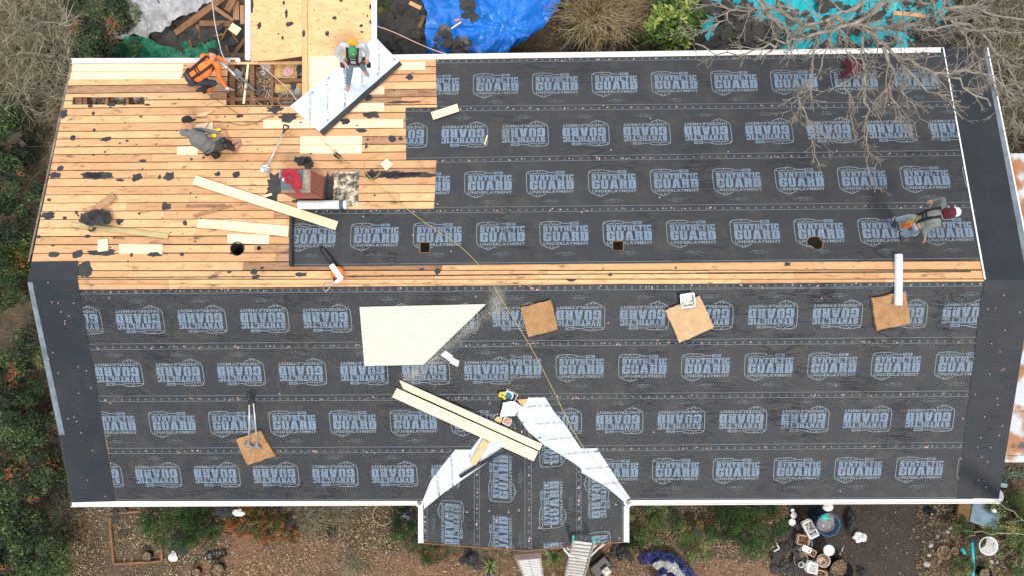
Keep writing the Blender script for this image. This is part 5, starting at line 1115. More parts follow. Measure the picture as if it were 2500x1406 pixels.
tarp('grey_tarp','large crumpled light grey tarp on the ground at upper left',[(250,-60),(285,0),(305,40),(292,80),(262,118),(300,116),(350,100),(378,106),(420,90),(445,75),(560,0),(600,-60)],M['tgrey'],1,.25,.30,1.5,.06,.02)
tarp('green_tarp','green tarp below the grey tarp beside the left gutter',[(243,165),(243,136),(256,121),(300,112),(352,98),(380,104),(400,120),(440,128),(480,105),(520,95),(545,120),(560,165)],M['tgreen'],6,.12,.2,1.8,.05,.05)
tarp('blue_tarp','big bright blue tarp heaped beyond the north gutter',[(1008,-60),(1030,10),(1052,55),(1047,100),(1052,165),(1225,165),(1262,118),(1285,112),(1330,68),(1310,20),(1305,-60)],M['tblue'],11,.55,.26,.75,.05,.04,fold=(1240,78,1.3,.15))
tarp('blue_tarp','loose outer flap of blue tarp with a ragged hem right of the big blue heap',[(1318,-40),(1372,-40),(1365,28),(1352,50),(1330,74),(1286,112),(1258,124),(1244,118),(1280,85),(1300,55),(1316,15)],M['tblue'],12,.30,.12,1.2,.05,.10,fold=(1250,118,2.6,.14))
tarp('blue_tarp','small bunched blue tarp showing between black scraps right of the wing',[(925,-40),(985,-40),(1030,60),(1020,110),(960,125),(926,95)],M['tblue'],14,.15,.2,1.6,.06,.02)
tarp('teal_tarp','torn teal tarp covered with black scraps under the bare tree',[(1690,-60),(1700,60),(1730,160),(2330,150),(2300,-60)],M['tteal'],19,.12,.22,1.5,.07,.02)
tarp('navy_tarp','crumpled navy blue tarp in the yard below the porch',[(1562,1345),(1600,1338),(1625,1335),(1660,1355),(1690,1385),(1706,1420),(1600,1430),(1590,1400),(1608,1372),(1560,1372)],M['tnavy'],23,.12,.16,2.2,.04,.03)
tarp('silver_tarp','silver grey inner side of the folded tarp in the yard below the porch',[(1590,1372),(1615,1350),(1630,1348),(1650,1375),(1690,1412),(1690,1440),(1620,1440),(1612,1395)],M['tsilver'],24,.16,.12,2.4,.04,.10)
# ------------------------------------------------------------ torn tar paper lying over tarps and soil
def tornpile(label,zones,seed,base=.25,h=.2,cover=1.0,smin=.08,smax=.26,lightp=False):
    mb=MB(); r=random.Random(seed)
    for (x0,y0,x1,y1,n,zb) in zones:
        for k in range(n):
            px,py=r.uniform(x0,x1),r.uniform(y0,y1); c=P(px,py,'G',zb)
            z=zb+r.uniform(0,h); R0=r.uniform(smin,smax); sd=r.random()*40; tx,ty=r.uniform(-.35,.35),r.uniform(-.35,.35); m_=18; pts=[]
            for i in range(m_):
                t=2*math.pi*i/m_; f=R0*(1+.5*noise.noise((math.cos(t)*1.6,math.sin(t)*1.6,sd))+r.uniform(-.32,.28)); pts.append((f*math.cos(t)*1.25,f*math.sin(t)*.85))
            a=r.uniform(0,3.14); ca,sa=math.cos(a),math.sin(a)
            v=[(c.x+x*ca-y*sa,c.y+x*sa+y*ca,z+x*tx+y*ty+.03*noise.noise((x*9,y*9,sd))) for x,y in pts]+[(c.x,c.y,z+.03)]
            mb.add(v,[(i,(i+1)%m_,m_) for i in range(m_)],1 if r.random()<.3 else 0,r.random())
    return tag(mb.build('torn_tar_paper',[M['tard'],M['tarl'] if lightp else M['tard']]),label,'tar paper',kind='stuff')
tornpile('heap of torn black tar paper between the green tarp and the wing',[(385,60,470,118,45,.22),(470,50,600,100,60,.25),(400,118,460,150,22,.2),(535,95,600,150,32,.22),(360,0,410,40,4,.4),(470,30,600,100,40,.2)],1,h=.10)
tornpile('black tar paper scraps heaped right of the wing',[(928,5,1050,145,150,.28),(1000,0,1050,40,20,.3)],2)
tornpile('brown and black shingle scraps lying on the big blue tarp',[(1110,8,1165,50,14,.85),(1062,70,1140,150,26,.8)],3,h=.1,smin=.06,smax=.17,lightp=True)
tornpile('black scraps spread over the teal tarp',[(1700,70,1900,150,80,.3),(1700,0,1830,60,26,.3),(1900,0,2300,60,34,.3),(1900,60,2300,150,62,.3),(1770,60,1900,110,40,.3),(2240,60,2320,150,30,.3)],4,smin=.06,smax=.2)
tornpile('black scraps strewn around the garden bed and hedges below the south gutter',[(275,1240,315,1320,5,.02),(430,1300,470,1370,6,.05),(650,1270,720,1340,4,.3),(800,1290,830,1330,3,.1),(1130,1330,1200,1400,9,.05),(1500,1325,1540,1360,6,.1),(1690,1275,1730,1305,2,.5),(1885,1330,1960,1400,26,.1),(1900,1270,1960,1330,18,.05),(120,1000,200,1030,1,.3),(40,330,60,365,2,1.2)],5,h=.05,smin=.05,smax=.14)
tornpile('dark scraps in the brush beyond the north gutter',[(1370,20,1400,130,9,.3),(1440,80,1480,140,6,.2),(2300,20,2420,140,30,.3)],6,h=.1,smin=.08,smax=.2)
# timbers
def timber(label,a,b,w,z0,z1,group,m='oldwood',t_=.05,v=.3):
    A,B=P(*a,'G',z0),P(*b,'G',z1); c=(A+B)/2; d=(B-A); L=d.length; ang=math.atan2(d.y,d.x); mb=MB(); pit=math.asin(d.z/L)
    q=[];n=6
    for i in range(n+1):
        x=-L/2+L*i/n; o=w/2*(1+.12*noise.noise((x*4,w*30,3))); q.append((x,o))
    sec=[(x,o) for x,o in q]+[(x,-o) for x,o in q[::-1]]
    mb.prism([(x,y,-t_/2) for x,y in sec],[(x,y,t_/2) for x,y in sec],0,v); o=mb.build('old_timber',M[m]); o.location=c; o.rotation_euler=(0,-pit,ang); return tag(o,label,'timber',group)
TG='old timbers thrown beside the wing'
timber('longest blackened rafter slanting across the grey tarp',(428,82),(556,-12),.17,.35,.55,TG,v=.1)
timber('brown cross beam lying level just below the long slanting rafter',(488,58),(572,60),.15,.4,.4,TG,v=.5)
timber('grey split post end at the top right of the timber pile',(555,28),(575,-12),.18,.55,.6,TG,v=.2)
timber('reddish board slanting from the long rafter to the wing gutter',(524,20),(570,52),.1,.6,.5,TG,'deckold',v=.9)
timber('wide reddish board upright along the top of the timber pile',(577,5),(577,50),.16,.45,.45,TG,'deckold',v=.7)
timber('pinkish board right of the wide reddish one by the wing gutter',(592,15),(592,60),.11,.45,.45,TG,'deckold',v=.2)
timber('short post stub pointing down below the cross beam',(483,62),(485,97),.10,.4,.3,TG,v=.6)
timber('broken slat leaning among the black paper below the post stub',(463,100),(468,120),.08,.4,.3,TG,v=.4)
timber('thin stick below the slat near the green tarp',(452,122),(442,142),.04,.3,.3,TG,v=.1)
timber('thick brown timber leaning at the gutter end of the pile',(598,97),(572,135),.10,.4,.3,TG,v=.5)
timber('short grey timber just left of the leaning brown one',(552,112),(560,135),.07,.4,.3,TG,v=.1)
timber('thin stick crossing above the short grey timber',(556,70),(541,98),.04,.45,.4,TG,v=.3)
timber('second thin stick right of the first in the timber pile',(562,75),(582,105),.035,.45,.4,TG,v=.3)
timber('small brown stick lying level under the cross beam',(522,90),(552,84),.05,.45,.4,TG,v=.7)
timber('brown weathered pole lying in the black scraps right of the wing',(1043,28),(1008,104),.11,.45,.45,None,v=.6)
timber('short tan board end above the weathered pole',(1000,8),(1028,22),.11,.5,.5,None,'deck',v=.6)
timber('orange brown board at the top beside the yellow green bush',(1700,2),(1742,-6),.12,.35,.35,None,'deckold',v=.7)
timber('orange brown plank on the teal tarp right of the yellow green bush',(1712,29),(1772,36),.12,.4,.4,None,'deckold',v=.9)
timber('tan rough plank on the teal tarp below the big branches',(2180,33),(2257,40),.11,.42,.42,None,'deck',v=.8)
timber('short splintered stick on the big blue tarp',(1102,52),(1122,50),.06,.95,.95,None,'deck',v=.9)
timber('white strip beside the splintered stick on the big blue tarp',(1102,71),(1126,55),.03,.97,.97,None,'new',v=.0)
o=timber('pale square board piece in the timber pile beside the wing gutter',(560,72),(586,72),.22,.55,.55,TG,'new',.02,v=.3)
o.rotation_euler[2]+=R(-35)
for lab,a,b in (('top rail of the timber garden bed frame near the south gutter',(266,1253),(346,1247)),('left rail of the timber garden bed frame',(268,1262),(278,1376)),('bottom rail of the timber garden bed frame',(278,1376),(396,1369)),('right rail of the timber garden bed frame',(395,1338),(396,1368))):
    timber(lab,a,b,.06,.06,.06,'rails of the garden bed',v=.2,m='oldwood')
# ------------------------------------------------------------ yard objects, bottom right
def pot(name,label,cat,px,py,h,r0,r1,m,fill=None,fillh=.75,rimt=.012,z0=0,group=None,lean=None,seg=28):
    """px,py = centre of the rim in the photo"""
    c=P(px,py,'G',z0+h); b=Vector((c.x,c.y,z0)); t=thing(name,label,cat,tuple(b),group); mb=MB()
    mb.lathe(b,[(.001,0),(r0,0),(r1,h-.02),(r1+.012,h-.02),(r1+.012,h),(r1-.004,h),(r1-rimt,h-.03),(r0-rimt*.5,.02),(.001,.02)],(0,0,1),seg); mb.build('shell',m,t,True)
    if fill:
        q=MB(); rr_=r0+(r1-r0)*fillh-rimt; z=h*fillh
        if fill=='lid': q.lathe(b,[(r1+.015,h-.02),(r1+.015,h+.01),(r1*.9,h+.018),(.001,h+.02)],(0,0,1),seg); q.build('lid',m,t,True)
        else:
            r=random.Random(px); q.lathe(b,[(.001,z+.03),(rr_*.6,z+.02),(rr_,z)],(0,0,1),20)
            for k in range(int(260*rr_/.2)):
                a,l=r.uniform(0,6.28),rr_*math.sqrt(r.random())*.95; s_=r.uniform(.012,.035); n_=r.uniform(0,3); p=b+Vector((l*math.cos(a),l*math.sin(a),z+.03+r.uniform(0,.03)))
                q.poly([p+Vector((s_*math.cos(n_+i*1.57)*(1 if i%2 else .5),s_*math.sin(n_+i*1.57)*(1 if i%2 else .5),r.uniform(-.01,.01))) for i in range(4)],0,r.uniform(.2,.95))
            q.build('contents',fill,t)
    return t
M['barrel']=mat('blue_barrel_plastic',(.04,.14,.24),.45,(.03,.10,.18),5); M['trashm']=palette('mixed_trash',[(0,(.05,.04,.04)),(.3,(.3,.18,.12)),(.6,(.45,.42,.4)),(.8,(.2,.25,.4)),(1,(.7,.68,.65))],nscale=20)
M['tanpl']=mat('tan_plastic',(.46,.28,.18),.5,(.40,.24,.15),8); M['cream']=mat('cream_plastic',(.50,.46,.38),.5,(.42,.38,.31),8); M['greypl']=mat('pale_grey_plastic',(.55,.58,.62),.4,(.48,.51,.55),8)
t=pot('barrel','tall blue barrel full of trash with a teal lid inside, under the south gutter','barrel',2023,1280,.72,.24,.295,M['barrel'],M['trashm'],.7)
mb=MB(); c=P(2014,1262,'G',.58); mb.lathe(c,[(.001,.02),(.08,.015),(.095,0)],(0,0,1),20); mb.build('teal_lid',mat('mint_plastic',(.02,.55,.42),.4),t,True)
def basket(name,label,px,py,w,l,h,rot,m,z=0,ribs=True,handle=False,fill=True,cat='basket'):
    c=P(px,py,'G',z+h); b=Vector((c.x,c.y,z)); t=thing(name,label,cat,tuple(b)); Q=Matrix.Rotation(R(rot),3,'Z'); mb=MB()
    for (x,y,lx,ly) in ((0,w/2,l,.012),(0,-w/2,l,.012),(l/2,0,.012,w),(-l/2,0,.012,w)):
        n=max(3,int(max(lx,ly)/.045))
        for k in range(n):
            f=(k+.5)/n-.5; o=Vector((x+(lx*f if lx>.02 else 0),y+(ly*f if ly>.02 else 0),h/2)); mb.box(b+Q@o,(lx/n*.6 if lx>.02 else .008,ly/n*.6 if ly>.02 else .008,h*.95),0,None,Q)
        for zz in (h-.012,.02,h*.5): mb.box(b+Q@Vector((x,y,zz)),(lx+.012,ly+.012,.024 if zz>.9*h else .014),0,None,Q)
    mb.box(b+Vector((0,0,.006)),(l,w,.01),0,None,Q); mb.build('walls',m,t)
    if handle:
        mb=MB(); mb.tube([b+Q@Vector((0,w/2*math.cos(a),h+.10*math.sin(a))) for a in [math.pi*k/10 for k in range(11)]],.012,8); mb.build('handle',m,t,True)
    if fill:
        q=MB(); r=random.Random(px)
        for k in range(120): p=b+Q@Vector((r.uniform(-l/2,l/2)*.85,r.uniform(-w/2,w/2)*.85,.03+r.uniform(0,.05))); s_=r.uniform(.012,.03); n_=r.uniform(0,3); q.poly([p+Vector((s_*math.cos(n_+i*1.57),s_*.5*math.sin(n_+i*1.57),r.uniform(-.01,.01))) for i in range(4)],0,r.uniform(0,.8))
        q.build('contents',M['litter'],t)
    return t
basket('basket','white plastic basket with a handle, left of the blue barrel',1980,1292,.24,.44,.16,-62,M['whitep'],.35,handle=True)
basket('basket','tan slotted crate just under the white handled basket',1962,1318,.24,.30,.14,-8,M['tanpl'],.15)
basket('basket','blue wire basket below the tan slotted crate',1966,1332,.26,.36,.16,-4,M['barrel'],.0)
basket('basket','tan slotted tray lying across the blue wire basket',1974,1344,.16,.42,.10,-28,M['tanpl'],.18)
tub('food_tray','clear tray resting inside the tan slotted tray','tray',P(1968,1338,'G',.3),.22,.13,.04,R(-25),M['clearp'])
pot('bucket','white bucket with a closed lid right of the tan slotted tray','bucket',2024,1342,.34,.12,.13,M['whitep'],'lid')
t=pot('bucket','cream bucket with a small tan basket dropped inside','bucket',2011,1368,.36,.155,.17,M['cream'],M['litter'],.5)
basket('basket','small tan basket sitting inside the cream bucket',2008,1370,.15,.20,.10,-50,M['tanpl'],.26,fill=False)
pot('planter','big black planter holding dry leaves at the bottom of the yard','planter',2056,1394,.40,.25,.31,M['black'],M['litter'],.35)
basket('crate','white slatted crate beside the cream bucket',1984,1386,.26,.24,.2,-12,M['whitep'],.1,fill=False,cat='crate')
basket('crate','tan slatted crate below the cream bucket',2007,1402,.2,.26,.16,-15,M['tanpl'],.0,cat='crate')
pot('jug','pale blue grey plastic jug lying left of the white slatted crate','jug',1957,1378,.24,.10,.07,M['greypl'])
pot('basin','tan brown basin under the jug','basin',1956,1366,.14,.16,.19,M['tanpl'],M['litter'],.6)
for q in ((1934,1244,.05,'small white cup lid nearest the hedge and the gutter'),(1937,1256,.085,'dusty white pot saucer just below the small cup lid'),(1933,1273,.095,'larger chipped white saucer below the dusty one')):
    c=P(q[0],q[1],'G',.12); mb=MB(); mb.lathe(c,[(.001,0),(q[2]*.7,0),(q[2],.03),(q[2]-.01,.03),(q[2]*.65,.012),(.001,.012)],(0,0,1),18); tag(mb.build('saucer',M['whitep'],None,True),q[3],'saucer')
def lump(name,label,cat,px,py,rx,ry,h,m,seed,z=.02,sc=6,amp=.12):
    c=P(px,py,'G',z+h/2); q=[]; n=16
    for i in range(n):
        a=2*math.pi*i/n; f=1+.55*noise.noise((math.cos(a)*1.5,math.sin(a)*1.5,seed*3.1)); q.append((c.x+rx*f*math.cos(a),c.y+ry*f*math.sin(a)))
    mb=MB(); cf=crumple(sc,amp,seed); grid_sheet(mb,ccw(q),'G',z,.025,lambda x,y:max(0,1-((x-c.x)/rx)**2*.8-((y-c.y)/ry)**2*.8)*h+cf(x,y)*.6)
    return tag(mb.build(name,m,None,False),label,cat)
M['pbag']=mat('glossy_black_bag',(.02,.02,.022),.25,(.04,.04,.045),8)
lump('garbage_bag','glossy black garbage bag right of the blue barrel','bag',2077,1268,.16,.28,.18,M['pbag'],2)
lump('rag','crumpled white rag lying alone on the dark driveway','rag',2097,1310,.18,.15,.08,M['whitep'],3)
lump('rag','white cloth caught under the south gutter above the blue barrel','rag',2020,1234,.12,.12,.06,M['whitep'],9,z=.9)
lump('garbage_bag','small knotted black bag on the driveway near the gutter','bag',2274,1250,.13,.13,.14,M['pbag'],4)
lump('garbage_bag','small black bag at the lower edge of the driveway','bag',2104,1394,.11,.11,.12,M['pbag'],5)
lump('rag','round white bag lying beside the garden bed','bag',424,1357,.13,.12,.10,M['whitep'],6)
lump('black_cloth','black cloth bundle hanging over the hedge under the south gutter','cloth',552,1243,.34,.17,.16,M['tar'],7,z=.8)
lump('rag','white plastic bag on the hedge right of the black cloth','bag',583,1250,.15,.10,.08,M['whitep'],8,z=.9)
lump('garbage_bag','dark round lump on the dark hedge beside the porch gutter','bag',992,1257,.22,.17,.12,M['pbag'],10,z=.5)
lump('garbage_bag','black bag under the twigs below the porch edge','bag',1153,1362,.2,.2,.2,M['pbag'],11)
lump('garbage_bag','black bag standing under the right porch gutter','bag',1518,1345,.2,.24,.2,M['pbag'],12)
mb=MB(); mb.tube([P(2060,1332,'G',.02),P(2053,1347,'G',.02)],.014,8); mb.ball(P(2051,1352,'G',.02),(.035,.035,.015)); tag(mb.build('scoop',M['alu'],None,True),'small metal scoop lying right of the lidded white bucket','scoop')
mb=MB(); mb.tube([P(1892,1318,'G',.25),P(1902,1338,'G',.22),P(1889,1345,'G',.25)],.022,8); tag(mb.build('elbow_pipe',M['whitep'],None,True),'bent white pipe elbow at the edge of the dark hedge','pipe')
cable('garden_hose','thin brown hose curling left of the baskets','hose',[(1948,1406,'G',.1),(1925,1375,'G',.1),(1926,1350,'G',.15),(1945,1335,'G',.3),(1965,1350,'G',.35)],.012,M['cord'])
mb=MB(); n=28; mb.tube([P(935+25*math.cos(2*math.pi*k/n),1255+26*math.sin(2*math.pi*k/n),'G',.15) for k in range(n+1)],.014,6); tag(mb.build('hoop',mat('pale_green_hoop',(.30,.34,.20),.5),None,True),'pale green hoop lying on brown leaves left of the porch','hoop')
def flatbox(name,label,cat,pts,z,h,m,s='G'):
    q=[P(a,b,s,z+h) for a,b in pts]; q=[(p.x,p.y) for p in q]; q=ccw(q); mb=MB(); mb.prism([(x,y,z) for x,y in q],[(x,y,z+h) for x,y in q],0,.5); return tag(mb.build(name,m),label,cat)
t=thing('seed_tray','long black seed tray on the red clay','tray',tuple(P(526,1354,'G')))
q=[P(a,b,'G',.12) for a,b in ((501,1351),(547,1341),(551,1356),(506,1368))]; mb=MB()
qq=ccw([(p.x,p.y) for p in q]); cc=(sum(p[0] for p in qq)/4,sum(p[1] for p in qq)/4); 
for k in range(4):
    a_,b_=qq[k],qq[(k+1)%4]; ai,bi=lerp(a_,cc,.08),lerp(b_,cc,.08); mb.prism([(x,y,0) for x,y in (a_,b_,bi,ai)],[(x,y,.12) for x,y in (a_,b_,bi,ai)])
mb.prism([(x,y,0) for x,y in qq],[(x,y,.04) for x,y in qq]); mb.build('shell',M['black'],t)
q=[P(a,b,'G',.08) for a,b in ((502,1352),(514,1350),(518,1364),(507,1366))]; mb=MB(); mb.poly([p for p in q[::-1]]); mb.build('divider',M['slate'],t)
for (px,py,r,lab) in ((356,1358,.135,'black round pot of dry leaves in the corner of the garden bed'),(530,1392,.19,'largest black round pot at the bottom of the clay yard'),(477,1398,.13,'black pot cut by the bottom edge left of the largest one')):
    pot('black_pot',lab,'pot',px,py,.22,r*.8,r,M['black'],M['litter'],.7,group='black pots in the yard')
# big white bucket, pipes and clutter at the right
M['murk']=mat('murky_water',(.05,.04,.02),.1,(.08,.07,.03),5)
t=pot('bucket','big open white bucket holding murky water at lower right','bucket',2414,1332,.46,.2,.235,M['whitep'])
mb=MB(); mb.lathe(P(2414,1332,'G',.46)-Vector((0,0,.38)),[(.001,0),(.19,0)],(0,0,1),28); mb.build('water',M['murk'],t,True)
for lab,a,b in (('upper straight teal pipe next to the big white bucket',(2373,1322),(2376,1384)),('short slanting teal pipe left of the straight one',(2348,1337),(2367,1374)),('lower teal pipe reaching the bottom edge of the picture',(2376,1380),(2373,1412))):
    mb=MB(); mb.tube([P(*a,'G',.3),P(*b,'G',.24)],.045,12); tag(mb.build('teal_pipe',M['tteal'],None,True),lab,'pipe','teal pipes')
pot('clay_pot','small tan clay pot left of the teal pipes','pot',2332,1345,.16,.07,.09,M['tanpl'],M['litter'],.5)
pot('clay_pot','broken low tan basin left of the small clay pot','basin',2305,1348,.1,.15,.17,M['tanpl'],M['litter'],.7)
pot('planter','black planter below the big white bucket at the bottom edge','planter',2408,1402,.25,.14,.17,M['black'],M['litter'],.5)
flatbox('blue_board','flat blue painted board lying under the end of the south gutter','board',[(2376,1226),(2447,1226),(2433,1294),(2368,1272)],.25,.03,mat('worn_blue_paint',(.13,.22,.28),.6,(.10,.15,.19),3,lo=.5,hi=.6,bump=.2))
flatbox('straw_bale','brown fibrous mat left of the blue board','mat',[(2342,1226),(2374,1226),(2366,1274),(2336,1262)],.15,.1,mat('brown_fibre',(.24,.15,.05),.95,(.12,.07,.03),14,stretch=(6,1,1),bump=.8,bscale=40))
mb=MB(); mb.tube([P(2421,1242,'G',.4),P(2430,1247,'G',.5)],.05,12); tag(mb.build('white_canister',M['whitep'],None,True),'short white canister standing on the blue board','canister')
c=P(2442,1222,zS); mb=MB(); mb.lathe(Vector((c.x+.05,c.y+.05,zS-.25)),[(.001,0),(.14,0),(.17,.05),(.163,.05),(.135,.01),(.001,.01)],(0,0,1),28); tag(mb.build('glass_dish',M['clearp'],None,True),'round clear dish at the right end of the south gutter','dish')
for lab,pts,m,z in (('small light blue board under the east rake',[(2440,1176),(2460,1180),(2458,1190),(2437,1186)],'barrel',.8),):
    flatbox('blue_board',lab,'board',pts,z,.02,mat('light_blue_paint',(.2,.3,.4),.6))
for lab,pts in (('green metal chair frame beside the rusty shed, upper bar',[(2445,1166,.7),(2455,1156,.8),(2475,1150,.85),(2520,1160,.8)]),('green metal chair frame beside the rusty shed, lower bar',[(2450,1172,.6),(2462,1160,.7),(2480,1157,.72),(2520,1170,.7)])):
    mb=MB(); mb.tube([P(a,b,'G',z) for a,b,z in pts],.028,8); tag(mb.build('chair_frame',mat('dark_green_paint',(.05,.13,.10),.4),None,True),lab,'chair frame')
st=random.Random(8)
M['stone']=mat('pale_stone',(.42,.40,.37),.9,(.25,.23,.21),12,bump=.6)
for k,(px,py,r) in enumerate(((2320,1288,.05),(2314,1297,.045),(2327,1277,.06),(2289,1307,.03),(2268,1354,.05),(2272,1330,.06),(2262,1376,.08),(2295,1368,.04),(2420,1370,.05),(2434,1371,.04))):
    mb=MB(); mb.ball(P(px,py,'G',r*.5),(r*1.3,r,r*.7),Matrix.Rotation(st.uniform(0,3),3,'Z'),9,6); tag(mb.build('stone',M['stone']),'pale stone edging the planting bed at lower right','stone','pale stones edging the lower right bed')
# generator, louvred panel, ladder
t=thing('generator','black generator with a cream fuel tank right of the ladder','generator',tuple(P(1470,1385,'G'))); Q=Matrix.Rotation(R(42),3,'Z')
g0=P(1468,1384,'G',.3); mb=MB(); mb.box(g0+Q@Vector((.0,0,-.12)),(.5,.36,.26),0,None,Q); mb.tube([g0+Q@Vector((-.28,.2,.08)),g0+Q@Vector((.28,.2,.08)),g0+Q@Vector((.28,-.2,.08)),g0+Q@Vector((-.28,-.2,.08)),g0+Q@Vector((-.28,.2,.08))],.018,8); mb.build('engine_block',M['black'],t)
mb=MB(); mb.box(g0+Q@Vector((.05,-.14,.06)),(.2,.2,.1),0,None,Q); mb.build('fuel_tank',M['cream'],t); mb=MB(); mb.lathe(g0+Q@Vector((.05,-.15,.11)),[(.055,0),(.055,.03),(.001,.035)],(0,0,1),16); mb.build('tank_cap',M['whitep'],t,True)
t=thing('louvred_panel','white louvred panel with a brown top rail leaning below the porch edge','panel',tuple(P(1300,1430,'G')))
tl_,tr_=P(1254,1352,1.75),P(1319,1346,1.75); bl_,br_=P(1286,1428,.03),P(1330,1424,.03)
nn=(tr_-tl_).cross(bl_-tl_).normalized(); nn=nn if nn.z>0 else -nn
def quadbox(mb,a,b,c,d,th,mi=0): q=[a,b,c,d]; mb.prism([p-nn*th for p in q],q,mi,.5)
def lp(u,v): return (tl_*(1-u)+tr_*u)*(1-v)+(bl_*(1-u)+br_*u)*v
mb=MB(); quadbox(mb,lp(0,0),lp(0,1),lp(.07,1),lp(.07,0),.05); quadbox(mb,lp(.93,0),lp(.93,1),lp(1,1),lp(1,0),.05); quadbox(mb,lp(.07,.93),lp(.07,1),lp(.93,1),lp(.93,.93),.05); quadbox(mb,lp(.48,.16),lp(.48,.93),lp(.51,.93),lp(.51,.16),.045); mb.build('frame',mat('aged_grey_frame',(.4,.38,.35),.6),t)
mb=MB(); [quadbox(mb,lp(.08,.165+k*.05)+nn*.0,lp(.08,.211+k*.05)-nn*.014,lp(.92,.211+k*.05)-nn*.014,lp(.92,.165+k*.05),.01) for k in range(15)]; mb.build('louvres',M['whitep'],t)
mb=MB(); quadbox(mb,lp(-.02,-.01)+nn*.03,lp(-.02,.15)+nn*.03,lp(1.02,.15)+nn*.03,lp(1.02,-.01)+nn*.03,.08); mb.build('top_rail',mat('brown_grey_rail',(.20,.15,.13),.8),t)
t=thing('extension_ladder','aluminium extension ladder with green tips leaning on the porch edge','ladder',tuple(P(1400,1432,'G')))
A0,A1=P(1399,1315,3.5),P(1448,1321,3.5); B0,B1=P(1372,1440,.02),P(1416,1447,.02)
ax=(A1-A0).normalized(); dn=(B0-A0).normalized(); nl=ax.cross(dn).normalized(); nl=nl if nl.z>0 else -nl
for (u,v) in ((A0,B0),(A1,B1)):
    mb=MB(); F_=Matrix((ax,dn,nl)).transposed(); mb.box((u+v)/2,(.035,(v-u).length,.08),0,None,F_); mb.build('rail',M['alu'],t)
    mb=MB(); mb.box(u-dn*.06,(.045,.13,.09),0,None,F_); mb.build('rail_tip',mat('green_plastic_tip',(.02,.45,.28),.5),t)
L=(B0-A0).length; M['rungm']=mat('bright_rung',(.68,.67,.63),.5,(.55,.54,.5),12)
for k in range(int(L/.25)):
    a_=A0+dn*(.1+k*.25); b_=A1+dn*(.1+k*.25); mb=MB(); mb.box((a_+b_)/2+nl*.03,((b_-a_).length-.03,.10,.03),0,None,F_); mb.build('rung',M['rungm'],t)
mb=MB(); mb.tube([P(1374,1334,2.9),P(1378,1340,2.9),P(1390,1355,2.7),P(1405,1357,2.6),P(1430,1362,2.6),P(1444,1354,2.6),P(1460,1338,2.7),P(1478,1324,2.9)],.022,8); mb.tube([P(1380,1332,2.9),P(1392,1343,2.8),P(1410,1350,2.65),P(1436,1349,2.7),P(1452,1332,2.8),P(1462,1323,2.9)],.02,8); mb.build('stabiliser',M['whitep'],t,True)
# ------------------------------------------------------------ rusty metal roofed shed on the right
zT=2.3; a=P(2463,375,zT); b=P(2447,1128,zT); x1=a.x+5; t=thing('shed','low shed with a rusty white metal roof beyond the right rake','shed',(a.x+.3,(a.y+b.y)/2,0))
def rusty():
    m=bpy.data.materials.new('rusty_white_metal'); m.use_nodes=True; N=m.node_tree.nodes; L=m.node_tree.links; bs=N['Principled BSDF']; bs.inputs['Roughness'].default_value=.5
    tc=N.new('ShaderNodeTexCoord'); n=N.new('ShaderNodeTexNoise'); n.inputs['Scale'].default_value=2.0; n.inputs['Detail'].default_value=7; L.new(tc.outputs['Object'],n.inputs['Vector'])
    r=N.new('ShaderNodeValToRGB'); e=r.color_ramp.elements; e[0].position=.5; e[0].color=(.47,.50,.55,1); e[1].position=.58; e[1].color=(.33,.17,.08,1); q=e.new(.66); q.color=(.30,.12,.045,1); q=e.new(.69); q.color=(.06,.055,.055,1); L.new(n.outputs[0],r.inputs[0]); L.new(r.outputs[0],bs.inputs['Base Color']); return m
M['rust']=rusty(); mb=MB(); y0,y1=b.y,a.y; ys=[y0]+[P(2470,q,zT).y for q in (1112,1004,898,760,620,500)]+[y1]
x0_=min(a.x,b.x)-.3
for k in range(len(ys)-1): mb.prism([(x0_,ys[k]+.008,zT-.03),(x1,ys[k]+.008,zT-.03),(x1,ys[k+1]-.008,zT-.03),(x0_,ys[k+1]-.008,zT-.03)],[(x0_,ys[k]+.008,zT),(x1,ys[k]+.008,zT+.02),(x1,ys[k+1]-.008,zT+.02),(x0_,ys[k+1]-.008,zT)])
for y in ys[1:-1]: mb.box(((x0_+x1)/2,y,zT+.012),(x1-x0_,.03,.03))
mb.build('roof_sheet',M['rust'],t); mb=MB(); mb.prism([(x0_+.2,y0+.2,0),(x1-.2,y0+.2,0),(x1-.2,y1-.2,0),(x0_+.2,y1-.2,0)],[(x0_+.2,y0+.2,zT-.05),(x1-.2,y0+.2,zT-.05),(x1-.2,y1-.2,zT-.05),(x0_+.2,y1-.2,zT-.05)]); mb.build('wall',M['wall'],t)
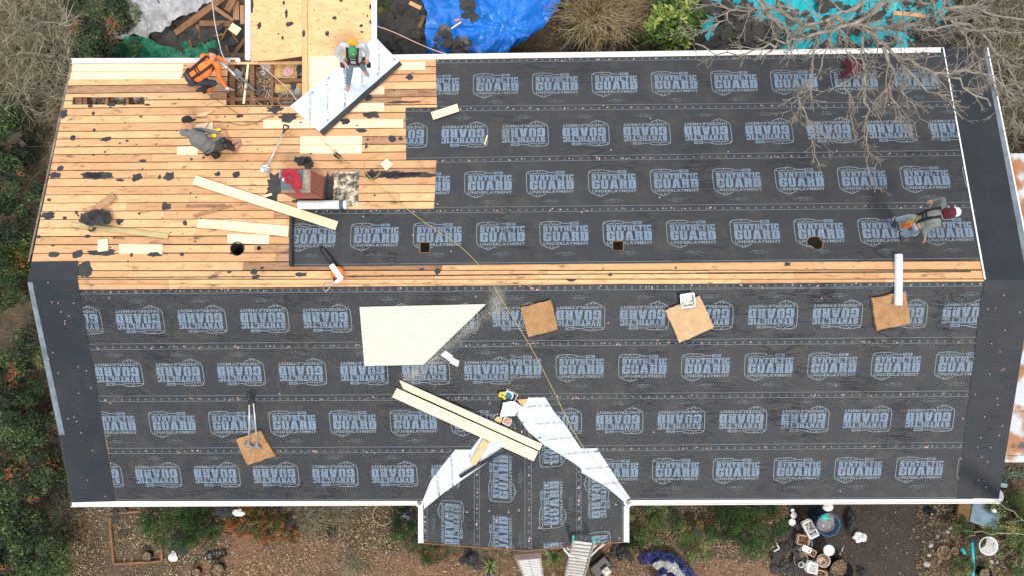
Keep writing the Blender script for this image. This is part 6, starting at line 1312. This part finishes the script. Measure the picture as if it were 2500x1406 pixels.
# ============================================================ PLANTS
def fast_mesh(name,V,F,rnd,m):
    me=bpy.data.meshes.new(name); me.from_pydata(V.tolist(),[],F.tolist()); me.materials.append(m)
    at=me.attributes.new('rnd','FLOAT','FACE'); at.data.foreach_set('value',rnd.astype(float)); me.update(); return me
def leaf_crown(name,m,r,h,n,ls,seed,clumps=26,flat=.55,lo=0,hi=1,asp=.45,accent=0.0,gap=.35):
    g=np.random.RandomState(seed)
    a=g.uniform(0,2*np.pi,clumps); q=np.sqrt(g.uniform(0,1,clumps)); cc=np.stack([r*q*np.cos(a)*.85,r*q*np.sin(a)*.85,h*(.35+.5*np.sqrt(np.maximum(0,1-q**2))*g.uniform(.6,1.1,clumps))],1)
    cr=r*g.uniform(.14,.30,clumps); cval=g.uniform(-.3,.25,clumps); cacc=g.uniform(0,1,clumps)<accent
    k=g.choice(clumps,n,p=cr**2/np.sum(cr**2)); d=g.normal(size=(n,3)); d/=np.linalg.norm(d,axis=1)[:,None]; d[:,2]=np.abs(d[:,2])*1.0-.25*(g.uniform(size=n)<.3)
    rad=cr[k]*g.uniform(.35,1.0,n)**.5; c=cc[k]+d*rad[:,None]*np.array([1,1,.8]); c[:,2]=np.maximum(c[:,2],.04)
    nrm=d*.8+np.array([0,0,.9])+g.normal(size=(n,3))*.55; nrm/=np.linalg.norm(nrm,axis=1)[:,None]
    t=g.normal(size=(n,3)); t-=nrm*np.sum(t*nrm,1)[:,None]; t/=np.linalg.norm(t,axis=1)[:,None]; b=np.cross(nrm,t)
    L=ls*g.uniform(.6,1.3,n)[:,None]; V=np.concatenate([c-t*L,c-b*L*asp,c+t*L,c+b*L*asp],1).reshape(-1,3); F=np.arange(4*n).reshape(-1,4)
    rnd=np.clip(lo+(hi-lo)*(.45+cval[k]+g.normal(0,.16,n)),0,.8); rnd=np.where(cacc[k]&(g.uniform(size=n)<.35),g.uniform(.88,1,n),rnd)
    return fast_mesh(name,V,F,rnd,m)
def tri_tubes(paths,radii,seg=3):
    V=[];F=[];o=0
    for P_,R_ in zip(paths,radii):
        P_=np.array(P_); n=len(P_); T=np.gradient(P_,axis=0); T/=np.maximum(1e-9,np.linalg.norm(T,axis=1))[:,None]
        u=np.cross(T,[.31,.17,.93]); u/=np.maximum(1e-9,np.linalg.norm(u,axis=1))[:,None]; w=np.cross(T,u)
        for k in range(seg): V.append(None)
        rings=np.stack([P_+(u*math.cos(2*math.pi*k/seg)+w*math.sin(2*math.pi*k/seg))*np.array(R_)[:,None] for k in range(seg)],1).reshape(-1,3); V=V[:-seg]; V.append(rings)
        i=np.arange(n-1)[:,None]*seg; k=np.arange(seg)[None]; F.append(np.stack([i+k,i+(k+1)%seg,i+seg+(k+1)%seg,i+seg+k],-1).reshape(-1,4)+o); o+=n*seg
    return np.concatenate(V),np.concatenate(F)
def brush_mesh(name,m,r,h,stems,subs,seed,rad=.008,droop=.35,spread=1.0,npt=6,bs=.14):
    g=np.random.RandomState(seed); paths=[];rr_=[];
    for s in range(stems):
        a=g.uniform(0,2*np.pi); L=r*g.uniform(.5,1.1); b=np.array([g.normal(0,bs*r),g.normal(0,bs*r),0]); d=np.array([math.cos(a),math.sin(a)]); H=h*g.uniform(.5,1.1); t=np.linspace(0,1,npt)
        p=np.stack([b[0]+d[0]*L*t**1.3*spread+g.normal(0,.03,npt).cumsum(),b[1]+d[1]*L*t**1.3*spread+g.normal(0,.03,npt).cumsum(),H*(t**.7)-droop*H*t**3],1); p[:,2]=np.maximum(p[:,2],.02)
        paths.append(p); rr_.append(np.linspace(rad*1.6,rad*.5,npt))
        for q in range(subs):
            i=g.randint(1,npt-1); a2=a+g.normal(0,.9); l=L*g.uniform(.15,.5); t2=np.linspace(0,1,4); e=np.stack([p[i,0]+math.cos(a2)*l*t2+g.normal(0,.02,4),p[i,1]+math.sin(a2)*l*t2+g.normal(0,.02,4),p[i,2]+l*g.uniform(-.1,.6)*t2],1); e[0]=p[i]
            paths.append(e); rr_.append(np.linspace(rad*.8,rad*.4,4))
    V,F=tri_tubes(paths,rr_); rnd=np.repeat(g.uniform(0,1,len(F)//3+1),3)[:len(F)]; return fast_mesh(name,V,F,rnd,m)
M['leafdark']=palette('dark_evergreen_leaves',[(0,(.006,.009,.004)),(.3,(.012,.026,.008)),(.5,(.022,.050,.013)),(.65,(.042,.075,.020)),(.8,(.11,.145,.045)),(.9,(.20,.035,.015)),(1,(.30,.07,.025))],.5,spec=.25,bright=.5,nscale=1.6)
M['leafmid']=palette('mid_green_leaves',[(0,(.02,.03,.01)),(.35,(.045,.08,.022)),(.6,(.085,.13,.035)),(.8,(.20,.21,.07)),(.9,(.35,.13,.03)),(1,(.45,.17,.05))],.6,spec=.2,bright=.45,nscale=1.8)
M['leafhedge']=palette('hedge_leaves',[(0,(.008,.018,.006)),(.35,(.016,.05,.012)),(.6,(.03,.085,.02)),(.8,(.07,.12,.03)),(1,(.35,.08,.02))],.6,spec=.2,bright=.4,nscale=2)
M['leafyel']=palette('yellow_green_leaves',[(0,(.02,.04,.01)),(.3,(.06,.12,.02)),(.5,(.15,.22,.04)),(.7,(.32,.38,.08)),(.85,(.48,.50,.16)),(1,(.55,.58,.2))],.5,nscale=1.5,spec=.2,bright=.4)
M['leafnan']=palette('reddish_shrub_leaves',[(0,(.03,.04,.012)),(.3,(.07,.11,.025)),(.5,(.20,.17,.035)),(.65,(.38,.11,.03)),(.8,(.50,.08,.03)),(1,(.65,.16,.06))],.6,spec=.2,bright=.5,nscale=4)
M['twigbrown']=palette('brown_twigs',[(0,(.11,.095,.06)),(.5,(.21,.185,.125)),(1,(.36,.33,.24))],.9)
M['twigtan']=palette('tan_twigs',[(0,(.14,.10,.05)),(.5,(.26,.20,.11)),(1,(.38,.31,.18))],.9)
M['bark']=mat('pale_bark',(.315,.28,.235),.9,(.19,.165,.135),8,bump=.5,bscale=25,lo=.4,hi=.6)
M['stem']=mat('shrub_stem',(.12,.08,.05),.9)
def plant(kind,label,cat,px,py,h,mesh,sc=1.0,rot=0,group=None,stems=True,part='crown',hz=.55):
    c=P(px,py,'G',h*hz); t=thing(kind,label,cat,(c.x,c.y,0),group); o=bpy.data.objects.new(part,mesh); C.objects.link(o); o.parent=t
    t.rotation_euler[2]=R(rot); t.scale=(sc[0],sc[1],sc[2]) if hasattr(sc,'__len__') else (sc,)*3
    if stems:
        s=bpy.data.objects.new('stem',STEM); C.objects.link(s); s.parent=t
    return t
STEM=None
gs=np.random.RandomState(1); _p=[];_r=[]
for k in range(9): a=k*.7; l=gs.uniform(.3,.7); _p.append(np.stack([np.linspace(.03*math.cos(a),l*math.cos(a),4),np.linspace(.03*math.sin(a),l*math.sin(a),4),np.linspace(0,.75,4)],1)); _r.append(np.linspace(.03,.01,4))
V_,F_=tri_tubes(_p,_r,5); STEM=fast_mesh('stem',V_,F_,np.zeros(len(F_)),M['stem'])
LM=[leaf_crown('crown',M['leafdark'],1.15,1.5,5200,.042,s,30,accent=a) for s,a in ((1,.0),(2,.07),(3,0))]
MM=[leaf_crown('crown',M['leafmid'],1.1,1.2,4200,.038,s,30,accent=.1) for s in (4,5)]
HM=leaf_crown('crown',M['leafhedge'],1.0,.8,6500,.026,7,34,accent=.02); HM2=leaf_crown('crown',M['leafhedge'],.9,.7,5000,.026,8,26)
NM=leaf_crown('crown',M['leafnan'],.8,.8,3200,.04,9,26,asp=.28); YM=leaf_crown('crown',M['leafyel'],.9,1.3,1500,.088,10,40,asp=.42)
BR=[brush_mesh('branches',M['twigbrown'],1.5,1.9,120,8,s,.0075,bs=.42) for s in (11,12)]; BT=brush_mesh('branches',M['twigtan'],1.0,1.2,240,5,13,.007,droop=.3); BR2=brush_mesh('branches',M['twigbrown'],.9,.5,60,6,14,.008)
EG='evergreen shrubs of the thicket along the left edge'
for i,(px,py,sc,k,lab) in enumerate(((30,330,1.0,0,'dark shrub below the bare brush at the left edge'),(70,455,1.0,1,'dark shrub with red berries left of the stripped deck'),(0,560,1.15,0,'large dark shrub cut by the left edge above the ridge line'),(35,700,.7,2,'small dark shrub left of the west ridge end'),(30,880,1.1,1,'dark shrub beside the upper half of the west rake'),
   (90,1010,.95,0,'dark shrub beside the middle of the west rake'),(10,1080,1.2,2,'broad dark shrub at the left edge near the lower rake'),(85,1190,1.1,1,'dark shrub with red tips left of the south gutter end'),(20,1290,1.2,0,'broad dark shrub in the lower left corner thicket'),(130,1330,1.1,2,'glossy dark shrub standing furthest right in the lower left thicket'),(60,1400,1.0,1,'dark shrub cut by the bottom edge at far left'))):
    plant('evergreen_shrub',lab,'shrub',px-14,py,1.4,LM[k],(sc*.86,sc*.9,1),i*47,EG)
plant('evergreen_shrub','dark shrub with orange berries left of the grey tarp','shrub',245,60,1.4,LM[1],(1.0,1.05,1),200)
plant('evergreen_shrub','small dark shrub tucked below the berry shrub by the gutter','shrub',232,112,1.2,LM[2],(.55,.5,.8),20)
for i,(px,py,s,lab) in enumerate(((5,640,.8,'olive green bush at the left edge beside the west ridge end'),(60,620,.6,'small olive bush between the thicket and the ridge end'),(120,850,.5,'small olive bush close to the upper west rake'),(150,1130,.55,'small olive bush close to the lower west rake'),(0,960,.8,'olive green bush cut by the left edge below the ridge'))):
    plant('olive_bush',lab,'bush',px,py,1.0,MM[i%2],s,i*61,'olive bushes in the left thicket')
BG='bare brush along the edges'
for i,(px,py,s,lab) in enumerate(((40,90,1.15,'dense bare brush filling the top left corner'),(130,190,.9,'bare brush reaching towards the left gutter end'),(20,250,.9,'bare brush at the left edge under the corner brush'),(150,40,.85,'bare brush left of the berry shrub at the top'))):
    plant('bare_brush',lab,'brush',px,py,1.7,BR[i%2],s,i*83,BG,False,'branches',hz=.4)
for i,(px,py,s,lab) in enumerate(((2470,40,1.1,'bare brush filling the top right corner'),(2490,180,1.1,'bare brush right of the upper east rake'),(2500,300,.9,'bare brush just above the rusty shed'),(2420,0,.8,'bare brush at the top left of the corner brush'))):
    plant('bare_brush',lab,'brush',px,py,1.7,BR[(i+1)%2],s,i*71,BG,False,'branches',hz=.4)
for i,(px,py,s,lab) in enumerate(((100,800,.6,'tangle of bare twigs by the upper west rake'),(60,1000,.6,'tangle of bare twigs in the left thicket'),(150,1260,.55,'tangle of dead twigs below the west end of the south gutter'),(110,560,.5,'tangle of bare twigs left of the lower deck'))):
    plant('dead_twigs',lab,'twigs',px,py,.5,BR2,s*1.4,i*60,'tangles of dead twigs',False,'branches')
for i,(px,py,s,lab) in enumerate(((135,440,.5,'dead twigs hugging the deck edge beside the old knotty board'),(95,640,.45,'dead twigs just above the west ridge end'),(125,930,.5,'dead twigs close to the grey part of the west rake'),(155,1080,.45,'dead twigs close to the black part of the west rake'),(150,330,.5,'dead twigs beside the gap in the left deck'))):
    plant('dead_twigs',lab,'twigs',px,py,.5,BR2,s*1.3,i*97,'tangles of dead twigs',False,'branches')
plant('twig_bush','tall tan leafless bush beyond the gutter right of the blue tarp','bush',1455,45,1.1,BT,1.15,0,None,False,'branches')
plant('twig_bush','smaller tan leafless bush left of the yellow green bush','bush',1535,15,1.0,BT,.75,120,None,False,'branches')
plant('yellow_bush','bright yellow green broad leaved bush beyond the north gutter','bush',1640,55,1.1,YM,(1.0,.95,1),0)
plant('yellow_bush','mossy green bush in the gap right of the wing','bush',935,20,.6,MM[0],(.35,.4,.5),0)
for px,py,s,lab in ((1560,95,.4,'small green sapling at the left foot of the yellow green bush'),(1790,95,.45,'small dark bush among black scraps on the left of the teal tarp')):
    plant('small_bush',lab,'bush',px,py,.7,MM[1],s,40)
HG='low hedges under the south gutter'
plant('hedge','largest dark green hedge mound under the south gutter beside the garden bed','hedge',420,1280,.7,HM,(.95,.75,1),0,HG)
plant('hedge','dark green hedge mound right of the largest one','hedge',500,1300,.7,HM2,(.85,.55,1),30,HG)
plant('hedge','green hedge mound behind the red leaved shrub, touching the gutter','hedge',480,1250,.7,HM2,(.8,.5,1),70,HG)
plant('hedge','dark hedge mound in the corner left of the porch gutter','hedge',1000,1290,.7,HM2,(.6,.85,1),10,HG)
plant('hedge','dark hedge mound below the left porch gutter end','hedge',1065,1338,.6,HM,(.55,.42,.9),50,HG)
plant('hedge','wide dark hedge mound ending at the baskets','hedge',1850,1280,.7,HM,(.85,.85,1),80,HG)
plant('hedge','dark hedge mound right of the brown twigs by the right porch gutter','hedge',1770,1270,.7,HM2,(.6,.7,1),120,HG)
plant('hedge','low mound of mixed green below the middle of the right gutter','hedge',1700,1320,.5,MM[0],(.6,.55,.5),100,HG)
plant('hedge','sparse green bush beside the right porch gutter','bush',1600,1270,.6,MM[1],(.75,.6,.6),10,HG)
plant('hedge','small green bush at the foot of the right porch gutter','bush',1550,1325,.5,HM2,(.35,.35,.7),10,HG)
for i,(px,py,s,lab) in enumerate(((600,1275,(.8,.55,1),'red leaved shrub below the gutter right of the black cloth'),(660,1290,(.7,.45,1),'orange leaved shrub right of the first red one'),(570,1262,(.5,.4,.8),'small red tipped shrub under the white bag'),(705,1305,(.45,.3,.7),'smallest orange shrub at the edge of the clay'))):
    plant('red_shrub',lab,'shrub',px,py,.7,NM,s,i*50,'red and orange shrubs under the gutter')
for i,(px,py,s,lab) in enumerate(((750,1265,.7,'grey tangle of dead stems under the south gutter'),(820,1250,.6,'second tangle of dead stems nearer the porch'),(1180,1352,.45,'dead stems poking out below the porch rake'),(1640,1250,.6,'dead stems under the gutter right of the porch'),(855,1375,.6,'dead branches lying on the leaf litter'))):
    plant('dead_twigs',lab,'twigs',px,py,.4,BR2,s,i*77,'tangles of dead twigs',False,'branches')
for i,(px,py,s,lab) in enumerate(((2470,1260,.8,'mossy brown bush at the right edge beside the blue board'),(2500,1345,.7,'mossy brown bush at the right edge beside the white bucket'),(2345,1380,.35,'low green plant between the clay pot and the teal pipes'),(2347,1285,.28,'small green tuft below the brown mat'))):
    plant('mossy_bush',lab,'bush',px,py,.5,MM[i%2],(s,s,.45),i*33)
plant('dead_twigs','bare twigs reaching over the lower right corner','twigs',2520,1310,.8,BR2,1.2,10,None,False,'branches')
# grass tuft plants by the porch edge
def blades(name,label,px,py,r,n,m,w=.012,h=.35,cat='plant'):
    c=P(px,py,'G',h*.4); t=thing(name,label,cat,(c.x,c.y,0)); g=random.Random(px); mb=MB()
    for k in range(n):
        a=g.uniform(0,6.28); l=r*g.uniform(.5,1.1); s_=Vector((-math.sin(a),math.cos(a),0))*w; p=[Vector((c.x,c.y,0))+Vector((math.cos(a)*l*t_,math.sin(a)*l*t_,h*(t_**.6-.55*t_**2.4)+.01)) for t_ in (0,.35,.7,1)]
        for i in range(3): f0,f1=1-i/3.2,1-(i+1)/3.2; mb.poly([p[i]-s_*f0,p[i]+s_*f0,p[i+1]+s_*f1,p[i+1]-s_*f1],0,g.uniform(.2,.8))
    mb.build('leaves',m,t); return t
M['grassy']=palette('strap_leaves',[(0,(.05,.09,.03)),(.5,(.12,.2,.05)),(1,(.30,.36,.12))],.5)
blades('strap_leaf_plant','green strap leaved plant between the louvred panel and the ladder',1352,1358,.42,70,M['grassy'])
blades('strap_leaf_plant','small palm like green plant left of the louvred panel',1197,1380,.28,34,M['grassy'],.02)
blades('strap_leaf_plant','pale green upright leaf in the black planter at lower right',2408,1380,.16,3,M['grassy'],.05,.3)
# ------------------------------------------------------------ bare trees reaching over the roof
def bez(p,sub=4):
    out=[]
    for i in range(len(p)-1):
        p0,p1,p2,p3=p[max(i-1,0)],p[i],p[i+1],p[min(i+2,len(p)-1)]
        for k in range(sub): t=k/sub; out.append(.5*((2*p1)+(p2-p0)*t+(2*p0-5*p1+4*p2-p3)*t*t+(3*p1-p0-3*p2+p3)*t**3))
    return out+[p[-1]]
def bare_tree(label,base,limbs,seed,dens=1.0):
    """limbs: (radius at start, [(px,py,z) ...])"""
    g=np.random.RandomState(seed); t=thing('bare_tree',label,'tree',tuple(base)); paths=[];rr_=[]
    def grow(p,r,depth,L):
        n=len(p)
        cum=sum((p[i+1]-p[i]).length for i in range(n-1)); k=int(cum*(6.5 if depth==0 else 9)*dens)
        for q in range(k):
            i=g.randint(max(1,int(n*.12)),n-1) if n>2 else 1
            d=(p[i]-p[i-1]).normalized(); s=Vector((g.normal(),g.normal(),g.normal()*.5)).cross(d).normalized(); ang=g.uniform(.4,.95); nd=(d*math.cos(ang)+s*math.sin(ang)+Vector((0,0,.08))).normalized()
            l=L*g.uniform(.3,1.0)*(1-.5*i/n); m_=5; pts=[p[i]]; 
            for j in range(m_): nd=(nd+Vector((g.normal()*.10,g.normal()*.10,g.normal()*.05))).normalized(); pts.append(pts[-1]+nd*l/m_)
            if min(a.z for a in pts)<4.45: continue
            r0=max(.0045,min(r[i]*.55,.013 if depth==0 else .007)); rad=list(np.linspace(r0,.0036,m_+1)); paths.append([tuple(a) for a in pts]); rr_.append(rad)
            if depth<2: grow(pts,rad,depth+1,l*.6)
    for r0,pp in limbs:
        p=bez([P(a,b,c) for a,b,c in pp],4); n=len(p)
        p=[a+Vector((g.normal()*.03,g.normal()*.03,g.normal()*.03)) for a in p]; r0*=.62; r=list(np.linspace(r0,max(.006,r0*.3),n)); paths.append([tuple(a) for a in p]); rr_.append(r); grow(p,r,0,.85)
    V,F=tri_tubes(paths,rr_,5); V=V-np.array(base); o=bpy.data.objects.new('branches',fast_mesh('branches',V,F,np.zeros(len(F)),M['bark'])); C.objects.link(o); o.parent=t
    hub=P(*limbs[0][1][0]); mb=MB(); mb.tube([Vector(base),Vector(base)*.6+hub*.4+Vector((.1,.05,0)),hub],[.22,.17,.12],14); mb.build('trunk',M['bark'],t,True); return t
zc=6.3
b0=P(2120,-170,'G')
bare_tree('large bare tree whose pale branches spread over the upper right of the roof',(b0.x,b0.y,0),[
 (.12,[(2180,-90,6.6),(2110,0,6.5),(2035,42,6.4)]),
 (.07,[(2035,42,6.4),(2110,75,6.2),(2180,130,6.1),(2260,172,6.0),(2340,200,5.9),(2420,262,5.9)]),
 (.035,[(2105,78,6.2),(2107,160,6.0),(2112,250,5.8),(2118,330,5.6),(2122,400,5.5),(2142,470,5.4)]),
 (.035,[(2035,42,6.4),(2000,90,6.2),(1985,150,6.0),(1972,215,5.8),(1945,240,5.7),(1905,290,5.5)]),
 (.028,[(1945,235,5.8),(1965,280,5.6),(1985,345,5.5),(2000,410,5.4)]),
 (.03,[(2035,42,6.4),(2020,120,6.1),(1998,180,5.9),(1980,240,5.8)]),
 (.06,[(2035,42,6.4),(1970,60,6.2),(1920,105,6.1),(1880,112,6.0),(1800,138,5.9),(1700,110,5.8)]),
 (.09,[(1835,-30,6.5),(1870,30,6.3),(1910,75,6.2),(1945,112,6.1)]),
 (.05,[(1898,-20,6.6),(1905,15,6.4),(1935,45,6.3),(1990,70,6.2),(2060,60,6.1)]),
 (.03,[(1905,20,6.4),(1850,20,6.3),(1780,20,6.2),(1690,10,6.1)]),
 (.03,[(1795,22,6.2),(1770,48,6.1),(1715,78,6.0),(1690,100,5.9)]),
 (.10,[(2240,-50,6.8),(2160,10,6.6),(2080,60,6.4),(1980,85,6.3),(1930,100,6.2)]),
 (.06,[(2160,110,6.2),(2175,190,5.9),(2168,215,5.8),(2140,260,5.6),(2110,290,5.5)]),
 (.03,[(2168,205,5.9),(2195,270,5.7),(2205,320,5.6)]),
 (.03,[(2190,150,6.0),(2200,200,5.9),(2230,260,5.7),(2270,310,5.6)]),
 (.035,[(2180,135,6.1),(2260,215,5.9),(2310,240,5.8),(2350,295,5.7)]),
 (.045,[(2060,60,6.3),(2150,70,6.3),(2250,72,6.2),(2350,68,6.2),(2500,80,6.2)]),
 (.04,[(2230,160,6.0),(2310,180,5.9),(2400,180,5.9),(2480,240,5.9)]),
 (.025,[(2035,42,6.4),(2060,110,6.1),(2080,160,6.0),(2060,205,5.8),(1960,225,5.7)]),
 (.02,[(2060,205,5.9),(2080,260,5.7),(2095,350,5.5)]),
 (.025,[(2206,0,6.5),(2207,80,6.2),(2205,140,6.1)]),
],31,1.15)
b1=P(2420,-150,'G')
bare_tree('second bare tree reaching in from the top right corner over the east rake',(b1.x,b1.y,0),[
 (.10,[(2390,-110,6.2),(2330,-30,6.0),(2290,30,5.9)]),
 (.05,[(2290,30,5.9),(2330,50,5.8),(2390,80,5.7),(2440,140,5.6),(2480,200,5.6),(2530,240,5.6)]),
 (.04,[(2290,30,5.9),(2240,0,5.9),(2190,-30,6.0)]),
 (.05,[(2300,25,5.9),(2380,20,5.8),(2450,40,5.7),(2540,60,5.7)]),
 (.04,[(2330,50,5.8),(2370,120,5.6),(2400,170,5.6),(2440,240,5.5),(2470,270,5.5)]),
 (.03,[(2380,100,5.7),(2370,150,5.6),(2385,210,5.5)]),
 (.03,[(2440,140,5.6),(2450,200,5.6),(2470,260,5.5),(2495,330,5.5)]),
],33,1.3)
b2=P(2560,1330,'G')
bare_tree('thin bare sapling reaching into the lower right corner',(b2.x,b2.y,0),[(.02,[(2560,1300,4.8),(2500,1268,4.7),(2450,1235,4.6),(2440,1225,4.6)]),(.02,[(2560,1310,4.8),(2480,1305,4.7),(2400,1297,4.6),(2360,1310,4.6)])],35,.2)
